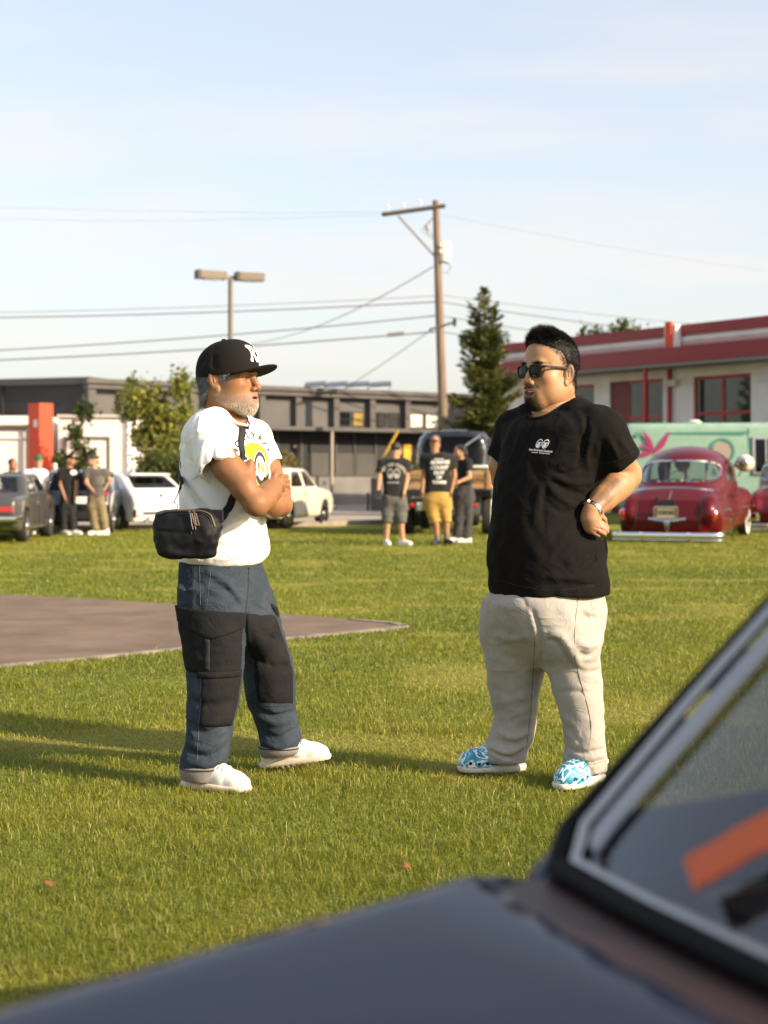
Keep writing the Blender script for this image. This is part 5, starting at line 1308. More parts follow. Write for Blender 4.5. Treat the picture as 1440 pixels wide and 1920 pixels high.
def tapw(W, belt, tum, L, nose=.12):
    return lambda X, Z: W - tum * np.maximum(Z - belt, 0) - nose * np.clip(np.abs(X) / L, 0, 1)**5 - .05 * np.maximum(.42 - Z, 0)

# ---- deep red rounded old saloon with chrome, tail towards us
REDP = pm('candy red paint', (.088, .0022, .0045), .34, coat=.4, var=.10, vs=1.2, spec=.15); REDP2 = pm('darker red paint', (.13, .004, .008), .3, coat=.5, spec=.15)
def old_saloon(name, label, x, y, heading, paint, cooler=False):
    t = car_thing(name, label, 'car', x, y, heading, 'old red saloons on the lawn'); F = Field((-2.75, -1.08, .02), (2.7, 1.08, 1.85), .027)
    prof(F, [(-2.36, .10), (-2.40, .42), (-2.28, .74), (-1.95, .93), (-1.5, 1.0), (1.0, 1.0), (2.0, .92), (2.35, .66), (2.35, .2), (1.9, .15)], lambda X, Z: .80 - .30 * np.clip(Z - .62, 0, 1) - .10 * np.clip(np.abs(X) / 2.4, 0, 1)**4, .22)
    for s in (1, -1):
        F.ell((-1.42, s * .70, .50), (.96, .25, .40), .10); F.ell((-1.95, s * .70, .52), (.45, .20, .34), .08); F.rbox((-1.45, s * .74, .34), (.72, .17, .22), .12, .08)
        F.ell((1.45, s * .69, .58), (1.02, .25, .38), .10); F.cone((.3, s * .72, .55), (-1.0, s * .70, .55), .17, .14, .12)
    F.zloft([(.80, -.30, 0, 1.46, .85, 0), (1.0, -.28, 0, 1.38, .85, 0), (1.2, -.25, 0, 1.28, .825, 0), (1.36, -.22, 0, 1.14, .785, 0), (1.46, -.21, 0, 1.02, .74, 0)], .10, n=3.0, capr=.06); F.ell((-.21, 0, 1.30), (1.14, .785, .44), .07)
    arch(F, 1.55, .37, .33)
    rw = quadwin([(-.60, 1.07), (.60, 1.07), (.70, 1.12), (.71, 1.26), (.62, 1.40), (.48, 1.44), (-.48, 1.44), (-.62, 1.40), (-.71, 1.26), (-.70, 1.12)], 'x', -1, .75)
    wsn = quadwin([(-.60, 1.08), (.60, 1.08), (.5, 1.45), (-.5, 1.45)], 'x', 1, .45)
    sw = lambda s: [quadwin([(-.02, 1.08), (.62, 1.08), (.36, 1.44), (-.02, 1.45)], 'y', s, .4), quadwin([(-.88, 1.10), (-.12, 1.08), (-.12, 1.45), (-.62, 1.43)], 'y', s, .4)]
    ops = [('rear_window', rw), ('windscreen', wsn)] + [('side_window', f) for s in (1, -1) for f in sw(s)]
    bd = shell(F, ops, .98, paint, GLZ, t, .06)
    dk = bvh_of(bd)
    # chrome: window surround, belt strip, bumper, plate lamp and boss, tail lamps
    def on_end(pts, r, nm, m, x0=-3.0, par=t):
        P = []
        for (yy, zz) in pts:
            h = dk.ray_cast(Vector((x0, yy, zz)), Vector((1 if x0 < 0 else -1, 0, 0)), 4); q_ = h[0] if h[0] is not None and (not P or abs(h[0].x - P[-1].x) < .12) else dk.find_nearest(Vector((P[-1].x if P else x0 * .45, yy, zz)))[0]
            P.append(q_ + Vector((-.006 if x0 < 0 else .006, 0, 0)))
        return MB().tube(P, r, 6).build(nm, m, par, True)
    ringq = [(.722 * math.copysign(abs(math.cos(a))**.55, math.cos(a)), 1.255 + .20 * math.copysign(abs(math.sin(a))**.6, math.sin(a))) for a in np.linspace(0, 2 * math.pi, 40)]
    on_end(ringq, .014, 'window_trim', CHROME); on_end([(yy, .965 - .05 * (yy / .7)**2) for yy in np.linspace(-.68, .68, 21)], .016, 'belt_trim', CHROME)
    for s in (1, -1):                                                      # seams of the boot lid
        on_end([(s * .56, z_) for z_ in np.linspace(.24, .78, 10)], .006, 'seam', BLKP)
    on_end([(0, z_) for z_ in np.linspace(.60, .94, 8)], .010, 'boot_strip', CHROME)
    bp = [(-2.30 + .0, -.98, .13), (-2.50, -.92, .13), (-2.58, -.6, .13), (-2.60, 0, .13), (-2.58, .6, .13), (-2.50, .92, .13), (-2.30, .98, .13)]
    MB().tube(smooth_line(bp, 40), .046, 10, True, (.5, 1.25)).build('bumper', CHROME, t, True); MB().tube(smooth_line([(p[0] + .01, p[1], .055) for p in bp], 40), .020, 8).build('bumper_rail', CHROME, t, True)
    for yy in (-.42, .42): MB().box((-2.62, yy, .13), (.05, .06, .13), bev=.02).build('overrider', CHROME, t, True)
    fp = [(2.2, -.95, .34), (2.45, -.85, .34), (2.55, 0, .34), (2.45, .85, .34), (2.2, .95, .34)]; MB().tube(smooth_line(fp, 30), .07, 8, True, (.5, 1.2)).build('bumper', CHROME, t, True)
    q = on_end([(-.25, .40), (-.12, .395), (0, .39), (.12, .395), (.25, .40)], .022, 'plate_lamp', CHROME); on_end([(-.33, .415), (-.27, .41), (-.2, .405)], .03, 'plate_lamp', CHROME); on_end([(.33, .415), (.27, .41), (.2, .405)], .03, 'plate_lamp', CHROME)
    h = dk.ray_cast(Vector((-3, 0, .5)), Vector((1, 0, 0)), 4)[0]; xr = h.x if h else -2.4
    pl = MB().box((xr - .03, 0.02, .53), (.02, .34, .17), bev=.006).build('number_plate', PLATE, t); fr = MB()
    for (y_, z_, dy_, dz_) in ((0.02, .63, .40, .025), (0.02, .435, .40, .025), (-.185, .53, .025, .2), (.225, .53, .025, .2)): fr.box((xr - .035, y_, z_), (.03, dy_, dz_), bev=.006)
    fr.build('plate_frame', CHROME, pl); tb = MB(); rr = np.random.default_rng(2); y_ = -.12
    while y_ < .16: w_ = rr.uniform(.018, .03); tb.box((xr - .0405, y_, .53), (.003, w_, .075)); y_ += w_ + .016
    tb.build('plate_characters', BLKP, pl)['kind'] = 'stuff'
    MB().lathe([(.02, -.16), (.035, -.08), (.07, .02), (.085, .06), (.06, .09), (0, .10)], Matrix.Translation((xr - .03, 0, .30)) , 14).build('boot_handle', CHROME, t, True)
    for s in (1, -1):
        h = dk.ray_cast(Vector((-3, s * .80, .50)), Vector((1, 0, 0)), 4)[0]; hx = h.x if h else -2.3
        MB().lathe([(.055, -.02), (.055, .02), (.042, .04), (0, .048)], Matrix.Translation((hx - .01, s * .80, .50)) @ Matrix.Rotation(R(-90), 4, 'Y') @ Matrix.Scale(1.5, 4, (1, 0, 0)), 18).build('tail_lamp', REDL, t, True)
        MB().lathe([(.062, -.03), (.068, .0), (.057, .012)], Matrix.Translation((hx - .01, s * .80, .50)) @ Matrix.Rotation(R(-90), 4, 'Y') @ Matrix.Scale(1.5, 4, (1, 0, 0)), 18).build('lamp_bezel', CHROME, t, True)
        def side_pt(x_, z_, o=.008):
            hh = dk.ray_cast(Vector((x_, s * 1.6, z_)), Vector((0, -s, 0)), 2)[0]; return (hh + Vector((0, s * o, 0))) if hh else Vector((x_, s * .9, z_))
        MB().tube([side_pt(x_, .58) for x_ in np.linspace(-1.95, -1.0, 14)], [.012 + .012 * math.sin(math.pi * i / 13) for i in range(14)], 6).build('side_trim', CHROME, t, True)
        MB().tube([side_pt(x_, .20) for x_ in np.linspace(-2.1, -.6, 14)], .016, 6).build('skirt_trim', CHROME, t, True)
        MB().tube([side_pt(x_, .58) for x_ in np.linspace(.1, 2.0, 14)], .016, 6).build('side_trim', CHROME, t, True)
        MB().tube([side_pt(-.05, z_, .004) for z_ in np.linspace(.25, .98, 12)], .006, 5).build('seam', BLKP, t, True); MB().tube([side_pt(.85, z_, .004) for z_ in np.linspace(.25, .98, 12)], .006, 5).build('seam', BLKP, t, True)
        p = side_pt(.05, .86, .02); MB().box(p, (.15, .03, .025), bev=.01).build('door_handle', CHROME, t, True)
        wheel(t, 1.55, s * .76, .33, .17, REDP, True); wheel(t, -1.45, s * .70, .33, .17, REDP, True)
    seats(t, (.15, -.75), .33, .55, .6, .58)
    MB().box((.78, 0, .98), (.3, 1.2, .12), bev=.05).build('dashboard', paint, t, True)
    MB().lathe([(.19, -.012), (.205, 0), (.19, .012)], Matrix.Translation((.52, .33, 1.08)) @ Matrix.Rotation(R(70), 4, 'Y'), 24, True).build('steering_wheel', pm('cream plastic', (.6, .5, .33), .4), t, True)
    MB().box((-1.05, 0, .99), (.34, 1.15, .03), bev=.01).build('parcel_shelf', SEATM, t)
    return t, dk
rs, rsb = old_saloon('old_saloon', 'glossy deep red rounded old saloon with chrome bumper and a swamp cooler on its door', 5.86, 29.84, (.36, .933), REDP)
r = np.random.default_rng(5)
for i, c_ in enumerate(((.62, .36, .05), (.60, .55, .48), (.25, .35, .5), (.55, .42, .28), (.6, .58, .5), (.25, .32, .42), (.62, .6, .55))):
    MB().box((-1.06 + r.uniform(-.05, .05), -.42 + i * .14, 1.03 + r.uniform(0, .03)), (.10, .10, .07 + r.uniform(0, .05)), rz=r.uniform(0, 1), bev=.015).build('shelf_item', pm('shelf item', c_, .7), rs)
MB().lathe([(.0, 0), (.14, .01), (.15, .03), (.0, .05)], Matrix.Translation((-.4, .1, 1.40)) @ Matrix.Rotation(R(80), 4, 'Y'), 16).build('hanging_hat', pm('yellow straw', (.75, .42, .02), .8, var=.4, vs=14), rs, True)
for yy in (-.34, .05, .42): MB().box((-.30, yy, 1.22), (.03, .05, .40)).build('door_pillar', pm('cream trim', (.62, .55, .42), .6), rs)
MB().tube([(-.9, -.60, 1.18), (-.92, -.56, 1.30), (-.90, -.58, 1.18)], .05, 8).build('plush_toy', PRINTW, rs, True); 
MB().box((-2.33, .0, .70), (.03, .26, .12), rz=0, bev=.01).build('boot_badge', BLKP, rs); MB().box((-2.28, .20, .72), (.03, .06, .16), bev=.01).build('boot_badge', BLKP, rs)
sc3 = thing('window_cooler', 'cream torpedo shaped swamp cooler hung on the red saloon window', 'air cooler', (0, 0, 0)); sc3.parent = None
hd = Vector((.36, .933, 0)); rt = Vector((.933, -.36, 0)); cp = Vector((5.86, 29.84, 0)) + hd * .42 + rt * .95; sc3.location = (cp.x, cp.y, 1.30); sc3.rotation_euler = (0, 0, math.atan2(.933, .36)); CREAM = pm('cream enamel', (.62, .55, .42), .4, var=.06, vs=6)
MB().lathe([(.0, -.36), (.09, -.35), (.115, -.30), (.15, -.24), (.165, -.1), (.165, .12), (.14, .25), (.08, .34), (0, .36)], Matrix.Translation((0, 0, .12)) @ Matrix.Rotation(R(90), 4, 'Y'), 22).build('cooler_body', CREAM, sc3, True)
MB().lathe([(.11, -.375), (.125, -.36), (.11, -.34)], Matrix.Translation((0, 0, .12)) @ Matrix.Rotation(R(90), 4, 'Y'), 20, True).build('intake_ring', ALLOY, sc3, True)
for k in range(4): MB().lathe([(.02 + k * .024, -.368), (.026 + k * .024, -.364)], Matrix.Translation((0, 0, .12)) @ Matrix.Rotation(R(90), 4, 'Y'), 18).build('grille_ring', ALLOY, sc3, True)
MB().box((0, .13, .08), (.22, .14, .08), bev=.02).build('bracket', CREAM, sc3, True); MB().tube([(0, .05, 0), (.02, .13, -.14)], .015, 6).build('support_rod', CHROME, sc3, True)
old_saloon('old_saloon', 'second darker red old saloon at the right edge of the photo beside the van', 9.25, 34.6, (.36, .933), REDP2)

# ---- mint green panel van with pink leaf graphics
MINT = pm('mint paint', (.19, .33, .25), .65, var=.14, vs=2.5, col2=(.26, .39, .32)); PINK = pm('magenta paint', (.30, .012, .085), .5); MINTD = pm('dark mint', (.05, .20, .15), .5)
va = car_thing('panel_van', 'mint green panel van with magenta leaf painting behind the red saloon', 'van', 8.75, 38.0, (1, -.03))
F = Field((-3.3, -1.1, .1), (3.3, 1.1, 2.65), .042)
prof(F, [(-3.05, .40), (-3.1, 1.2), (-3.02, 2.32), (-2.9, 2.42), (1.7, 2.45), (2.0, 2.35), (2.45, 1.45), (3.05, 1.2), (3.1, .45), (2.7, .35)], lambda X, Z: 1.0 - .07 * np.maximum(Z - 1.2, 0) - .1 * np.clip(np.abs(X) / 3.1, 0, 1)**6, .14)
arch(F, 2.0, .44, .40, .7); arch(F, -1.9, .44, .40, .7)
wo_ = lambda s: quadwin([(.05, 1.25), (1.1, 1.25), (1.1, 2.05), (.05, 2.05)], 'y', s, .6); wc_ = lambda s: quadwin([(1.25, 1.3), (2.15, 1.3), (1.75, 2.05), (1.25, 2.05)], 'y', s, .6)
shell(F, [('side_window', wo_(1)), ('side_window', wo_(-1)), ('cab_window', wc_(1)), ('cab_window', wc_(-1)), ('windscreen', quadwin([(-.75, 1.5), (.75, 1.5), (.68, 2.2), (-.68, 2.2)], 'x', 1, 1.7))], 1.15, MINT, GLD, va, .08)
for s in (1, -1):
    for x_ in (2.0, -1.9): wheel(va, x_, s * .86, .37, .2)
def vp(x, z, o=0): return (x, -(1.0 - .07 * max(z - 1.2, 0)) - .012 - o, z)
def vpoly(nm, pts, m, o=0):
    b = MB(); b.prism([Vector(vp(x, z, o)) for x, z in pts], (0, 0, 0), (0, -.006, 0)); return b.build(nm, m, va)
for base, ang, L_, wd_ in (((-2.33, 1.72), 106, .58, .12), ((-2.30, 1.72), 46, .60, .13), ((-2.36, 1.70), 176, .42, .11), ((-2.30, 1.66), 8, .34, .09), ((-2.35, 1.75), 140, .36, .08)):
    a = R(ang); u = Vector((math.cos(a), math.sin(a))); n_ = Vector((-u.y, u.x)); pts = []
    for t_ in np.linspace(0, 1, 9): w_ = wd_ * math.sin(math.pi * min(t_ * .9 + .08, 1)) * .5; pts.append((base[0] + u.x * L_ * t_ + n_.x * (w_ + .10 * t_ * t_), base[1] + u.y * L_ * t_ + n_.y * (w_ + .10 * t_ * t_)))
    for t_ in np.linspace(1, 0, 9): w_ = wd_ * math.sin(math.pi * min(t_ * .9 + .08, 1)) * .5; pts.append((base[0] + u.x * L_ * t_ + n_.x * (-w_ + .10 * t_ * t_), base[1] + u.y * L_ * t_ + n_.y * (-w_ + .10 * t_ * t_)))
    vpoly('leaf_graphic', pts, PINK)
rg = MB()
for i in range(24):
    a0, a1 = 2 * math.pi * i / 24, 2 * math.pi * (i + 1) / 24
    rg.prism([Vector(vp(-.72 + q_ * math.cos(a), 1.76 + q_ * math.sin(a))) for q_, a in ((.25, a0), (.31, a0), (.31, a1), (.25, a1))], (0, 0, 0), (0, -.007, 0))
rg.build('round_emblem', MINTD, va); vpoly('round_emblem', [(-.72 + .22 * math.cos(a), 1.76 + .22 * math.sin(a)) for a in np.linspace(0, 2 * math.pi, 24, endpoint=False)], pm('rose paint', (.30, .24, .20), .6))
vpoly('swoosh', [(-2.0, 2.17), (-.2, 2.14), (-.05, 2.2), (-.05, 2.23), (-2.0, 2.2)], MINTD); vpoly('seam', [(-.10, .5), (-.08, .5), (-.08, 2.3), (-.10, 2.3)], MINTD, -.004); vpoly('vent', [(-2.78, 2.12), (-2.62, 2.12), (-2.62, 2.2), (-2.78, 2.2)], MINTD)
fr = MB()
for (x0, x1, z0, z1) in ((.0, .06, 1.2, 2.1), (1.09, 1.15, 1.2, 2.1), (.06, 1.09, 1.2, 1.26), (.06, 1.09, 2.04, 2.1), (.30, .34, 1.26, 2.04)): fr.prism([Vector(vp(x, z)) for x, z in ((x0, z0), (x1, z0), (x1, z1), (x0, z1))], (0, 0, 0), (0, -.03, 0))
fr.build('window_frame', ALLOY, va); MB().box((.55, -.5, 1.55), (.5, .4, .7), bev=.03).build('cabinet', BLKP, va); MB().lathe([(.16, 0), (.18, .05), (.1, .1), (0, .11)], Matrix.Translation((-1.2, 0, 2.43)), 14).build('roof_vent', WHS, va, True)

# ---- black vintage pickup with timber crate sides, tail towards us
BLKPAINT = pm('gloss black paint', (.008, .008, .010), .18, coat=1.0); TIMBER = pm('crate timber', (.42, .24, .10), .75, var=.25, vs=5, stretch=(1, 6, 6), bump=.2, bs=30); GREENW = pm('green wheel paint', (.08, .24, .06), .4); HAY = pm('plant greens', (.06, .13, .02), .9, var=.5, vs=15)
tk = car_thing('pickup_truck', 'black vintage pickup with timber crate sides and green wheels seen from behind', 'truck', 1.47, 32.9, (.139, .99))
F = Field((-2.3, -1.1, .2), (2.6, 1.1, 2.35), .029)
F.zloft([(.75, .35, 0, .82, .80, 0), (1.1, .35, 0, .80, .82, 0), (1.5, .33, 0, .74, .81, 0), (1.85, .30, 0, .66, .77, 0), (2.02, .28, 0, .55, .68, 0), (2.12, .27, 0, .36, .48, 0), (2.15, .27, 0, .1, .2, 0)], 0, n=3.6)
F.zloft([(.6, 1.55, 0, .85, .55, 0), (1.0, 1.55, 0, .82, .48, 0), (1.25, 1.5, 0, .7, .34, 0), (1.33, 1.5, 0, .4, .15, 0)], .08, n=2.8)
for s in (1, -1): F.ell((1.55, s * .76, .62), (.62, .22, .34), .05); F.rbox((.2, s * .86, .45), (.8, .12, .03), .03, .03)
arch(F, 1.55, .40, .37)
shell(F, [('rear_window', quadwin([(-.54, 1.34), (.54, 1.34), (.62, 1.44), (.63, 1.76), (.55, 1.92), (.38, 1.98), (-.38, 1.98), (-.55, 1.92), (-.63, 1.76), (-.62, 1.44)], 'x', -1, .1)), ('windscreen', quadwin([(-.6, 1.4), (.6, 1.4), (.55, 1.92), (-.55, 1.92)], 'x', 1, .65)), ('side_window', quadwin([(.0, 1.4), (.75, 1.4), (.65, 1.88), (.05, 1.9)], 'y', 1, .5)), ('side_window', quadwin([(.0, 1.4), (.75, 1.4), (.65, 1.88), (.05, 1.9)], 'y', -1, .5))], 1.25, BLKPAINT, GLD, tk, .06, gl_off=.01)
MB().box((-1.25, 0, .84), (1.95, 1.90, .14), bev=.02).build('deck', BLKPAINT, tk); MB().box((-1.0, 0, .62), (3.4, .7, .12)).build('chassis', BLKP, tk)
for s in (1, -1): wheel(tk, -1.30, s * .80, .375, .19, GREENW, True, dish=.22); wheel(tk, 1.55, s * .78, .375, .18, GREENW, True)
for (a, b_, rzq) in (((-2.16, -.93), (-2.16, .93), 0), ((-2.16, .93), (-.36, .93), 1), ((-2.16, -.93), (-.36, -.93), 1)):
    for k in range(3):
        z_ = .98 + k * .125; MB().box(((a[0] + b_[0]) / 2, (a[1] + b_[1]) / 2, z_), ((.022 if not rzq else 1.8), (1.84 if not rzq else .022), .105), bev=.006).build('crate_board', TIMBER, tk)
for yy in (-.9, -.32, .32, .9): MB().box((-2.185, yy, 1.105), (.024, .09, .38), bev=.006).build('stake', TIMBER, tk)
BRNP = pm('brown print', (.10, .045, .02), .9); rr = np.random.default_rng(9)
for yy in (-.62, .0, .62):
    tb = MB(); y_ = -.16
    while y_ < .16: w_ = rr.uniform(.02, .034); tb.box((-2.1735, yy + y_, 1.10 + rr.uniform(-.006, .006)), (.003, w_, .06)); y_ += w_ + .014
    tb.build('crate_print', BRNP, tk)['kind'] = 'stuff'
for i, (x_, y_, q_) in enumerate(((-1.9, .62, .22), (-1.6, .3, .2), (-1.7, -.4, .16))):
    rr = np.random.default_rng(40 + i); leaf_obj('plant', np.array((x_, y_, 1.28)) + rr.normal(size=(240, 3)) * np.array((.14, .16, .09)), .05, L_DARK, tk, 60 + i)['kind'] = 'stuff'
MB().box((-1.95, -.72, 1.36), (.22, .32, .05), bev=.02).build('white_cloth', PRINTW, tk)
MB().box((-2.24, 0, .70), (.05, 1.5, .09), bev=.02).build('bumper', BLKPAINT, tk)
for s in (1, -1): MB().lathe([(.055, 0), (.055, .03), (0, .045)], Matrix.Translation((-2.22, s * .62, .60)) @ Matrix.Rotation(R(-90), 4, 'Y'), 14).build('tail_lamp', REDL, tk, True)
MB().box((-2.25, .35, .58), (.012, .32, .16), bev=.004).build('number_plate', PLATEW, tk); seats(tk, (.25,), .33, .85, .6, .55)
MB().tube([(-.43, -.60, 2.02), (-.40, -.20, 1.75), (-.42, .25, 1.40)], .022, 6).build('hose', pm('pale hose', (.35, .38, .42), .4), tk, True)
sp_ = thing('delivery_car', 'dark car with curved pale roof partly hidden beyond the pickup', 'car', at(812, 890, 37.8).to_tuple()); sp_.location.z = 0; sp_.rotation_euler = (0, 0, R(100))
F = Field((-2.1, -.95, .1), (2.1, .95, 1.6), .042); prof(F, [(-1.9, .25), (-1.95, .7), (-1.5, .95), (-1.0, 1.35), (-.4, 1.45), (.3, 1.42), (.9, .98), (1.8, .85), (1.95, .6), (1.9, .25)], tapw(.82, .95, .25, 2), .16); arch(F, 1.25, .34, .3); arch(F, -1.25, .34, .3)
shell(F, [('rear_window', quadwin([(-.6, .98), (.6, .98), (.5, 1.32), (-.5, 1.32)], 'x', -1, .9)), ('side_window', quadwin([(-1.0, .98), (.7, .98), (.3, 1.34), (-.8, 1.34)], 'y', 1, .4)), ('side_window', quadwin([(-1.0, .98), (.7, .98), (.3, 1.34), (-.8, 1.34)], 'y', -1, .4))], .9, pm('slate paint', (.05, .055, .065), .3, coat=.8), GLD, sp_, .07)
for s in (1, -1): wheel(sp_, 1.25, s * .72, .3, .18); wheel(sp_, -1.25, s * .72, .3, .18)

# ---- cars on the left
def simple_car(name, label, x, y, heading, P, wf, belt, ops, paint, glz, wheels, k=.12, sc=1.0, seat=True, group=None, rimm=ALLOY, spk=0):
    t = car_thing(name, label, 'car', x, y, heading, group); t.scale = (sc, sc, sc)
    a = np.array(P); F = Field((a[:, 0].min() - .2, -1.05, .05), (a[:, 0].max() + .2, 1.05, a[:, 1].max() + .15), .030); prof(F, P, wf, k)
    for (wx, wy, wr, ww) in wheels: arch(F, wx, wr * 1.16, wr)
    b = shell(F, ops, belt - .03, paint, glz, t, .06)
    for (wx, wy, wr, ww) in wheels:
        for s in (1, -1): wheel(t, wx, s * wy, wr, ww, rimm, spokes=spk)
    if seat: seats(t, (.1, -.7), .36, belt - .42, .46, .5)
    return t, bvh_of(b)
def patch(t, bv, nm, pts, m, th=.02, x0=-3):
    """lamp or panel hugging the tail: outline in (y,z)"""
    P = []
    for (yy, zz) in pts:
        h = bv.ray_cast(Vector((x0, yy, zz)), Vector((1 if x0 < 0 else -1, 0, 0)), 5)[0]; P.append(h if h is not None else Vector((x0 * .6, yy, zz)))
    b = MB(); b.prism([p + Vector((.02, 0, 0)) for p in P], (0, 0, 0), (-th - .02 if x0 < 0 else th + .02, 0, 0)); return b.build(nm, m, t)
GREYP2 = pm('gunmetal paint', (.060, .056, .052), .32, coat=.7, var=.05, vs=4)
t, bv = simple_car('saloon_car', 'gunmetal grey boxy old saloon at the left edge with its tail towards us', -7.12, 28.9, (-.04, 1), [(-1.98, .30), (-2.05, .52), (-2.04, .72), (-1.95, .82), (-1.20, .85), (-.88, 1.17), (-.70, 1.22), (.40, 1.22), (.90, .87), (1.85, .79), (2.0, .70), (2.0, .3), (1.6, .2), (-1.6, .2)], tapw(.76, .82, .32, 2, .06), .83,
    [('rear_window', quadwin([(-.56, .89), (.56, .89), (.49, 1.14), (-.49, 1.14)], 'x', -1, .75)), ('windscreen', quadwin([(-.6, .9), (.6, .9), (.5, 1.15), (-.5, 1.15)], 'x', 1, .4))] + [('side_window', quadwin(p, 'y', s, .4)) for s in (1, -1) for p in ([(-.92, .90), (-.18, .90), (-.18, 1.15), (-.72, 1.15)], [(-.08, .90), (.72, .90), (.36, 1.15), (-.08, 1.15)])], GREYP2, GLZ, [(1.2, .66, .29, .19), (-1.2, .66, .29, .19)], .08)
for s in (1, -1):
    patch(t, bv, 'tail_lamp', [(s * .66, .56), (s * .30, .56), (s * .30, .645), (s * .66, .645)], REDL); patch(t, bv, 'reverse_lamp', [(s * .28, .56), (s * .18, .56), (s * .18, .645), (s * .28, .645)], PLATEW)
patch(t, bv, 'boot_panel', [(-.69, .67), (.69, .67), (.66, .76), (-.66, .76)], ALLOY, .006)
MB().tube([(-1.90, -.80, .44), (-2.10, -.72, .44), (-2.13, 0, .44), (-2.10, .72, .44), (-1.90, .80, .44)], .045, 8, True, (.6, 1)).build('bumper', CHROME, t, True); MB().box((-2.10, 0, .60), (.02, .32, .14)).build('number_plate', PLATEW, t)
for s in (1, -1):
    for a_, b_ in (((-1.0, .30), (-.15, .84)),): MB().tube([(-.13, s * .765, .25), (-.13, s * .772, .6), (-.13, s * .76, .86)], .006, 5).build('seam', BLKP, t); MB().box((-.3, s * .775, .74), (.12, .02, .02)).build('door_handle', CHROME, t)
t, bv = simple_car('hatchback', 'dark small hatchback with red lamps squeezed between the grey saloon and white hatchback', -6.30, 32.8, (-.08, 1), [(-1.38, .25), (-1.45, .6), (-1.34, .84), (-1.1, 1.24), (-.8, 1.30), (.3, 1.28), (.85, .92), (1.35, .8), (1.45, .5), (1.4, .25)], tapw(.72, .82, .25, 1.45, .06), .82,
    [('rear_window', quadwin([(-.55, .88), (.55, .88), (.48, 1.20), (-.48, 1.20)], 'x', -1, .8))] + [('side_window', quadwin([(-1.0, .88), (.6, .88), (.3, 1.2), (-.85, 1.2)], 'y', s, .4)) for s in (1, -1)], pm('midnight paint', (.012, .014, .022), .25, coat=1), GLD, [(.9, .62, .28, .17), (-.9, .62, .28, .17)], .1)
for s in (1, -1): patch(t, bv, 'tail_lamp', [(s * .68, .58), (s * .50, .58), (s * .52, .84), (s * .66, .84)], REDL, .03)
patch(t, bv, 'number_plate', [(-.22, .62), (.22, .62), (.22, .76), (-.22, .76)], PLATEW); MB().box((-1.46, 0, .38), (.06, 1.3, .16), bev=.03).build('bumper', BLKP, t)
WHP = pm('pearl white paint', (.74, .73, .71), .25, coat=1.0)
t, bv = simple_car('hot_hatch', 'white modern hatchback with black rear window and diffuser behind the older man', -5.95, 35.05, (-.67, .742), [(-1.92, .22), (-2.0, .5), (-2.0, .72), (-1.93, .88), (-1.78, 1.02), (-1.32, 1.33), (-1.12, 1.40), (.1, 1.41), (1.05, 1.0), (1.8, .86), (2.0, .66), (2.0, .3), (1.8, .2)],
    lambda X, Z: .88 - .34 * np.maximum(Z - .88, 0) - .10 * np.clip(np.abs(X) / 2, 0, 1)**6 - .06 * np.exp(-((X + .1) / .8)**2) * (Z < .8), .90,
    [('rear_window', quadwin([(-.66, 1.05), (.66, 1.05), (.55, 1.31), (-.55, 1.31)], 'x', -1, 1.2)), ('windscreen', quadwin([(-.65, 1.0), (.65, 1.0), (.55, 1.36), (-.55, 1.36)], 'x', 1, .3))] + [('side_window', quadwin(p, 'y', s, .4)) for s in (1, -1) for p in ([(-1.30, 1.06), (-.60, .98), (-.55, 1.32), (-1.05, 1.28)], [(-.5, .98), (.78, .98), (.30, 1.32), (-.45, 1.33)])], WHP, GLD, [(1.22, .74, .33, .22), (-1.25, .76, .33, .22)], .11, .87, rimm=pm('black alloy', (.02, .02, .02), .3), spk=8)
for s in (1, -1):
    patch(t, bv, 'tail_lamp', [(s * .84, .83), (s * .45, .865), (s * .45, .90), (s * .82, .955)], REDL, .03); patch(t, bv, 'bumper_vent', [(s * .80, .32), (s * .74, .32), (s * .74, .52), (s * .80, .52)], BLKP, .015)
    MB().lathe([(.06, -.05), (.065, .02), (.055, .02), (.05, -.05)], Matrix.Translation((-1.98, s * .42, .27)) @ Matrix.Rotation(R(-90), 4, 'Y'), 14).build('exhaust_tip', CHROME, t, True); patch(t, bv, 'reflector', [(s * .78, .36), (s * .62, .34), (s * .62, .37), (s * .78, .39)], REDL, .02)
patch(t, bv, 'diffuser', [(-.62, .20), (.62, .20), (.55, .46), (-.55, .46)], BLKP, .03); patch(t, bv, 'badge', [(.05 * math.cos(a), .86 + .05 * math.sin(a)) for a in np.linspace(0, 6.28, 12, endpoint=False)], BLKP, .012); patch(t, bv, 'lamp_strip', [(-.45, .872), (.45, .872), (.45, .884), (-.45, .884)], BLKP, .008)
MB().box(None, (.26, 1.18, .035), M=Matrix.Translation((-1.36, 0, 1.40)) @ Matrix.Rotation(R(-8), 4, 'Y'), bev=.012).build('roof_spoiler', WHP, t, True); patch(t, bv, 'number_plate', [(-.16, .58), (.16, .58), (.16, .68), (-.16, .68)], PLATEW, .01)
IVORY = pm('ivory paint', (.66, .60, .48), .32, coat=.8, var=.03, vs=3)
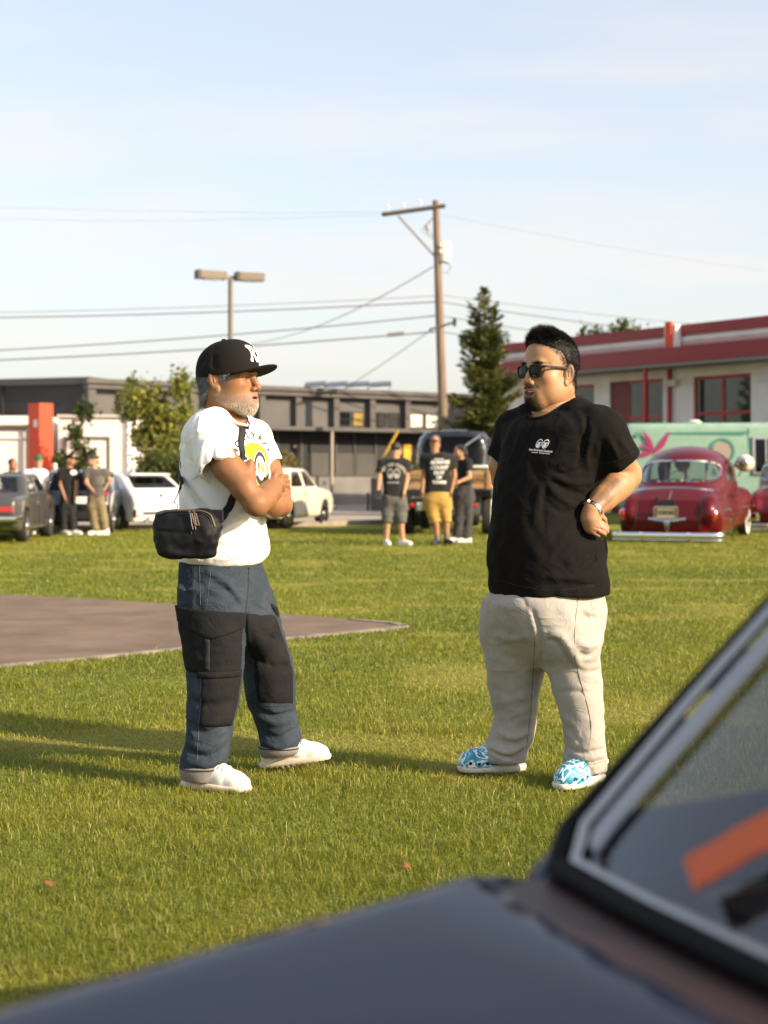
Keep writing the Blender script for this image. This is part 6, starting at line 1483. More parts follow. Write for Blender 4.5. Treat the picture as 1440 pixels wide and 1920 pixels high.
t, bv = simple_car('classic_car', 'ivory small classic car on the lawn edge seen past the older man', -2.40, 35.75, (.31, .95), [(-1.88, .32), (-1.95, .6), (-1.82, .82), (-1.35, .90), (-.95, 1.28), (-.6, 1.36), (.25, 1.34), (.72, .93), (1.6, .84), (1.86, .72), (1.92, .5), (1.85, .3), (1.5, .22), (-1.5, .22)],
    lambda X, Z: .74 - .34 * np.maximum(Z - .84, 0) - .10 * np.clip(np.abs(X) / 1.9, 0, 1)**5, .88,
    [('rear_window', quadwin([(-.52, .94), (.52, .94), (.44, 1.24), (-.44, 1.24)], 'x', -1, .8)), ('windscreen', quadwin([(-.56, .96), (.56, .96), (.46, 1.26), (-.46, 1.26)], 'x', 1, .3))] + [('side_window', quadwin(p, 'y', s, .35)) for s in (1, -1) for p in ([(-1.0, .94), (-.26, .94), (-.26, 1.26), (-.72, 1.25)], [(-.16, .94), (.58, .94), (.22, 1.26), (-.16, 1.27)])], IVORY, GLZ, [(1.12, .62, .29, .16), (-1.12, .62, .29, .16)], .15, rimm=CHROME)
for s in (1, -1):
    MB().lathe([(.09, -.06), (.10, 0), (.085, .03), (0, .05)], Matrix.Translation((1.86, s * .55, .66)) @ Matrix.Rotation(R(90), 4, 'Y'), 16).build('headlight', CHROME, t, True); MB().tube([(.62, s * .72, .92), (.66, s * .86, .99)], .012, 6).build('mirror_stem', CHROME, t); MB().lathe([(.06, 0), (.05, .04), (0, .06)], Matrix.Translation((.66, s * .86, 1.0)) @ Matrix.Rotation(R(90), 4, 'Y'), 12).build('mirror', CHROME, t, True)
    MB().tube([(-.21, s * .742, .26), (-.21, s * .748, .6), (-.21, s * .735, .9)], .006, 5).build('seam', BLKP, t); MB().box((-.32, s * .752, .76), (.1, .02, .02)).build('door_handle', CHROME, t)
for x_, sg in ((1.96, 1), (-1.98, -1)): MB().tube([(x_ - .16 * sg, -.72, .40), (x_, -.6, .40), (x_ + .03 * sg, 0, .40), (x_, .6, .40), (x_ - .16 * sg, .72, .40)], .05, 8, True, (.6, 1)).build('bumper', CHROME, t, True)
# ================================================================== THE YOUNGER MAN: sunglasses, black T-shirt, pale trousers, blue clogs
SKIN_B = pm('skin golden', (.4, .22, .11), .52, attr='col', var=.08, vs=70, bump=.10, bs=480, sss=.12, spec=.45, bd=.002)
BTEE = pm('black cotton', (.0062, .0055, .0052), .95, var=.12, vs=20, bump=.14, bs=480, spec=.15, bd=.002, wr=(8, .009))
KHAKI = pm('pale stripe chino', (.37, .345, .31), .9, var=.06, vs=30, bump=.12, bs=500, sheen=.05, bd=.002, wr=(9, .008, (1, 1, 1.2)))
def stripe_cloth(m, freq, dark):
    t = m.node_tree; b = t.nodes['Principled BSDF']; src = b.inputs['Base Color'].links[0].from_socket
    co = t.nodes.new('ShaderNodeTexCoord'); wv = t.nodes.new('ShaderNodeTexWave'); wv.bands_direction = 'X'; wv.inputs['Scale'].default_value = freq; wv.inputs['Distortion'].default_value = .6; wv.inputs['Detail Scale'].default_value = .5
    t.links.new(co.outputs['Object'], wv.inputs['Vector']); mx = t.nodes.new('ShaderNodeMixRGB'); mx.blend_type = 'MULTIPLY'; mx.inputs[2].default_value = (dark, dark, dark, 1)
    t.links.new(wv.outputs['Fac'], mx.inputs[0]); t.links.new(src, mx.inputs[1]); t.links.new(mx.outputs[0], b.inputs['Base Color'])
stripe_cloth(KHAKI, 42, .90)
SEAMK = pm('chino seam', (.10, .09, .08), .9)
HAIRB = pm('black hair', (.009, .008, .0075), .62, spec=.25, var=.3, vs=30)
FRAME_M = pm('matt black frame', (.008, .007, .006), .55, spec=.3); LENS_M = pm('dark lens', (.010, .011, .005), .10, spec=.18)
STEEL = pm('watch steel', (.55, .53, .50), .22, 1.0); DIAL = pm('watch dial', (.02, .025, .04), .1)
manb = thing('person', 'younger man in sunglasses, black T-shirt and pale trousers with hand on hip', 'person', (at(1040, 900, 6.17).x, 6.17, 0))
YB = -140                                                     # chest direction
LO, HI = Q(895, 1130, -.36), Q(1215, 735, .36)
F = Field(LO, HI, .0062); q_ = 1.28
F.zloft([row(751, 1056, 1082, .02, 1.0, YB), row(764, 1018, 1098, .02, 1.2, YB), row(779, 982, 1118, .01, 1.35, YB), row(797, 958, 1138, 0, 1.35, YB), row(825, 947, 1147, 0, 1.25, YB), row(860, 940, 1142, 0, 1.1, YB), row(900, 931, 1128, 0, 1.0, YB),
         row(940, 925, 1112, -.01, .95, YB), row(975, 920, 1112, -.015, .92, YB), row(1010, 918, 1124, -.02, .92, YB), row(1045, 919, 1132, -.015, .92, YB), row(1075, 921, 1137, -.01, .95, YB), row(1098, 920, 1140, 0, .95, YB), row(1113, 923, 1139, 0, .95, YB)], n=2.25, capr=.008)
S = Field(LO, HI, .0062)
shB, slB = Q(1126, 812, -.13), Q(1160, 866, -.085)
S.chain([Q(1085, 785, -.08), shB, slB + (slB - shB) * .3], [.080, .098, .086], .03); open_end(S, slB, slB - shB, .080, .03, .012, .16); merge(F, S, .035)
S = Field(LO, HI, .0062)
shB2, slB2 = Q(968, 808, .15), Q(949, 862, .19)
S.chain([Q(1000, 785, .08), shB2, slB2 + (slB2 - shB2) * .3], [.070, .085, .080], .03); open_end(S, slB2, slB2 - shB2, .076, .03, .012, .16); merge(F, S, .03)
F.folds([([(1078, 772), (1092, 790), (1098, 830)], .012, .008), ([(1100, 780), (1094, 830), (1082, 878)], .011, -.014), ([(1112, 800), (1100, 850), (1104, 880)], .012, .012), ([(1086, 840), (1060, 865), (1030, 872)], .012, .010), ([(1095, 875), (1060, 890), (1035, 884)], .010, -.010),
    ([(1112, 905), (1072, 905), (1036, 890)], .012, .011), ([(1112, 930), (1070, 922), (1030, 900)], .011, -.010), ([(1100, 950), (1060, 940), (1020, 905)], .012, .011), ([(1096, 965), (1070, 985), (1045, 1020)], .014, .012), ([(1090, 955), (1050, 960), (1012, 930)], .011, -.010),
    ([(1108, 1000), (1070, 1012), (1036, 1042)], .012, -.010), ([(1128, 1010), (1095, 1030), (1060, 1060)], .013, .012), ([(1136, 1030), (1110, 1050), (1080, 1072)], .011, -.009), ([(1125, 1005), (1120, 1040), (1122, 1075)], .012, .010), ([(1140, 1070), (1080, 1084), (1010, 1080)], .014, .008),
    ([(1138, 1092), (1080, 1098), (1000, 1096)], .010, -.006), ([(1132, 990), (1138, 1020), (1134, 1052)], .012, .014), ([(1122, 990), (1126, 1015), (1120, 1046)], .009, -.012), ([(1015, 905), (1006, 945), (1000, 990)], .014, .008), ([(1030, 900), (1020, 950), (1020, 1000)], .011, -.008),
    ([(1140, 815), (1150, 840), (1160, 862)], .012, .009), ([(1128, 822), (1130, 850), (1132, 872)], .011, -.010), ([(1160, 822), (1174, 842), (1184, 854)], .012, .008), ([(980, 790), (972, 830), (955, 870)], .012, .008), ([(1000, 790), (988, 830), (968, 870)], .011, -.006), ([(1040, 772), (1064, 790), (1080, 815)], .011, .006)])
F.ripple(.004, 22, 43, (1, 1, .7)); F.ripple(.0018, 65, 44)
RIMB = neck_rim(F, Q(1046, 716, .04), Q(1026, 806, -.05), .086, .080); F.cone(Q(1046, 716, .04), Q(1026, 806, -.05), .086, .080, .006, 's')
F.zloft([row(1098, 930, 1130, 0, .95, YB), row(1128, 930, 1130, 0, .95, YB)], op='s', n=2.25)
shirtb = F.build('shirt', BTEE, manb); sbv = bvh_of(shirtb); FB = F
MB().tube(RIMB, .0075, 7, False).build('collar', BTEE, shirtb, True, None, True)
BST = pm('black stitch', (.009, .008, .008), .9)
sight_seam('stitching', F, [(924, 1083), (980, 1100), (1050, 1106), (1136, 1094)], .0009, BST, shirtb)
sight_seam('stitching', F, [(1124, 868), (1150, 866), (1190, 846)], .0009, BST, shirtb)
# print: two slanted ovals over two lines of script
lc = Vector(Q(1015, 834, -.2)); fB = Vector((math.cos(R(YB)), math.sin(R(YB)), 0)); castC = (fB * .55 + Vector((0, -.83, 0))).normalized(); LU = Vector((0, 0, 1)).cross(castC).normalized()
def slant(p, k=.34): v, f = p; return [(a + b * k, b) for a, b in v], f
tilt = R(-5)
ov = []
for dx in (-.0125, .0140):
    ov += [slant(disc2(.0128, .0180, 0, 0, .80, 2, 30)), slant(disc2(.0080, .0088, -.0012, -.0065, 0, 2, 20)), slant(disc2(.0094, .0023, 0, .004, 0, 1, 12))]
    for k in range(-3, 0): v, f = ov[k]; ov[k] = ([(a + dx, b - abs(dx) * .0) for a, b in v], f)
txt = [xf2(text_polys('Hot Rod and Custom', .0112, .0004, .28), -.004, -.0265)]
r = np.random.default_rng(4); x = -.040                                 # second line too small to read: short uneven bars
while x < .034:
    w = r.uniform(.0012, .0024)
    if abs(x + .012) > .003: txt.append(([(x, -.0375), (x + w, -.0375), (x + w, -.0342 + r.uniform(-.0006, .0006)), (x, -.0342)], [[0, 1, 2, 3]]))
    x += w + .0009
decal_obj('print_emblem', sbv, [xf2(p, 0, .004, tilt) for p in ov], lc, LU, Vector((0, 0, 1)), castC, PRINTW, shirtb, .0016)
decal_obj('print_lettering', sbv, [xf2(p, 0, 0.004, tilt) for p in txt], lc, LU, Vector((0, 0, 1)), castC, PRINTW, shirtb, .0016)
# ---- arms, neck, core
F = Field(Q(900, 1125, -.36), Q(1225, 725, .36), .0045)
elB = Q(1174, 893, .015); wrB = Q(1110, 957, -.165)
F.chain([shB, Q(1158, 862, -.05), elB], [.075, .066, .056], .015); F.ell(Q(1180, 886, .02), (.040, .042, .046), .03)
F.chain([elB, Q(1158, 908, -.05), Q(1132, 934, -.115), wrB], [.056, .061, .050, .034], .015)
F.ell(Q(1150, 915, -.08), (.045, .05, .05), .03)
# hand laid back on the hip: heel of the palm, curled fingers pointing to the rear, thumb above
F.chain([wrB, Q(1106, 972, -.165), Q(1108, 986, -.160)], [.033, .036, .032], .014); F.ell(Q(1114, 985, -.163), (.040, .026, .028), .014)
fing = [((1117, 979, -.170), (1129, 981, -.168), (1137, 986.5, -.150), (1140, 990, -.135), .0092), ((1115, 985.5, -.178), (1127, 988, -.178), (1136, 993.5, -.158), (1139, 997, -.140), .0096), ((1111, 991.5, -.178), (1122, 994.5, -.180), (1131, 999, -.164), (1134, 1002, -.145), .0092), ((1106, 996.5, -.172), (1114, 999.5, -.176), (1121, 1003, -.164), (1124, 1004.5, -.15), .0082)]
for a, b, c_, d, r_ in fing: F.chain([Q(*a), Q(*b), Q(*c_), Q(*d)], [r_ * 1.02, r_ * .95, r_ * .92, r_ * .82], .0018)
F.chain([Q(1117, 971, -.160), Q(1126, 966, -.15), Q(1133, 974, -.135), Q(1136, 982, -.125)], [.014, .0115, .0105, .009], .006)
for (x_, y_) in ((1123, 984), (1121, 990.5), (1116, 996.5)): F.fold([Q(x_ - 9, y_ - 2, -.19), Q(x_ + 8, y_ + 1.5, -.19)], .0035, -.003)
F.chain([shB2, Q(944, 872, .20), Q(946, 900, .24), Q(985, 950, .22)], [.066, .058, .05, .04], .015)
F.zloft([row(775, 990, 1090, .02, 1.2, YB), row(820, 965, 1125, 0, 1.2, YB), row(960, 945, 1095, 0, .95, YB), row(1120, 945, 1105, 0, .95, YB)], .02)
F.cone(Q(1036, 735, .01), Q(1040, 800, .01), .076, .085, .03); F.ripple(.0011, 60, 5)
bodyB = F.poly()
F = Field(Q(890, 1475, -.4), Q(1150, 1090, .4), .011)
F.zloft([row(1110, 955, 1095, 0, .95, YB), row(1180, 955, 1085, 0, 1.3, YB)], .03)
F.chain([Q(970, 1150, .05), Q(965, 1290, .09), Q(950, 1425, .10)], [.07, .055, .040], .02); F.chain([Q(1070, 1150, -.05), Q(1088, 1290, -.10), Q(1100, 1440, -.12)], [.07, .055, .040], .02)
F.cone(Q(950, 1432, .10), Q(925, 1442, .07), .028, .022, .02); F.cone(Q(1098, 1450, -.12), Q(1080, 1456, -.18), .028, .022, .02)
legsB = F.poly()
# ---- head
frBh = Frame(Q(1031, 697, .0), -143, 2, 0, (1.10, 1.12, 1.21))
HF = head_field(.62, .0115, smile=1.0); HF.ell((.074, 0, -.106), (.016, .018, .014), .015)
hv, hf = HF.poly()
def beardB(x, y, z):
    goat = np.exp(-((z + .108) / .024)**2 - (y / .028)**2) * (x > .04) + np.exp(-((z + .0575) / .0055)**2 - (y / .026)**2) * (x > .06) + np.exp(-((z + .080) / .02)**2 - ((np.abs(y) - .030) / .006)**2) * (x > .05) * .8
    goat *= 1 - np.exp(-((z + .0745) / .011)**2 - (y / .022)**2) * (x > .07)
    side = .35 * np.exp(-((x + .004) / .02)**2) * ((z > -.02) & (z < .08))
    zf = np.interp(x, [-.11, -.05, -.02, .0, .03, .05, .07], [-.08, -.07, -.04, .0, .035, .05, .07])
    fade = np.clip((z - zf) / .025, 0, 1) * (x < .075) * .75
    return np.clip(np.maximum(np.maximum(goat * .85, side), fade), 0, .9)
cB = skin_cols(hv, (.40, .215, .105), (.42, .16, .13), .25, beardB, (.03, .024, .02))
hw = frBh(hv); v, f = join_np([bodyB, legsB, (hw, hf)]); me = np_mesh('body', v, f)
cols = np.tile(np.array((.39, .205, .098), np.float32), (len(v), 1)); cols[-len(hw):] = cB
# tattoo shading on the forearm, pale palm
fa, fb = Q(1158, 905, -.1), Q(1118, 952, -.2); w0 = bodyB[0]
tt = np.clip(((w0 - fa) @ (fb - fa)) / ((fb - fa) @ (fb - fa)), 0, 1); dd = np.linalg.norm((w0 - (fa + tt[:, None] * (fb - fa)))[:, [0, 2]], axis=1)
nz_ = .75 + .25 * np.sin(w0[:, 0] * 260 + 3 * np.sin(w0[:, 2] * 210)) * np.sin(w0[:, 2] * 240)
tm = (np.clip((.030 - dd) / .008, 0, 1) * (w0[:, 1] < 6.10) * (tt > .02) * (tt < .98) * .62 * nz_)[:, None]
cols[:len(w0)] = cols[:len(w0)] * (1 - tm) + np.array((.055, .05, .04)) * tm
pz = np.exp(-np.linalg.norm((w0 - Q(1122, 992, -.18)) * np.array((1, 1, 1.2)), axis=1)**2 / .045**2)[:, None] * .55; cols[:len(w0)] = cols[:len(w0)] * (1 - pz) + np.array((.50, .25, .17)) * pz
set_attr(me, 'col', cols); ob('body', me, SKIN_B, manb, None, True)
eyes(frBh, manb, SCLERA, IRIS)
b = MB(); b.box(None, (.006, .030, .0055), M=frBh.M @ Matrix.Translation((.0885, 0, -.0690)), bev=.002); b.build('teeth', pm('teeth', (.70, .66, .58), .3), manb, True, None, True)
# ---- hair: dense cap of fur plus strands, brushed up and forward on top
H = Field((-.16, -.125, -.12), (.14, .125, .19), .0028)
H.ell((-.014, 0, .040), (.1035, .0805, .090)); H.ell((.022, 0, .080), (.068, .062, .044), .03)
zl = lambda x: np.interp(x, [-.14, -.10, -.07, -.045, -.025, .0, .02, .042, .062, .08, .12], [-.085, -.082, -.072, -.045, -.005, .040, .058, .068, .072, .084, .10])
def cut(X, Y, Z):
    return (zl(X.ravel()).reshape(X.shape).astype(np.float32) - .35 * np.maximum(np.abs(Y) - .055, 0) * (X > .02)) - Z
H.put(cut, (-.16, -.12, -.12), (.14, .12, .19), .010, 'i'); H.ripple(.0025, 90, 51, fade=lambda X, Y, Z: 1 + 0 * X)
gv, gf = H.poly(); hair = ob('hair', np_mesh('hair', frBh(gv), gf), HAIRB, manb, None, True)
gn = normals_of(gv, gf); r = np.random.default_rng(8)
sel = (gn[:, 2] > -.35) & (gv[:, 2] > zl(gv[:, 0]) + .004); i = r.choice(np.where(sel)[0], 16000)
top = np.clip((gv[i, 2] - .075) / .04, 0, 1)[:, None]
D = gn[i] * .7 + top * np.array((.25, 0, .55)) + (1 - top) * np.array((-.45, 0, -.35))
v, f = strands(gv[i] - gn[i] * .002, D, .007 + .010 * top[:, 0] + .012 * top[:, 0] * (gv[i, 0] > .02), .0007, np.array((.12, 0, .0)) * top, 9, .34)
nvh = normals_of(hv, hf); zf_ = np.interp(hv[:, 0], [-.11, -.05, -.02, .0, .03, .05, .07], [-.08, -.075, -.045, .0, .032, .05, .07])
fm = np.clip((hv[:, 2] - zf_) / .02, 0, 1) * (hv[:, 0] < .08) * (hv[:, 2] > zf_) * (np.abs(hv[:, 1]) < .0865); i = r.choice(len(hv), 9000, p=fm / fm.sum())
v2, f2 = strands(hv[i], nvh[i] * .8 + np.array((-.35, 0, -.4)), .0035 + .005 * fm[i], .0006, None, 12, .3); v, (fa_, fb_) = join_np([(v, f), (v2, f2)]); f = [fa_, fb_]
ob('hair_strands', np_mesh('hair_strands', frBh(v), f), HAIRB, hair, None, True)
bm_ = np.exp(-((hv[:, 2] + .108) / .018)**2 - (hv[:, 1] / .022)**2) * (hv[:, 0] > .055) + .8 * np.exp(-((hv[:, 2] + .0565) / .005)**2 - (hv[:, 1] / .024)**2) * (hv[:, 0] > .07)
nvv = normals_of(hv, hf); i = r.choice(len(hv), 2600, p=bm_ / bm_.sum())
v, f = strands(hv[i], nvv[i] * .6 + np.array((.2, 0, -.8)), np.where(hv[i, 2] < -.08, .005, .0035), .0004, None, 10, .3); ob('beard', np_mesh('beard', frBh(v), f), HAIRB, manb, None, True)
eb = np.exp(-((np.abs(hv[:, 1]) - .034) / .014)**2 - ((hv[:, 2] - .0205) / .0035)**2) * (hv[:, 0] > .05); i = r.choice(len(hv), 700, p=eb / eb.sum())
v, f = strands(hv[i], nvv[i] * .5 + np.stack([0 * i, np.sign(hv[i, 1]) * .7, .3 + 0 * i], 1), .006, .0005, None, 11, .25); ob('eyebrows', np_mesh('eyebrows', frBh(v), f), HAIRB, manb, None, True)
# ---- sunglasses
def lens_outline(k, s):
    pts = []
    for t in np.linspace(0, 2 * math.pi, 28, endpoint=False):
        c_, s_ = math.cos(t), math.sin(t); e = .62
        y = .0275 * k * math.copysign(abs(c_)**e, c_); z = .0215 * k * math.copysign(abs(s_)**e, s_); y *= 1 + .10 * (z / .0215); pts.append((y, z))
    return pts
gl = Matrix.Identity(4); glasses = None
for s in (1, -1):
    M = frBh.M @ Matrix.Translation((.1015, s * .0335, -.0065)) @ Matrix.Rotation(R(s * 9), 4, 'Z')
    o_, i_ = lens_outline(1.0, s), lens_outline(.86, s); n = len(o_); b = MB(); base = len(b.v)
    for x in (-.002, .0025):
        for ring in (o_, i_): b.v += [tuple(M @ Vector((x, y, z))) for y, z in ring]
    for k in range(n):
        k2 = (k + 1) % n
        b.f += [[2 * n + k, 2 * n + k2, 3 * n + k2, 3 * n + k], [k, n + k, n + k2, k2], [k, k2, 2 * n + k2, 2 * n + k], [n + k, 3 * n + k, 3 * n + k2, n + k2]]
    if glasses is None: glasses = b.build('sunglasses', FRAME_M, manb, False, None, True)
    else: b.build('rim', FRAME_M, glasses, False, None, True)
    b = MB(); c0 = len(b.v); b.v.append(tuple(M @ Vector((.0030, 0, 0))))
    for q in (.5, 1): b.v += [tuple(M @ Vector((.0030 - .003 * q * q, y * q, z * q))) for y, z in i_]
    for k in range(n): b.f += [[0, 1 + k, 1 + (k + 1) % n], [1 + k, 1 + n + k, 1 + n + (k + 1) % n, 1 + (k + 1) % n]]
    b.build('lens', LENS_M, glasses, True, None, True)
    tp = [(.0985, s * .0615, .006), (.088, s * .0735, .008), (.04, s * .0805, .008), (-.008, s * .0835, .006), (-.024, s * .083, -.006), (-.030, s * .081, -.024)]
    MB().tube([Vector(frBh(p)) for p in smooth_line(tp, 18)], [.0052 if t < .8 else .0036 for t in np.linspace(0, 1, 18)], 6, True, (.45, 1.0)).build('temple_arm', FRAME_M, glasses, True, None, True)
MB().tube([Vector(frBh(p)) for p in ((.103, -.010, .001), (.1055, 0, .003), (.103, .010, .001))], .0036, 6).build('bridge', FRAME_M, glasses, True, None, True)
# ---- wristwatch
wd = Vector(wrB - Q(1132, 934, -.115)).normalized(); wc = Vector(wrB) - wd * .004
a_ = wd.orthogonal().normalized(); b_ = wd.cross(a_); rotw = wd.to_track_quat('Z', 'Y').to_matrix().to_4x4()
MB().lathe([(.0355, -.008), (.0385, -.007), (.0395, 0), (.0385, .007), (.0355, .008)], Matrix.Translation(wc) @ rotw, 30, True).build('watch', STEEL, manb, True, None, True)
wt = bpy.data.objects['watch']
side = Vector((-.80, -.45, .1)); side = (side - wd * side.dot(wd)).normalized(); Mw = Matrix.Translation(wc + side * .040) @ side.to_track_quat('Z', 'Y').to_matrix().to_4x4()
MB().lathe([(.016, -.006), (.0195, -.004), (.0195, .003), (.0165, .005)], Mw, 22).build('watch_case', STEEL, wt, True, None, True); MB().lathe([(.0160, .0052), (0, .0056)], Mw, 22).build('watch_dial', DIAL, wt, True, None, True)
for k in range(22):
    th = 2 * math.pi * k / 22; d = a_ * math.cos(th) + b_ * math.sin(th)
    if d.dot(side) > .75: continue
    Ml = Matrix.Translation(wc + d * .0395) @ Matrix((( *(d.cross(wd)),), (*wd,), (*d,))).transposed().to_4x4()
    MB().box(None, (.0092, .016, .0036), M=Ml, bev=.001).build('watch_link', STEEL, wt, False, None, True)

# ---- pale trousers
LO, HI = Q(885, 1470, -.36), Q(1160, 1080, .36)
F = Field(LO, HI, .0064)
F.zloft([row(1085, 936, 1116, 0, .90, YB), row(1104, 930, 1122, 0, .9, YB), row(1120, 917, 1128, 0, .93, YB), row(1150, 911, 1127, 0, 1.05, YB), row(1180, 910, 1121, 0, 1.35, YB), row(1205, 914, 1116, 0, 1.8, YB), row(1228, 930, 1100, 0, 2.3, YB), row(1245, 965, 1075, 0, 2.5, YB)], n=2.2)
lgR = [row(1130, 918, 1015, .0, 1.4, YB), row(1165, 912, 1022, .02, 1.3, YB), row(1205, 911, 1029, .045, 1.2, YB), row(1250, 914, 1022, .07, 1, YB), row(1300, 921, 1008, .09, 1.05, YB), row(1350, 925, 1002, .10, 1.1, YB), row(1380, 918, 999, .10, 1.1, YB), row(1405, 910, 990, .10, 1.1, YB), row(1424, 908, 986, .10, 1.1, YB), row(1434, 914, 982, .10, 1.1, YB)]
lgL = [row(1150, 1020, 1126, -.04, 1.2, YB), row(1180, 1014, 1123, -.05, 1.15, YB), row(1210, 1014, 1121, -.07, 1.08, YB), row(1250, 1028, 1126, -.09, 1, YB), row(1300, 1040, 1130, -.11, 1.0, YB), row(1350, 1052, 1131, -.12, 1.05, YB), row(1400, 1060, 1134, -.12, 1.1, YB), row(1430, 1058, 1137, -.12, 1.1, YB), row(1447, 1062, 1137, -.12, 1.1, YB)]
F.zloft(lgR, .05, n=2.3); F.zloft(lgL, .04, n=2.3)
F.folds([([(1020, 1245), (1012, 1200), (1000, 1150), (975, 1115)], .012, -.012), ([(1030, 1190), (1052, 1192), (1080, 1235), (1086, 1248)], .014, .020), ([(1022, 1200), (1046, 1206), (1072, 1246)], .011, -.013), ([(1078, 1240), (1100, 1252), (1126, 1245)], .012, .013), ([(1084, 1224), (1104, 1230), (1122, 1216)], .010, -.011), ([(1080, 1200), (1100, 1212), (1120, 1206)], .010, .010),
    ([(1086, 1150), (1104, 1160), (1120, 1158)], .010, -.010), ([(1090, 1138), (1108, 1148), (1124, 1140)], .010, .010), ([(985, 1120), (1000, 1160), (1016, 1230)], .014, .008), ([(930, 1130), (960, 1140), (985, 1135)], .014, .007), ([(922, 1190), (960, 1200), (1000, 1186)], .018, .006),
    ([(925, 1300), (960, 1312), (1000, 1298)], .014, .006), ([(930, 1370), (965, 1384), (998, 1366)], .012, .011), ([(922, 1385), (960, 1398), (992, 1384)], .010, -.010), ([(912, 1398), (950, 1412), (986, 1398)], .011, .012), ([(916, 1404), (945, 1420), (975, 1424)], .009, -.011), ([(955, 1345), (985, 1330), (1000, 1310)], .012, .007),
    ([(1062, 1372), (1078, 1390), (1070, 1404)], .012, .014), ([(1062, 1398), (1095, 1412), (1134, 1404)], .010, -.010), ([(1064, 1408), (1095, 1420), (1136, 1414)], .010, .011), ([(1066, 1424), (1100, 1432), (1136, 1424)], .008, -.008), ([(1052, 1340), (1078, 1360), (1085, 1388)], .012, .008), ([(1120, 1320), (1112, 1350), (1104, 1370)], .012, .006), ([(1045, 1300), (1075, 1296), (1110, 1300)], .012, -.005)])
F.ripple(.0045, 20, 63, (1, 1, .6)); F.ripple(.0016, 75, 64)
for lv in (lgR, lgL):
    b0 = sorted(lv); inner = [(b0[0][0] - .03, b0[0][1], b0[0][2], b0[0][3] - .012, b0[0][4] - .012, b0[0][5]), (b0[0][0] + .035, b0[1][1], b0[1][2], b0[0][3] - .012, b0[0][4] - .012, b0[0][5])]; F.zloft(inner, op='s')
trob = F.build('trousers', KHAKI, manb); tbv = bvh_of(trob)
sight_seam('seam', F, [(1085, 1118), (1079, 1160), (1077, 1200), (1080, 1245), (1092, 1290), (1104, 1335), (1108, 1370), (1101, 1410)], .0013, SEAMK, trob)
sight_seam('seam', F, [(1003, 1195), (1000, 1250), (996, 1320), (990, 1380), (985, 1400)], .0011, SEAMK, trob)
sight_seam('pocket_edge', F, [(1088, 1112), (1084, 1124), (1080, 1128)], .0016, SEAMK, trob); sight_seam('pocket_edge', F, [(1111, 1118), (1109, 1132), (1112, 1142)], .0009, SEAMK, trob)
for pts in ([(911, 1410), (935, 1424), (970, 1432)], [(1059, 1424), (1095, 1434), (1137, 1427)]): sight_seam('hem_stitch', F, pts, .0009, SEAMK, trob)
# ---- marbled clogs
def clog_mat():
    m = bpy.data.materials.new('marbled foam'); m.use_nodes = True; t = m.node_tree; b = t.nodes['Principled BSDF']; b.inputs['Roughness'].default_value = .5
    co = t.nodes.new('ShaderNodeTexCoord'); n = t.nodes.new('ShaderNodeTexNoise'); n.inputs['Scale'].default_value = 7.5; n.inputs['Detail'].default_value = 2; n.inputs['Distortion'].default_value = 3.2
    t.links.new(co.outputs['Object'], n.inputs['Vector']); r = t.nodes.new('ShaderNodeValToRGB'); r.color_ramp.interpolation = 'LINEAR'; e = r.color_ramp.elements
    W_, A_, B_ = (.78, .80, .80, 1), (.05, .38, .52, 1), (.008, .17, .30, 1)
    e[0].position = .36; e[0].color = W_; e[1].position = .40; e[1].color = A_
    for p_, c_ in ((.45, B_), (.47, A_), (.50, W_), (.54, W_), (.56, A_), (.61, B_), (.64, A_), (.66, W_)): k = e.new(p_); k.color = c_
    t.links.new(n.outputs['Fac'], r.inputs[0]); t.links.new(r.outputs[0], b.inputs['Base Color']); return m
CLOG = clog_mat(); CSOLE = pm('white foam sole', (.68, .64, .60), .6, var=.06, vs=30); HOLE = pm('hole shade', (.012, .010, .009), .9)
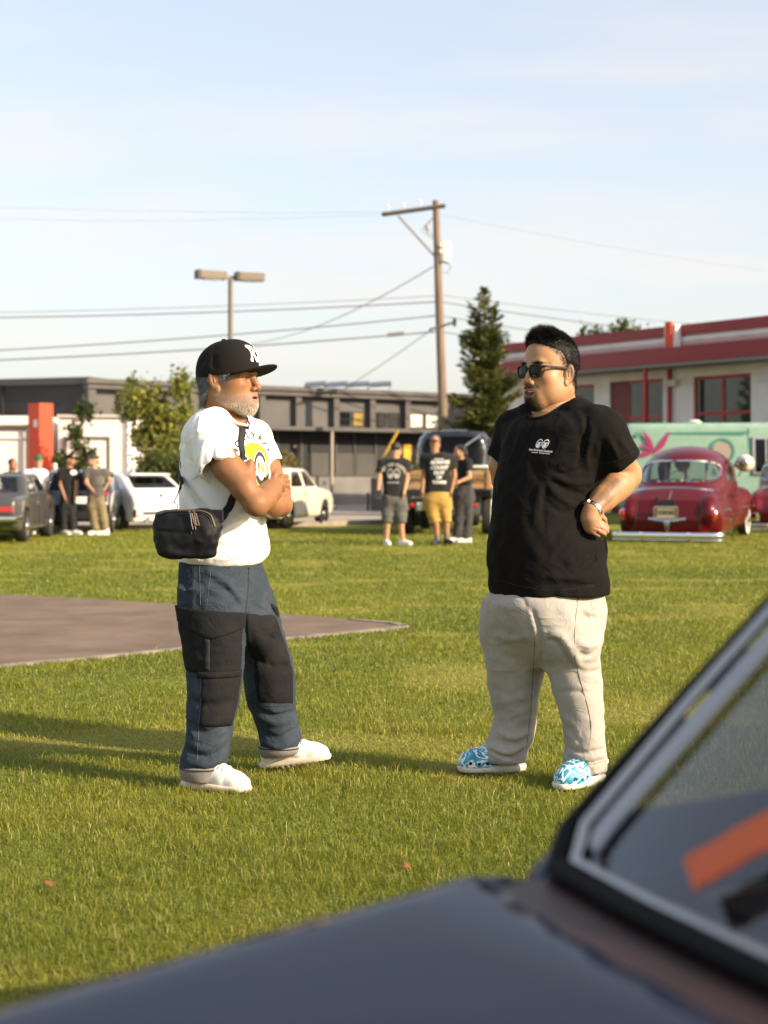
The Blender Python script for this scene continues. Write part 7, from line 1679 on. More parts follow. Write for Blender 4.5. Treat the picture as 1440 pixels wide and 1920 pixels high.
def clog(org, yaw, L=.285, side=1):
    fr = Frame(org, yaw); k = L / .285
    S = Field((-.03, -.08, -.01), (.32, .08, .13), .0032)
    S.chain([(.10 * k, 0, .060), (.16 * k, 0, .048), (.215 * k, .004 * side, .038), (.240 * k, .004 * side, .034)], [.046, .052, .048, .040], .025); S.cone((.10 * k, 0, .075), (.15 * k, 0, .070), .034, .030, .02)
    S.rbox((.15, 0, -.04), (.3, .2, .062), 0, .004, 's'); S.cone((.02, 0, .115), (.105 * k, 0, .11), .05, .032, .008, 's'); S.cone((-.02, 0, .075), (.075, 0, .07), .048, .036, .006, 's')
    for s in (1, -1): S.chain([(.095 * k, s * .046, .062), (.05 * k, s * .046, .070), (.01, s * .034, .078), (-.006, 0, .080)], [.010, .009, .009, .009], .006)
    for s in (1, -1):
        for x_, z_ in ((.236, .040), (.200, .036), (.165, .038), (.128, .042)): S.rbox((x_ * k, s * .052, z_), (.0062, .022, .0072), .003, .001, 's')
    for x_, y_ in ((.19, .0), (.19, .02), (.19, -.02), (.215, .012), (.215, -.012), (.165, .012), (.165, -.012)): S.cone((x_ * k, y_, .06), (x_ * k, y_, .12), .0055, .0055, .001, 's')
    v, f = S.poly(); o = ob('clog', np_mesh('clog', fr(v), f), CLOG, manb, None, True)
    S = Field((-.03, -.08, -.01), (.32, .08, .07), .0034)
    for (cx, rx, ry) in ((.055 * k, .062 * k, .041), (.190 * k, .092 * k, .052)): S.zloft([(0.0, cx, 0, rx - .006, ry - .005, 0), (.012, cx, 0, rx, ry, 0), (.028, cx, 0, rx, ry, 0)], .05, n=2.5, capr=.005)
    S.fold([(-.01, -.04, .016), (.1, -.06, .016), (.2, -.06, .016)], .003, -.002, False)
    v, f = S.poly(); ob('sole', np_mesh('sole', fr(v), f), CSOLE, o, None, True)
    Hh = MB()  # dark blocks stand in for the shade inside the vent holes
    for s in (1, -1):
        for x_, z_ in ((.236, .040), (.200, .036), (.165, .038), (.128, .042)): Hh.box(None, (.013, .012, .015), M=fr.M @ Matrix.Translation((x_ * k, s * .032, z_)))
    Hh.build('vent_shade', HOLE, o, False, None, True)['kind'] = 'stuff'; return o
hB = Q(983, 1450, .13); hB[2] = .010; clog(hB, 180 + 7, .275)
hB = Q(1126, 1462, -.06); hB[2] = .008; clog(hB, 180 + 47, .285)
# ================================================================== PEOPLE IN THE BACKGROUND
SKIN_C = pm('skin light', (.42, .22, .12), .55, var=.08, vs=30); SKIN_D = pm('skin mid', (.33, .16, .08), .55, var=.08, vs=30)
TEEB = pm('faded black cotton', (.011, .0105, .0105), .92, var=.15, vs=12); TEEG = pm('grey cotton', (.085, .075, .072), .92, var=.1, vs=12)
SHORTG = pm('grey green shorts', (.095, .095, .080), .9, var=.12, vs=12); SHORTY = pm('ochre shorts', (.42, .25, .060), .9, var=.1, vs=12); PANTK = pm('khaki trousers', (.20, .155, .085), .9, var=.15, vs=10); PANTB = pm('black trousers', (.014, .014, .015), .9, var=.2, vs=12); PANTC = pm('washed black jeans', (.045, .042, .042), .9, var=.3, vs=9)
SHOEW = pm('white shoes', (.70, .68, .64), .7); SHOEB = pm('black shoes', (.02, .02, .02), .6); SOCK = pm('grey socks', (.16, .155, .15), .9); HAIRD = pm('dark hair', (.014, .011, .010), .6, var=.4, vs=30); CAPG = pm('green cap cloth', (.012, .14, .05), .8); CAPD = pm('dark cap cloth', (.03, .028, .028), .85); CAPM2 = pm('mesh cap cloth', (.10, .09, .085), .9)
def bg_person(label, Y0, base, head, hs, hyaw, torso, shirt_m, arms, hip, legs, pants_m, shoes, skin, hair=None, cap=None, socks=False, short=False, yaw=0, hairlong=False, prints=None, capyaw=None, bill=True):
    """everything is given in photo rows and columns at distance Y0, with an offset in metres along the line of sight"""
    P = lambda p: Q(p[0], p[1], p[2] if len(p) > 2 else 0, Y0); s = Y0 / FPX
    t = thing('person', label, 'person', (P(head)[0], Y0, 0))
    # body: head, neck, arms with hands, legs
    F = Field((-1, -1, -1), (1, 1, 1), .5); pts = [P(p) for a in arms for p in a] + [P(p) for l in legs for p in l] + [P(head)]
    lo = np.min(pts, 0) - .22; hi = np.max(pts, 0) + .22; lo[2] = -.02
    F = Field(lo, hi, .0145)
    for a in arms:
        q = [P(p) for p in a]; F.chain(q[:3], [.052, .043, .030], .02); d = (q[2] - q[1]) / np.linalg.norm(q[2] - q[1])
        F.ell(q[2] + d * .045, (.030, .030, .042), .02)
        o_ = np.array((.02, -.01, 0))
        for k in range(4): F.cone(q[2] + d * .06 + o_ * (k - 1.5) * .6, q[2] + d * .125 + o_ * (k - 1.5) * .7 + V3(0, -.012, 0), .011, .008, .006)
        F.cone(q[2] + d * .03 + V3(.02, -.02, 0), q[2] + d * .075 + V3(.03, -.035, 0), .011, .009, .006)
    for l in legs: q = [P(p) for p in l]; F.chain(q[:3], [.085, .055, .038], .02); F.fold([q[1] * .5 + q[2] * .5 + V3(0, .03, .06), q[1] * .4 + q[2] * .6 + V3(0, .03, .0)], .05, .012)
    hp = P(head); nb = P((torso[0][0], torso[0][1])); F.cone(hp + V3(0, .02, -.06), nb + V3(0, 0, -.03), .055, .065, .03)
    F.zloft([(P((0, y_))[2], P(((xl + xr) / 2, y_))[0], Y0, (xr - xl) / 2 * s * .66, max((xr - xl) / 2 * s * .36, .04), 0) for (_, y_, xl, xr) in [(0, torso[2][0] + 3, torso[1][1], torso[1][2])] + [(0, r_[0], r_[1], r_[2]) for r_ in torso[3:]]], .03)
    bv_, bf_ = F.poly(); fr = Frame(hp, hyaw, 0, 0, hs); H = head_field(.2, .002, h=.0062); H.fold([(.0, -.05, -.2), (0, .05, -.2)], .01, 0); hv_, hf_ = H.poly(); keep = hv_[:, 2] > -.16
    v, f = join_np([(bv_, bf_), (fr(hv_), hf_)]); me = np_mesh('body', v, f); ob('body', me, skin, t, None, True)
    # shirt with sleeves
    F = Field(lo - .1, hi + .1, .014); rows_ = []
    for (y_, xl, xr) in torso[1:]: rows_.append((P((0, y_))[2], P(((xl + xr) / 2, y_))[0], Y0, (xr - xl) / 2 * s, max((xr - xl) / 2 * s * .58, .10), R(yaw)))
    F.zloft(rows_, 0, n=2.4, capr=.012)
    for a in arms:
        q = [P(p) for p in a]; S = Field(lo - .1, hi + .1, .014); m_ = q[0] * .42 + q[1] * .58; S.chain([q[0] * .8 + nb * .2, q[0], m_ + (m_ - q[0]) * .3], [.072, .074, .075], .03); open_end(S, m_, m_ - q[0], .070, .03, .018, .14); merge(F, S, .03)
    F.ripple(.005, 20, int(head[0]), (1, 1, .6)); F.ripple(.0025, 50, int(head[0]) + 1); F.cone(hp + V3(0, .01, -.02), nb + V3(0, -.015, -.045), .066, .066, .008, 's')
    sh = F.build('shirt', shirt_m, t)
    if prints:
        b_ = bvh_of(sh)
        for (polys, px, py, dirv, m_) in prints:
            dirv = Vector(dirv).normalized(); decal_obj('shirt_print', b_, polys, Vector(P((px, py, -.1))), Vector((0, 0, 1)).cross(dirv), Vector((0, 0, 1)), dirv, m_, sh, .004)['kind'] = 'stuff'
    # trousers or shorts
    F = Field(lo - .1, hi + .1, .014); F.zloft([(P((0, y_))[2], P(((xl + xr) / 2, y_))[0], Y0, (xr - xl) / 2 * s, max((xr - xl) / 2 * s * (.66, .6, .34)[i_], .05), 0) for i_, (y_, xl, xr) in enumerate(hip)], 0, n=2.4)
    for l in legs:
        q = [P(p) for p in l]; end = q[0] * .12 + q[1] * .88 if short else q[2] + V3(0, 0, .02); mid = q[0] * .5 + q[1] * .5 if short else q[1]
        S = Field(lo - .1, hi + .1, .014); d = (end - mid); d /= np.linalg.norm(d); w_ = (.108, .104, .100) if short else (.105, .088, .078)
        S.chain([q[0], mid, end + d * .1], w_, .02); open_end(S, end, d, w_[2], .02, .026, .16); merge(F, S, .06)
    F.ripple(.006, 18, int(head[0]) + 2, (1, 1, .8)); F.ripple(.003, 45, int(head[0]) + 3); F.build('shorts' if short else 'trousers', pants_m, t)
    # shoes and socks
    for l, yaw_ in zip(legs, shoes[1]):
        q = P(l[2]); S = Field((-.12, -.07, -.01), (.24, .07, .16), .010); S.chain([(-.04, 0, .05), (.04, 0, .055), (.13, 0, .038), (.17, 0, .034)], [.042, .045, .042, .036], .02); S.cone((-.03, 0, .06), (-.03, 0, .11), .042, .042, .01); S.rbox((.05, 0, -.05), (.4, .3, .062), 0, .004, 's'); v, f = S.poly()
        frs = Frame((q[0], q[1], .008), yaw_); o = ob('shoe', np_mesh('shoe', frs(v), f), shoes[0], t, None, True); MB().box(None, (.27, .086, .02), M=frs.M @ Matrix.Translation((.055, 0, .012)), bev=.009).build('sole', SHOEW if shoes[0] is SHOEW else SHOEB, o, False, None, True)
        if socks: a_ = P(l[1]) * .38 + q * .62; MB().tube([tuple(a_), tuple(q)], [.050, .044], 10).build('sock', SOCK, t, True, None, True)
    if hair:
        H = Field((-.15, -.12, -.2), (.14, .12, .18), .007); H.ell((-.016, 0, .042), (.103, .084, .094)); H.put(lambda X, Y, Z: np.interp(X.ravel(), [-.14, -.06, -.03, .02, .06, .1], [-.075, -.06, -.03, .045, .07, .085]).reshape(X.shape).astype(np.float32) - Z + 0 * Y, (-.15, -.12, -.2), (.14, .12, .18), .01, 'i')
        if hairlong: H.chain([(-.07, 0, .04), (-.095, 0, -.06), (-.085, 0, -.19)], [.07, .066, .045], .04); H.ripple(.006, 60, 3, (1, 1, .3))
        H.ripple(.003, 80, 2); v, f = H.poly(); ob('hair', np_mesh('hair', fr(v), f), hair, t, None, True)
    if cap:
        frc = Frame(hp, hyaw if capyaw is None else capyaw, 4, 0, hs); C = Field((-.15, -.12, .0), (.22, .12, .17), .007); C.ell((-.008, 0, .026), (.110, .088, .105)); C.put(lambda X, Y, Z: .030 - Z + 0 * X + 0 * Y, (-.15, -.12, 0), (.22, .12, .17), .003, 'i')
        if bill: C.put(lambda X, Y, Z: np.maximum(np.maximum((np.sqrt(((X - .08) / .10)**2 + (Y / .08)**2) - 1) * .08, np.abs(Z - .034 + 1.0 * Y * Y) - .006), .05 - X), (.04, -.1, 0), (.2, .1, .08), .004)
        v, f = C.poly(); ob('cap', np_mesh('cap', frc(v), f), cap, t, None, True)
    return t
def arc_text(s_, size, r_, a0, step, bold=.002): return [xf2(text_polys(c, size, bold), r_ * math.cos(R(a0 - i * step)), r_ * math.sin(R(a0 - i * step)), R(a0 - i * step - 90)) for i, c in enumerate(s_) if c != ' ']
bars = lambda n, w, h, seed: [(lambda x0, ww: ([(x0, -h), (x0 + ww, -h), (x0 + ww, h), (x0, h)], [[0, 1, 2, 3]]))(-w + 2 * w * i / n, 2 * w / n * .72) for i in range(n)]
BACK = (0, -1, 0)
pe = bg_person('man in black T-shirt and grey green shorts seen from behind at the truck', 26.4, 1024, (743, 843), 1.0, 60, [(742, 858), (859, 733, 752), (864, 718, 760), (875, 716, 761), (895, 718, 760), (915, 718, 761), (931, 717, 763)], TEEB,
    [[(716, 869), (711, 897, -.05), (709, 921, -.12)], [(760, 869), (763, 898, .0), (758, 922, -.1)]], [(928, 718, 762), (940, 716, 763), (955, 716, 763)], [[(728, 945), (726, 985), (724, 1015)], [(750, 945), (752, 985), (755, 1015)]], SHORTG, (SHOEW, (-75, -40)), SKIN_C, hair=HAIRD, short=True,
    prints=[([disc2(.055, .085, -.055, 0, .72, 2, 24), disc2(.055, .085, .055, 0, .72, 2, 24), disc2(.03, .04, -.05, -.03, 0, 2, 14), disc2(.03, .04, .05, -.03, 0, 2, 14)] + [xf2(p, 0, -.06) for p in arc_text('HOT ROD CUSTOM', .075, .21, 150, 9.5)] + [xf2(p, 0, -.15) for p in bars(7, .10, .012, 1)], 738, 888, BACK, pm('grey print', (.40, .39, .37), .8))])
pf = bg_person('heavy set man in ochre shorts and black T-shirt with white lines on its back', 26.7, 1022, (816, 830), 1.03, 75, [(817, 848), (848, 805, 833), (854, 796, 848), (866, 794, 850), (885, 798, 846), (905, 798, 846), (926, 797, 845)], TEEB,
    [[(795, 860), (794, 893, 0), (792, 920, -.06)], [(849, 860), (852, 893, 0), (846, 920, -.06)]], [(922, 798, 845), (936, 793, 847), (955, 791, 847)], [[(808, 945), (818, 985), (820, 1014)], [(832, 945), (837, 985), (838, 1012)]], SHORTY, (SHOEB, (-120, -60)), SKIN_D, cap=CAPM2, short=True, socks=True, capyaw=255,
    prints=[([xf2(text_polys('ALWAYS', .082, .004, .2), .03, .145), xf2(text_polys('COUNT', .082, .004, .2), .02, .055), xf2(text_polys('OUT', .085, .004), .02, -.035), xf2(text_polys('OF', .07, .004), .02, -.115), xf2(text_polys('TOWN', .07, .004), .02, -.195)] + [xf2(p, .02, .20) for p in bars(6, .08, .010, 1)], 821, 883, BACK, PRINTW)])
pg = bg_person('long haired person in black T-shirt and washed black jeans standing beside the truck crates', 27.5, 1018, (862, 846), .92, 190, [(866, 862), (861, 858, 874), (866, 856, 884), (880, 857, 885), (895, 859, 884), (908, 859, 886)], TEEB,
    [[(878, 868, -.10), (880, 895, -.16), (862, 903, -.24)], [(862, 868, .12), (858, 893, .08), (852, 900, -.05)]], [(904, 860, 885), (920, 857, 887), (938, 856, 888)], [[(864, 930), (861, 972), (858, 1008)], [(878, 930), (877, 972), (876, 1010)]], PANTC, (SHOEW, (200, 200)), SKIN_C, hair=HAIRD, hairlong=True)
ph = thing('phone_pouch', 'black pouch held by the man in grey green shorts', 'pouch', Q(708, 928, -.15, 26.4)); MB().box(Q(708, 928, -.15, 26.4), (.15, .06, .16), bev=.02).build('pouch_body', SHOEB, ph, False, None, True)
pcx = bg_person('man in black T-shirt, black trousers and black cap standing near the red pylon', 30.95, 1003, (133, 862), .93, -15, [(131, 876), (877, 123, 138), (882, 115, 143), (895, 112, 142), (915, 114, 140), (938, 113, 141)], TEEB,
    [[(115, 885, -.02), (114, 911, -.05), (121, 932, -.12)], [(142, 885), (143, 910, -.05), (141, 930, -.1)]], [(934, 114, 140), (948, 113, 141), (960, 114, 140)], [[(121, 950), (120, 975), (119, 996)], [(134, 950), (136, 975), (138, 996)]], PANTB, (SHOEW, (-40, -20)), SKIN_D, cap=CAPM, prints=[([disc2(.06, .05)], 139, 886, (.5, -.85, 0), PRINTW)])
pdx = bg_person('man in grey T-shirt, khaki trousers and dark cap with his hands on his hips', 30.85, 1004, (173, 863), .95, 195, [(177, 877), (878, 168, 186), (884, 160, 196), (897, 160, 197), (915, 163, 194), (934, 164, 197)], TEEG,
    [[(162, 887, -.05), (162, 906, -.12), (172, 918, -.2)], [(196, 887), (206, 900, .05), (197, 915, .02)]], [(930, 165, 196), (945, 165, 197), (958, 166, 197)], [[(174, 950), (176, 975), (180, 996)], [(189, 950), (194, 975), (198, 995)]], PANTK, (SHOEW, (225, 200)), SKIN_C, cap=CAPD, capyaw=195,
    prints=[([xf2(p, 0, .05) for p in bars(6, .11, .016, 1)] + [xf2(p, 0, -.01) for p in bars(5, .10, .014, 1)] + [xf2(p, 0, -.06) for p in bars(7, .11, .014, 1)], 189, 900, (.55, -.83, 0), pm('pale grey print', (.22, .21, .20), .9))])
pbx = bg_person('man in white T-shirt and green cap leaning at the grey saloon', 31.15, 1003, (72, 864), .95, 120, [(68, 878), (879, 58, 80), (885, 47, 86), (898, 46, 87), (915, 53, 86), (938, 60, 84)], WTEE,
    [[(50, 889, -.05), (44, 912, -.1), (46, 930, -.2)], [(84, 889), (86, 912), (84, 934)]], [(932, 58, 82), (948, 56, 84), (960, 57, 83)], [[(64, 950), (64, 975), (64, 996)], [(78, 950), (78, 975), (78, 996)]], PANTC, (SHOEW, (90, 100)), SKIN_C, cap=CAPG, capyaw=120)
pax = bg_person('dark haired man in black T-shirt half hidden behind the grey saloon', 31.9, 1000, (24, 871), .93, -35, [(22, 884), (885, 14, 32), (890, 8, 40), (905, 8, 40), (920, 9, 39), (940, 9, 39)], TEEB,
    [[(9, 893), (7, 915), (12, 932)], [(39, 893), (42, 912), (40, 893, -.2)]], [(936, 10, 38), (950, 9, 39), (960, 10, 38)], [[(17, 950), (17, 975), (17, 994)], [(31, 950), (31, 975), (31, 994)]], PANTB, (SHOEB, (-60, -30)), SKIN_D, hair=HAIRD)
# ================================================================== THE DARK CAR CLOSE TO THE CAMERA
FGP = pm('dark plum paint', (.007, .012, .028), .4, coat=.48, spec=.0); RUB = pm('window rubber', (.008, .008, .008), .8, spec=.15); TRIMC = pm('brushed trim', (.45, .44, .42), .30, 1.0); DASH = pm('dashboard vinyl', (.012, .014, .020), .55, bump=.3, bs=200); ORS = pm('orange webbing', (.55, .10, .022), .7, bump=.2, bs=300); TAN = pm('tan trim', (.17, .145, .11), .8, var=.2, vs=10); COWL = pm('cowl brown', (.022, .006, .0035), .5, var=.2, vs=8)
GLF = glass_mat('windscreen glass', (.52, .52, .50), .04, .035)
fg_f = Vector((-.85, -.53, 0)).normalized(); fg_l = Vector((-fg_f.y, fg_f.x, 0))
fc = thing('foreground_car', 'blurred dark plum car close to the camera with windscreen at lower right', 'car', (.56, 1.04, 0), math.atan2(fg_f.y, fg_f.x))
F = Field((-2.95, -.95, .04), (1.6, .95, 1.45), .0185)
crown = lambda X, Z: .785 - .10 * np.clip((X - .4) / 1.0, 0, 1)**2 - .10 * np.clip((-X - 2.0) / .8, 0, 1)**2 - .04 * np.maximum(.45 - Z, 0) + 0 * X
prof(F, [(1.42, .22), (1.46, .5), (1.40, .65), (1.25, .697), (.6, .764), (.07, .812), (-.02, .778), (-.3, .785), (-1.6, .81), (-1.9, .82), (-2.7, .76), (-2.8, .5), (-2.75, .22), (-2.3, .18), (1.0, .18)], crown, .15)
F.put(lambda X, Y, Z: np.maximum(np.maximum(np.abs(X - .022 - .105 * np.clip(1 - (Y / .72)**2, 0, 1)) - .066, np.abs(Y) - .70), .752 - Z), (-.1, -.8, .7), (.2, .8, .9), .03, 's')      # cowl well ahead of the glass
X_, Y_, Z_ = F.grid(tuple(slice(0, len(a)) for a in F.ax))
bow = (.105 * np.clip(1 - (Y_ / .72)**2, 0, 1) * np.clip((X_ + 1.2) / .8, 0, 1)).astype(np.float32)
cab = smax(poly_sdf([(.02, .70), (.02, .785), (-.49, 1.255), (-.75, 1.30), (-1.35, 1.29), (-1.65, 1.22), (-2.05, .80), (-2.05, .70)], X_ - bow, Z_), np.abs(Y_) - (.755 - .30 * (Z_ - .80)) - 0 * X_, .045)
body_d = F.d.copy(); F.d = cab.astype(np.float32)
inn = np.maximum(cab + .045, .74 - Z_); cabw = np.maximum(cab, -inn)
inside_front = lambda X, Y, Z: -.35 - X + 0 * Y + 0 * Z
wsp = [(-.682, .798), (.682, .798), (.714, .825), (.692, .95), (.624, 1.20), (.54, 1.225), (-.54, 1.225), (-.624, 1.20), (-.692, .95), (-.714, .825)]
ops = [('windscreen', quadwin(wsp, 'x', 1, -.60)), ('rear_window', quadwin([(-.5, .88), (.5, .88), (.45, 1.16), (-.45, 1.16)], 'x', -1, 1.3))] + [('side_window', quadwin(p, 'y', s, .35)) for s in (1, -1) for p in ([(-.085, .832), (-1.02, .832), (-1.02, 1.20), (-.49, 1.20)], [(-1.1, .86), (-1.85, .86), (-1.6, 1.15), (-1.1, 1.2)])]
d0 = cab; G = Field.__new__(Field); G.lo, G.h, G.ax = F.lo, F.h, F.ax
G.d = (cab + .010).astype(np.float32); gv, gfs = G.poly(); gq = gfs[0]; gc = gv[gq].mean(1)
res = np.minimum(body_d, cabw)
# keep the cabin hollow down through the body top
res = np.maximum(res, -np.maximum(cab + .045, .70 - Z_ + 0 * X_))
for nm, fn in ops:
    o = fn(X_, Y_, Z_).astype(np.float32); res = np.maximum(res, -np.maximum(o, -cab - .09)); G.d = np.broadcast_to(o, cab.shape); keep = G.sample(gc) < F.h * .6; qq = gq[keep]
    u_, inv = np.unique(qq, return_inverse=True); ob(nm, np_mesh(nm, gv[u_], [inv.reshape(qq.shape)]), GLF, fc)
F.d = res.astype(np.float32)
for s_x in (1.02, -1.85): arch(F, s_x, .36, .31, .45)
fgb = F.build('body', FGP, fc, False); fgv = bvh_of(fgb); fgb.data.materials.append(RUB); me = fgb.data; npoly = len(me.polygons)
cc = np.empty(npoly * 3, np.float32); me.polygons.foreach_get('center', cc); cc = cc.reshape(-1, 3); mi = ((cc[:, 2] > .80) & (cc[:, 2] < 1.235) & (cc[:, 0] > -.62) & (np.abs(cc[:, 1]) > .55)).astype(np.int32); me.polygons.foreach_set('material_index', mi)   # black screen pillars
xs_ = lambda z: .02 - (z - .785) * (.51 / .47)
def fr_on(pts, dx): return [Vector((xs_(z) + dx - .05 * max(abs(y) - .52, 0) * 4 * abs(y), y, z + dx * .6)) for y, z in pts]
loop = []
for i in range(len(wsp)):
    a, b_ = np.array(wsp[i]), np.array(wsp[(i + 1) % len(wsp)]); 
    for t_ in np.linspace(0, 1, 8, endpoint=False): loop.append(tuple(a + (b_ - a) * t_))
loop.append(loop[0])
def hug(pts, off):
    P = []
    for (y, z) in pts:
        o_ = Vector((.6, y * 1.0, z + .5)); d_ = Vector((-1, 0, -.6)).normalized(); x = xs_(z) + .105 * max(1 - (y / .72)**2, 0); p = Vector((x, y, z)); n = Vector((.69, 0, .72)); G.d = cab
        for _ in range(4):
            d = float(G.sample(np.array([p]))[0]); p = p - n * d
        P.append(p + n * off)
    return P
big = [(y * 1.004, z - .004 if z < .9 else z + .006) for y, z in loop]; sm = [(y * .957, z + .006) for y, z in loop]
MB().tube(hug(big, .004), .0135, 10, False, (1, .8)).build('window_seal', RUB, fc, True); MB().tube(hug(sm, .010),   .0052, 10, False, (1.2, .6)).build('window_trim', TRIMC, fc, True)
for s in (1, -1):                                                              # bright pillar mouldings
    MB().tube(hug([(s * (.664 - .25 * max(z - .85, 0)), z) for z in np.linspace(.818, 1.2, 16)], .000), .010, 10, True, (1.2, .4)).build('pillar_trim', TRIMC, fc, True)
cw = MB(); bw = lambda y: .105 * max(1 - (y / .72)**2, 0)
for i in range(20):
    y0, y1 = -.69 + i * .069, -.69 + (i + 1) * .069; cw.prism([Vector((-.045 + bw(y0), y0, .765)), Vector((.092 + bw(y0), y0, .765)), Vector((.092 + bw(y1), y1, .765)), Vector((-.045 + bw(y1), y1, .765))], (0, 0, 0), (0, 0, .020))
cw.build('cowl_panel', COWL, fc)
MB().box((-.34, 0, .742), (.50, 1.22, .05), bev=.02).build('dashboard', DASH, fc, True); MB().box((-.16, 0, .735), (.30, 1.24, .05), bev=.015).build('dash_top', DASH, fc, True)
MB().lathe([(.175, -.012), (.188, 0), (.175, .012)], Matrix.Translation((-.72, .34, .86)) @ Matrix.Rotation(R(-65), 4, 'Y'), 28, True).build('steering_wheel', DASH, fc, True)
for x_ in (-1.0, -1.75):
    for s in (1, -1): MB().box((x_, s * .33, .45), (.5, .5, .16), bev=.05).build('seat', TAN, fc, True); MB().box(None, (.14, .48, .62), M=Matrix.Translation((x_ - .24, s * .33, .74)) @ Matrix.Rotation(R(-12), 4, 'Y'), bev=.05).build('seat_back', TAN, fc, True)
for s in (1, -1): MB().box((-.95, s * .60, .60), (1.7, .03, .34), bev=.01).build('door_card', TAN, fc, True)
MB().box((-.50, -.02, 1.19), (.03, .22, .06), bev=.012).build('mirror', RUB, fc, True); MB().tube([(-.50, -.02, 1.2), (-.50, -.02, 1.25)], .008, 6).build('mirror_stem', RUB, fc)
for wx in (1.02, -1.85):
    for s in (1, -1): wheel(fc, wx, s * .64, .30, .19)
for s in (1, -1): MB().lathe([(.09, -.05), (.10, 0), (.08, .03), (0, .045)], Matrix.Translation((1.43, s * .52, .56)) @ Matrix.Rotation(R(90), 4, 'Y'), 18).build('headlight', CHROME, fc, True)
MB().tube([(1.30, -.76, .40), (1.50, -.66, .40), (1.54, 0, .40), (1.50, .66, .40), (1.30, .76, .40)], .05, 8, True, (.6, 1)).build('bumper', CHROME, fc, True); MB().tube([(-2.65, -.74, .40), (-2.86, -.62, .40), (-2.9, 0, .40), (-2.86, .62, .40), (-2.65, .74, .40)], .05, 8, True, (.6, 1)).build('bumper', CHROME, fc, True)
# orange strap lying on the dashboard
os_ = thing('orange_strap', 'orange webbing strap laid across the windscreen of the near dark car', 'strap', (.33, 1.5, .84)); inv_ = fc.matrix_basis.inverted(); V = []; Fq = []
G.d = cab
for i, (px, py) in enumerate(smooth2([(1294, 1642), (1340, 1618), (1400, 1582), (1470, 1545), (1540, 1515)], 18)):
    for k, dv_ in enumerate((-1, 1)):
        q_ = (px + dv_ * 9, py + dv_ * 29); Y_s = np.linspace(.9, 2.2, 400); W_ = np.stack([(q_[0] - 720) / FPX * Y_s, Y_s, CAMZ - (q_[1] - HOR) / FPX * Y_s], 1)
        Lc = np.array([tuple(inv_ @ Vector(w)) for w in W_]); d_ = G.sample(Lc); j = int(np.argmax(d_ < .018)); V.append(tuple(Vector(W_[j]) - os_.location))
n_ = len(V)
for v in list(V): V.append((v[0] - .002, v[1] - .001, v[2] + .003))
for i in range(17): b0 = i * 2; Fq += [[b0, b0 + 2, b0 + 3, b0 + 1], [n_ + b0, n_ + b0 + 1, n_ + b0 + 3, n_ + b0 + 2], [b0, n_ + b0, n_ + b0 + 2, b0 + 2], [b0 + 1, b0 + 3, n_ + b0 + 3, n_ + b0 + 1]]
me = bpy.data.meshes.new('webbing'); me.from_pydata(V, [], Fq); ob('webbing', me, ORS, os_)
# ================================================================== GRASS BLADES ON THE LAWN
def grass_mat():
    m = bpy.data.materials.new('grass blades'); m.use_nodes = True; t = m.node_tree; t.nodes.clear()
    o = t.nodes.new('ShaderNodeOutputMaterial'); a = t.nodes.new('ShaderNodeAttribute'); a.attribute_name = 'shade'
    r = t.nodes.new('ShaderNodeValToRGB'); e = r.color_ramp.elements; e[0].position = 0; e[0].color = (.072, .110, .012, 1); e[1].position = 1; e[1].color = (.42, .33, .13, 1)
    for p_, c_ in ((.30, (.155, .195, .018)), (.62, (.25, .262, .028)), (.84, (.36, .325, .052)), (.92, (.42, .33, .11))): k = e.new(p_); k.color = (*c_, 1)
    t.links.new(a.outputs['Fac'], r.inputs[0])
    d = t.nodes.new('ShaderNodeBsdfPrincipled'); d.inputs['Roughness'].default_value = .42; d.inputs['Specular IOR Level'].default_value = .38; t.links.new(r.outputs[0], d.inputs['Base Color'])
    tl = t.nodes.new('ShaderNodeBsdfTranslucent'); t.links.new(r.outputs[0], tl.inputs[0]); mx = t.nodes.new('ShaderNodeMixShader'); mx.inputs[0].default_value = .40
    t.links.new(d.outputs[0], mx.inputs[1]); t.links.new(tl.outputs[0], mx.inputs[2]); t.links.new(mx.outputs[0], o.inputs[0]); return m
def vnoise(x, y, sc, seed):
    r = np.random.default_rng(seed); g = r.uniform(0, 1, (64, 64)); x = x * sc; y = y * sc; i = np.floor(x).astype(int); j = np.floor(y).astype(int); u = x - i; v = y - j; u = u * u * (3 - 2 * u); v = v * v * (3 - 2 * v)
    g_ = lambda a, b: g[a % 64, b % 64]
    return (g_(i, j) * (1 - u) + g_(i + 1, j) * u) * (1 - v) + (g_(i, j + 1) * (1 - u) + g_(i + 1, j + 1) * u) * v
def in_poly(x, y, P):
    c = np.zeros(len(x), bool); n = len(P)
    for i in range(n):
        (x0, y0), (x1, y1) = P[i], P[(i + 1) % n]
        k = ((y0 > y) != (y1 > y)) & (x < (x1 - x0) * (y - y0) / ((y1 - y0) + 1e-12) + x0); c ^= k
    return c
r = np.random.default_rng(77)
N = 545000
u = r.uniform(0, 1, N); Y0_, Y1_ = 3.2, 34.0
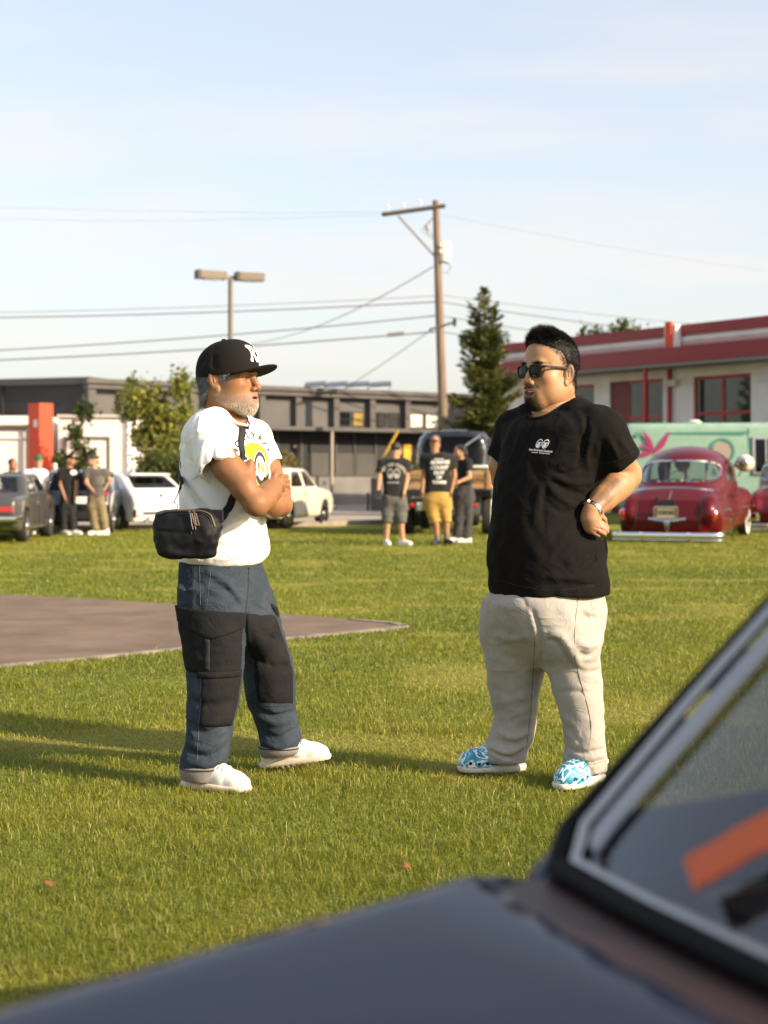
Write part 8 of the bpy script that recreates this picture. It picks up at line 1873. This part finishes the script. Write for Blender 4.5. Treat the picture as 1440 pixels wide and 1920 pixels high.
# density falls off with distance: even in log distance near, thinner far
yy = Y0_ * (Y1_ / Y0_)**(u**1.22); xx = r.uniform(-1, 1, N) * np.where(r.uniform(0, 1, N) < .10, yy * .62 + 2.2, yy * .275 + .30)
ok = ~in_poly(xx, yy, pad) & ~in_poly(xx, yy, lot); xx, yy = xx[ok], yy[ok]; n = len(xx)
big = vnoise(xx + 50, yy + 50, .55, 1); mid = vnoise(xx + 50, yy + 50, 2.6, 2); fine = vnoise(xx + 50, yy + 50, 9, 3)
dry = np.clip((vnoise(xx + 9, yy + 9, 1.5, 5) - .66) / .2, 0, 1)
h = (.0155 + .016 * mid * fine * 2 + r.exponential(.006, n)) * (1 - .45 * dry) * np.clip(1 + .010 * (yy - 6), .9, 1.4)
w = .00115 * np.clip(yy / 5.0, .85, 6.5) * r.uniform(.7, 1.35, n)
az = r.uniform(0, 2 * np.pi, n); lean = r.uniform(.2, 1.35, n) + .35 * dry; la = az + r.normal(0, .9, n)
tall = r.uniform(0, 1, n) < .004; h[tall] *= 1.9
dx_, dy2 = np.cos(la), np.sin(la); sx, sy = -np.sin(az), np.cos(az)
P0 = np.stack([xx, yy, np.zeros(n) - .002], 1); S = np.stack([sx, sy, np.zeros(n)], 1); D = np.stack([dx_, dy2, np.zeros(n)], 1); Zv = np.array((0, 0, 1.0))
m_ = P0 + D * (h * lean * .32)[:, None] + Zv * (h * .62)[:, None]; t_ = P0 + D * (h * lean * .95)[:, None] + Zv * (h * np.clip(1.02 - .28 * lean, .45, 1.1))[:, None]
v = np.stack([P0 - S * w[:, None], P0 + S * w[:, None], m_ - S * (w * .8)[:, None], m_ + S * (w * .8)[:, None], t_], 1).reshape(-1, 3)
i = np.arange(n)[:, None] * 5
me = np_mesh('grass', v, [i + np.array([[0, 1, 3, 2]]), i + np.array([[2, 3, 4]])])
sh = np.clip(.14 + .34 * big + .26 * mid + r.normal(0, .14, n) + .42 * dry, 0, .83); straw = r.uniform(0, 1, n) < (.018 + .16 * dry); sh[straw] = r.uniform(.86, 1, straw.sum()); sh[tall] = r.uniform(.75, 1, tall.sum())
a_ = me.attributes.new('shade', 'FLOAT', 'POINT'); a_.data.foreach_set('value', np.repeat(sh, 5).astype(np.float32))
tag(ob('grass', me, grass_mat()), 'short sunlit lawn grass with scattered dry straw blades', 'grass', kind='stuff')
# a few fallen leaves
FL = pm('fallen leaf', (.20, .07, .025), .8, var=.4, vs=30)
fl_ = [(694, 1255, 'small dry brown leaf lying on the lawn between the two men'), (760, 1640, 'small dry brown leaf lying on the near lawn just beyond the dark car bonnet'), (90, 1672, 'small dry brown leaf lying on the lawn near the lower left')]
me = None
for k, (px, py, lb) in enumerate(fl_):
    g = gnd(px, py); rr = random.Random(k)
    if me is None:
        b = MB(); pts = [(.032 * math.cos(a) * (1 + .25 * math.cos(5 * a)), .026 * math.sin(a) * (1 + .2 * math.cos(5 * a))) for a in np.linspace(0, 6.283, 20, endpoint=False)]
        b.poly([(x, y, .03 + 8 * x * x - 5 * y * y) for x, y in pts]); me = b.mesh('fallen_leaf')
    o = ob('fallen_leaf', me, FL); o.location = (g.x, g.y, .012); o.rotation_euler = (rr.uniform(-.3, .3), rr.uniform(-.3, .3), rr.uniform(0, 6)); o.scale = (rr.uniform(.5, .7),) * 3; tag(o, lb, 'leaf', 'fallen leaves on the lawn')
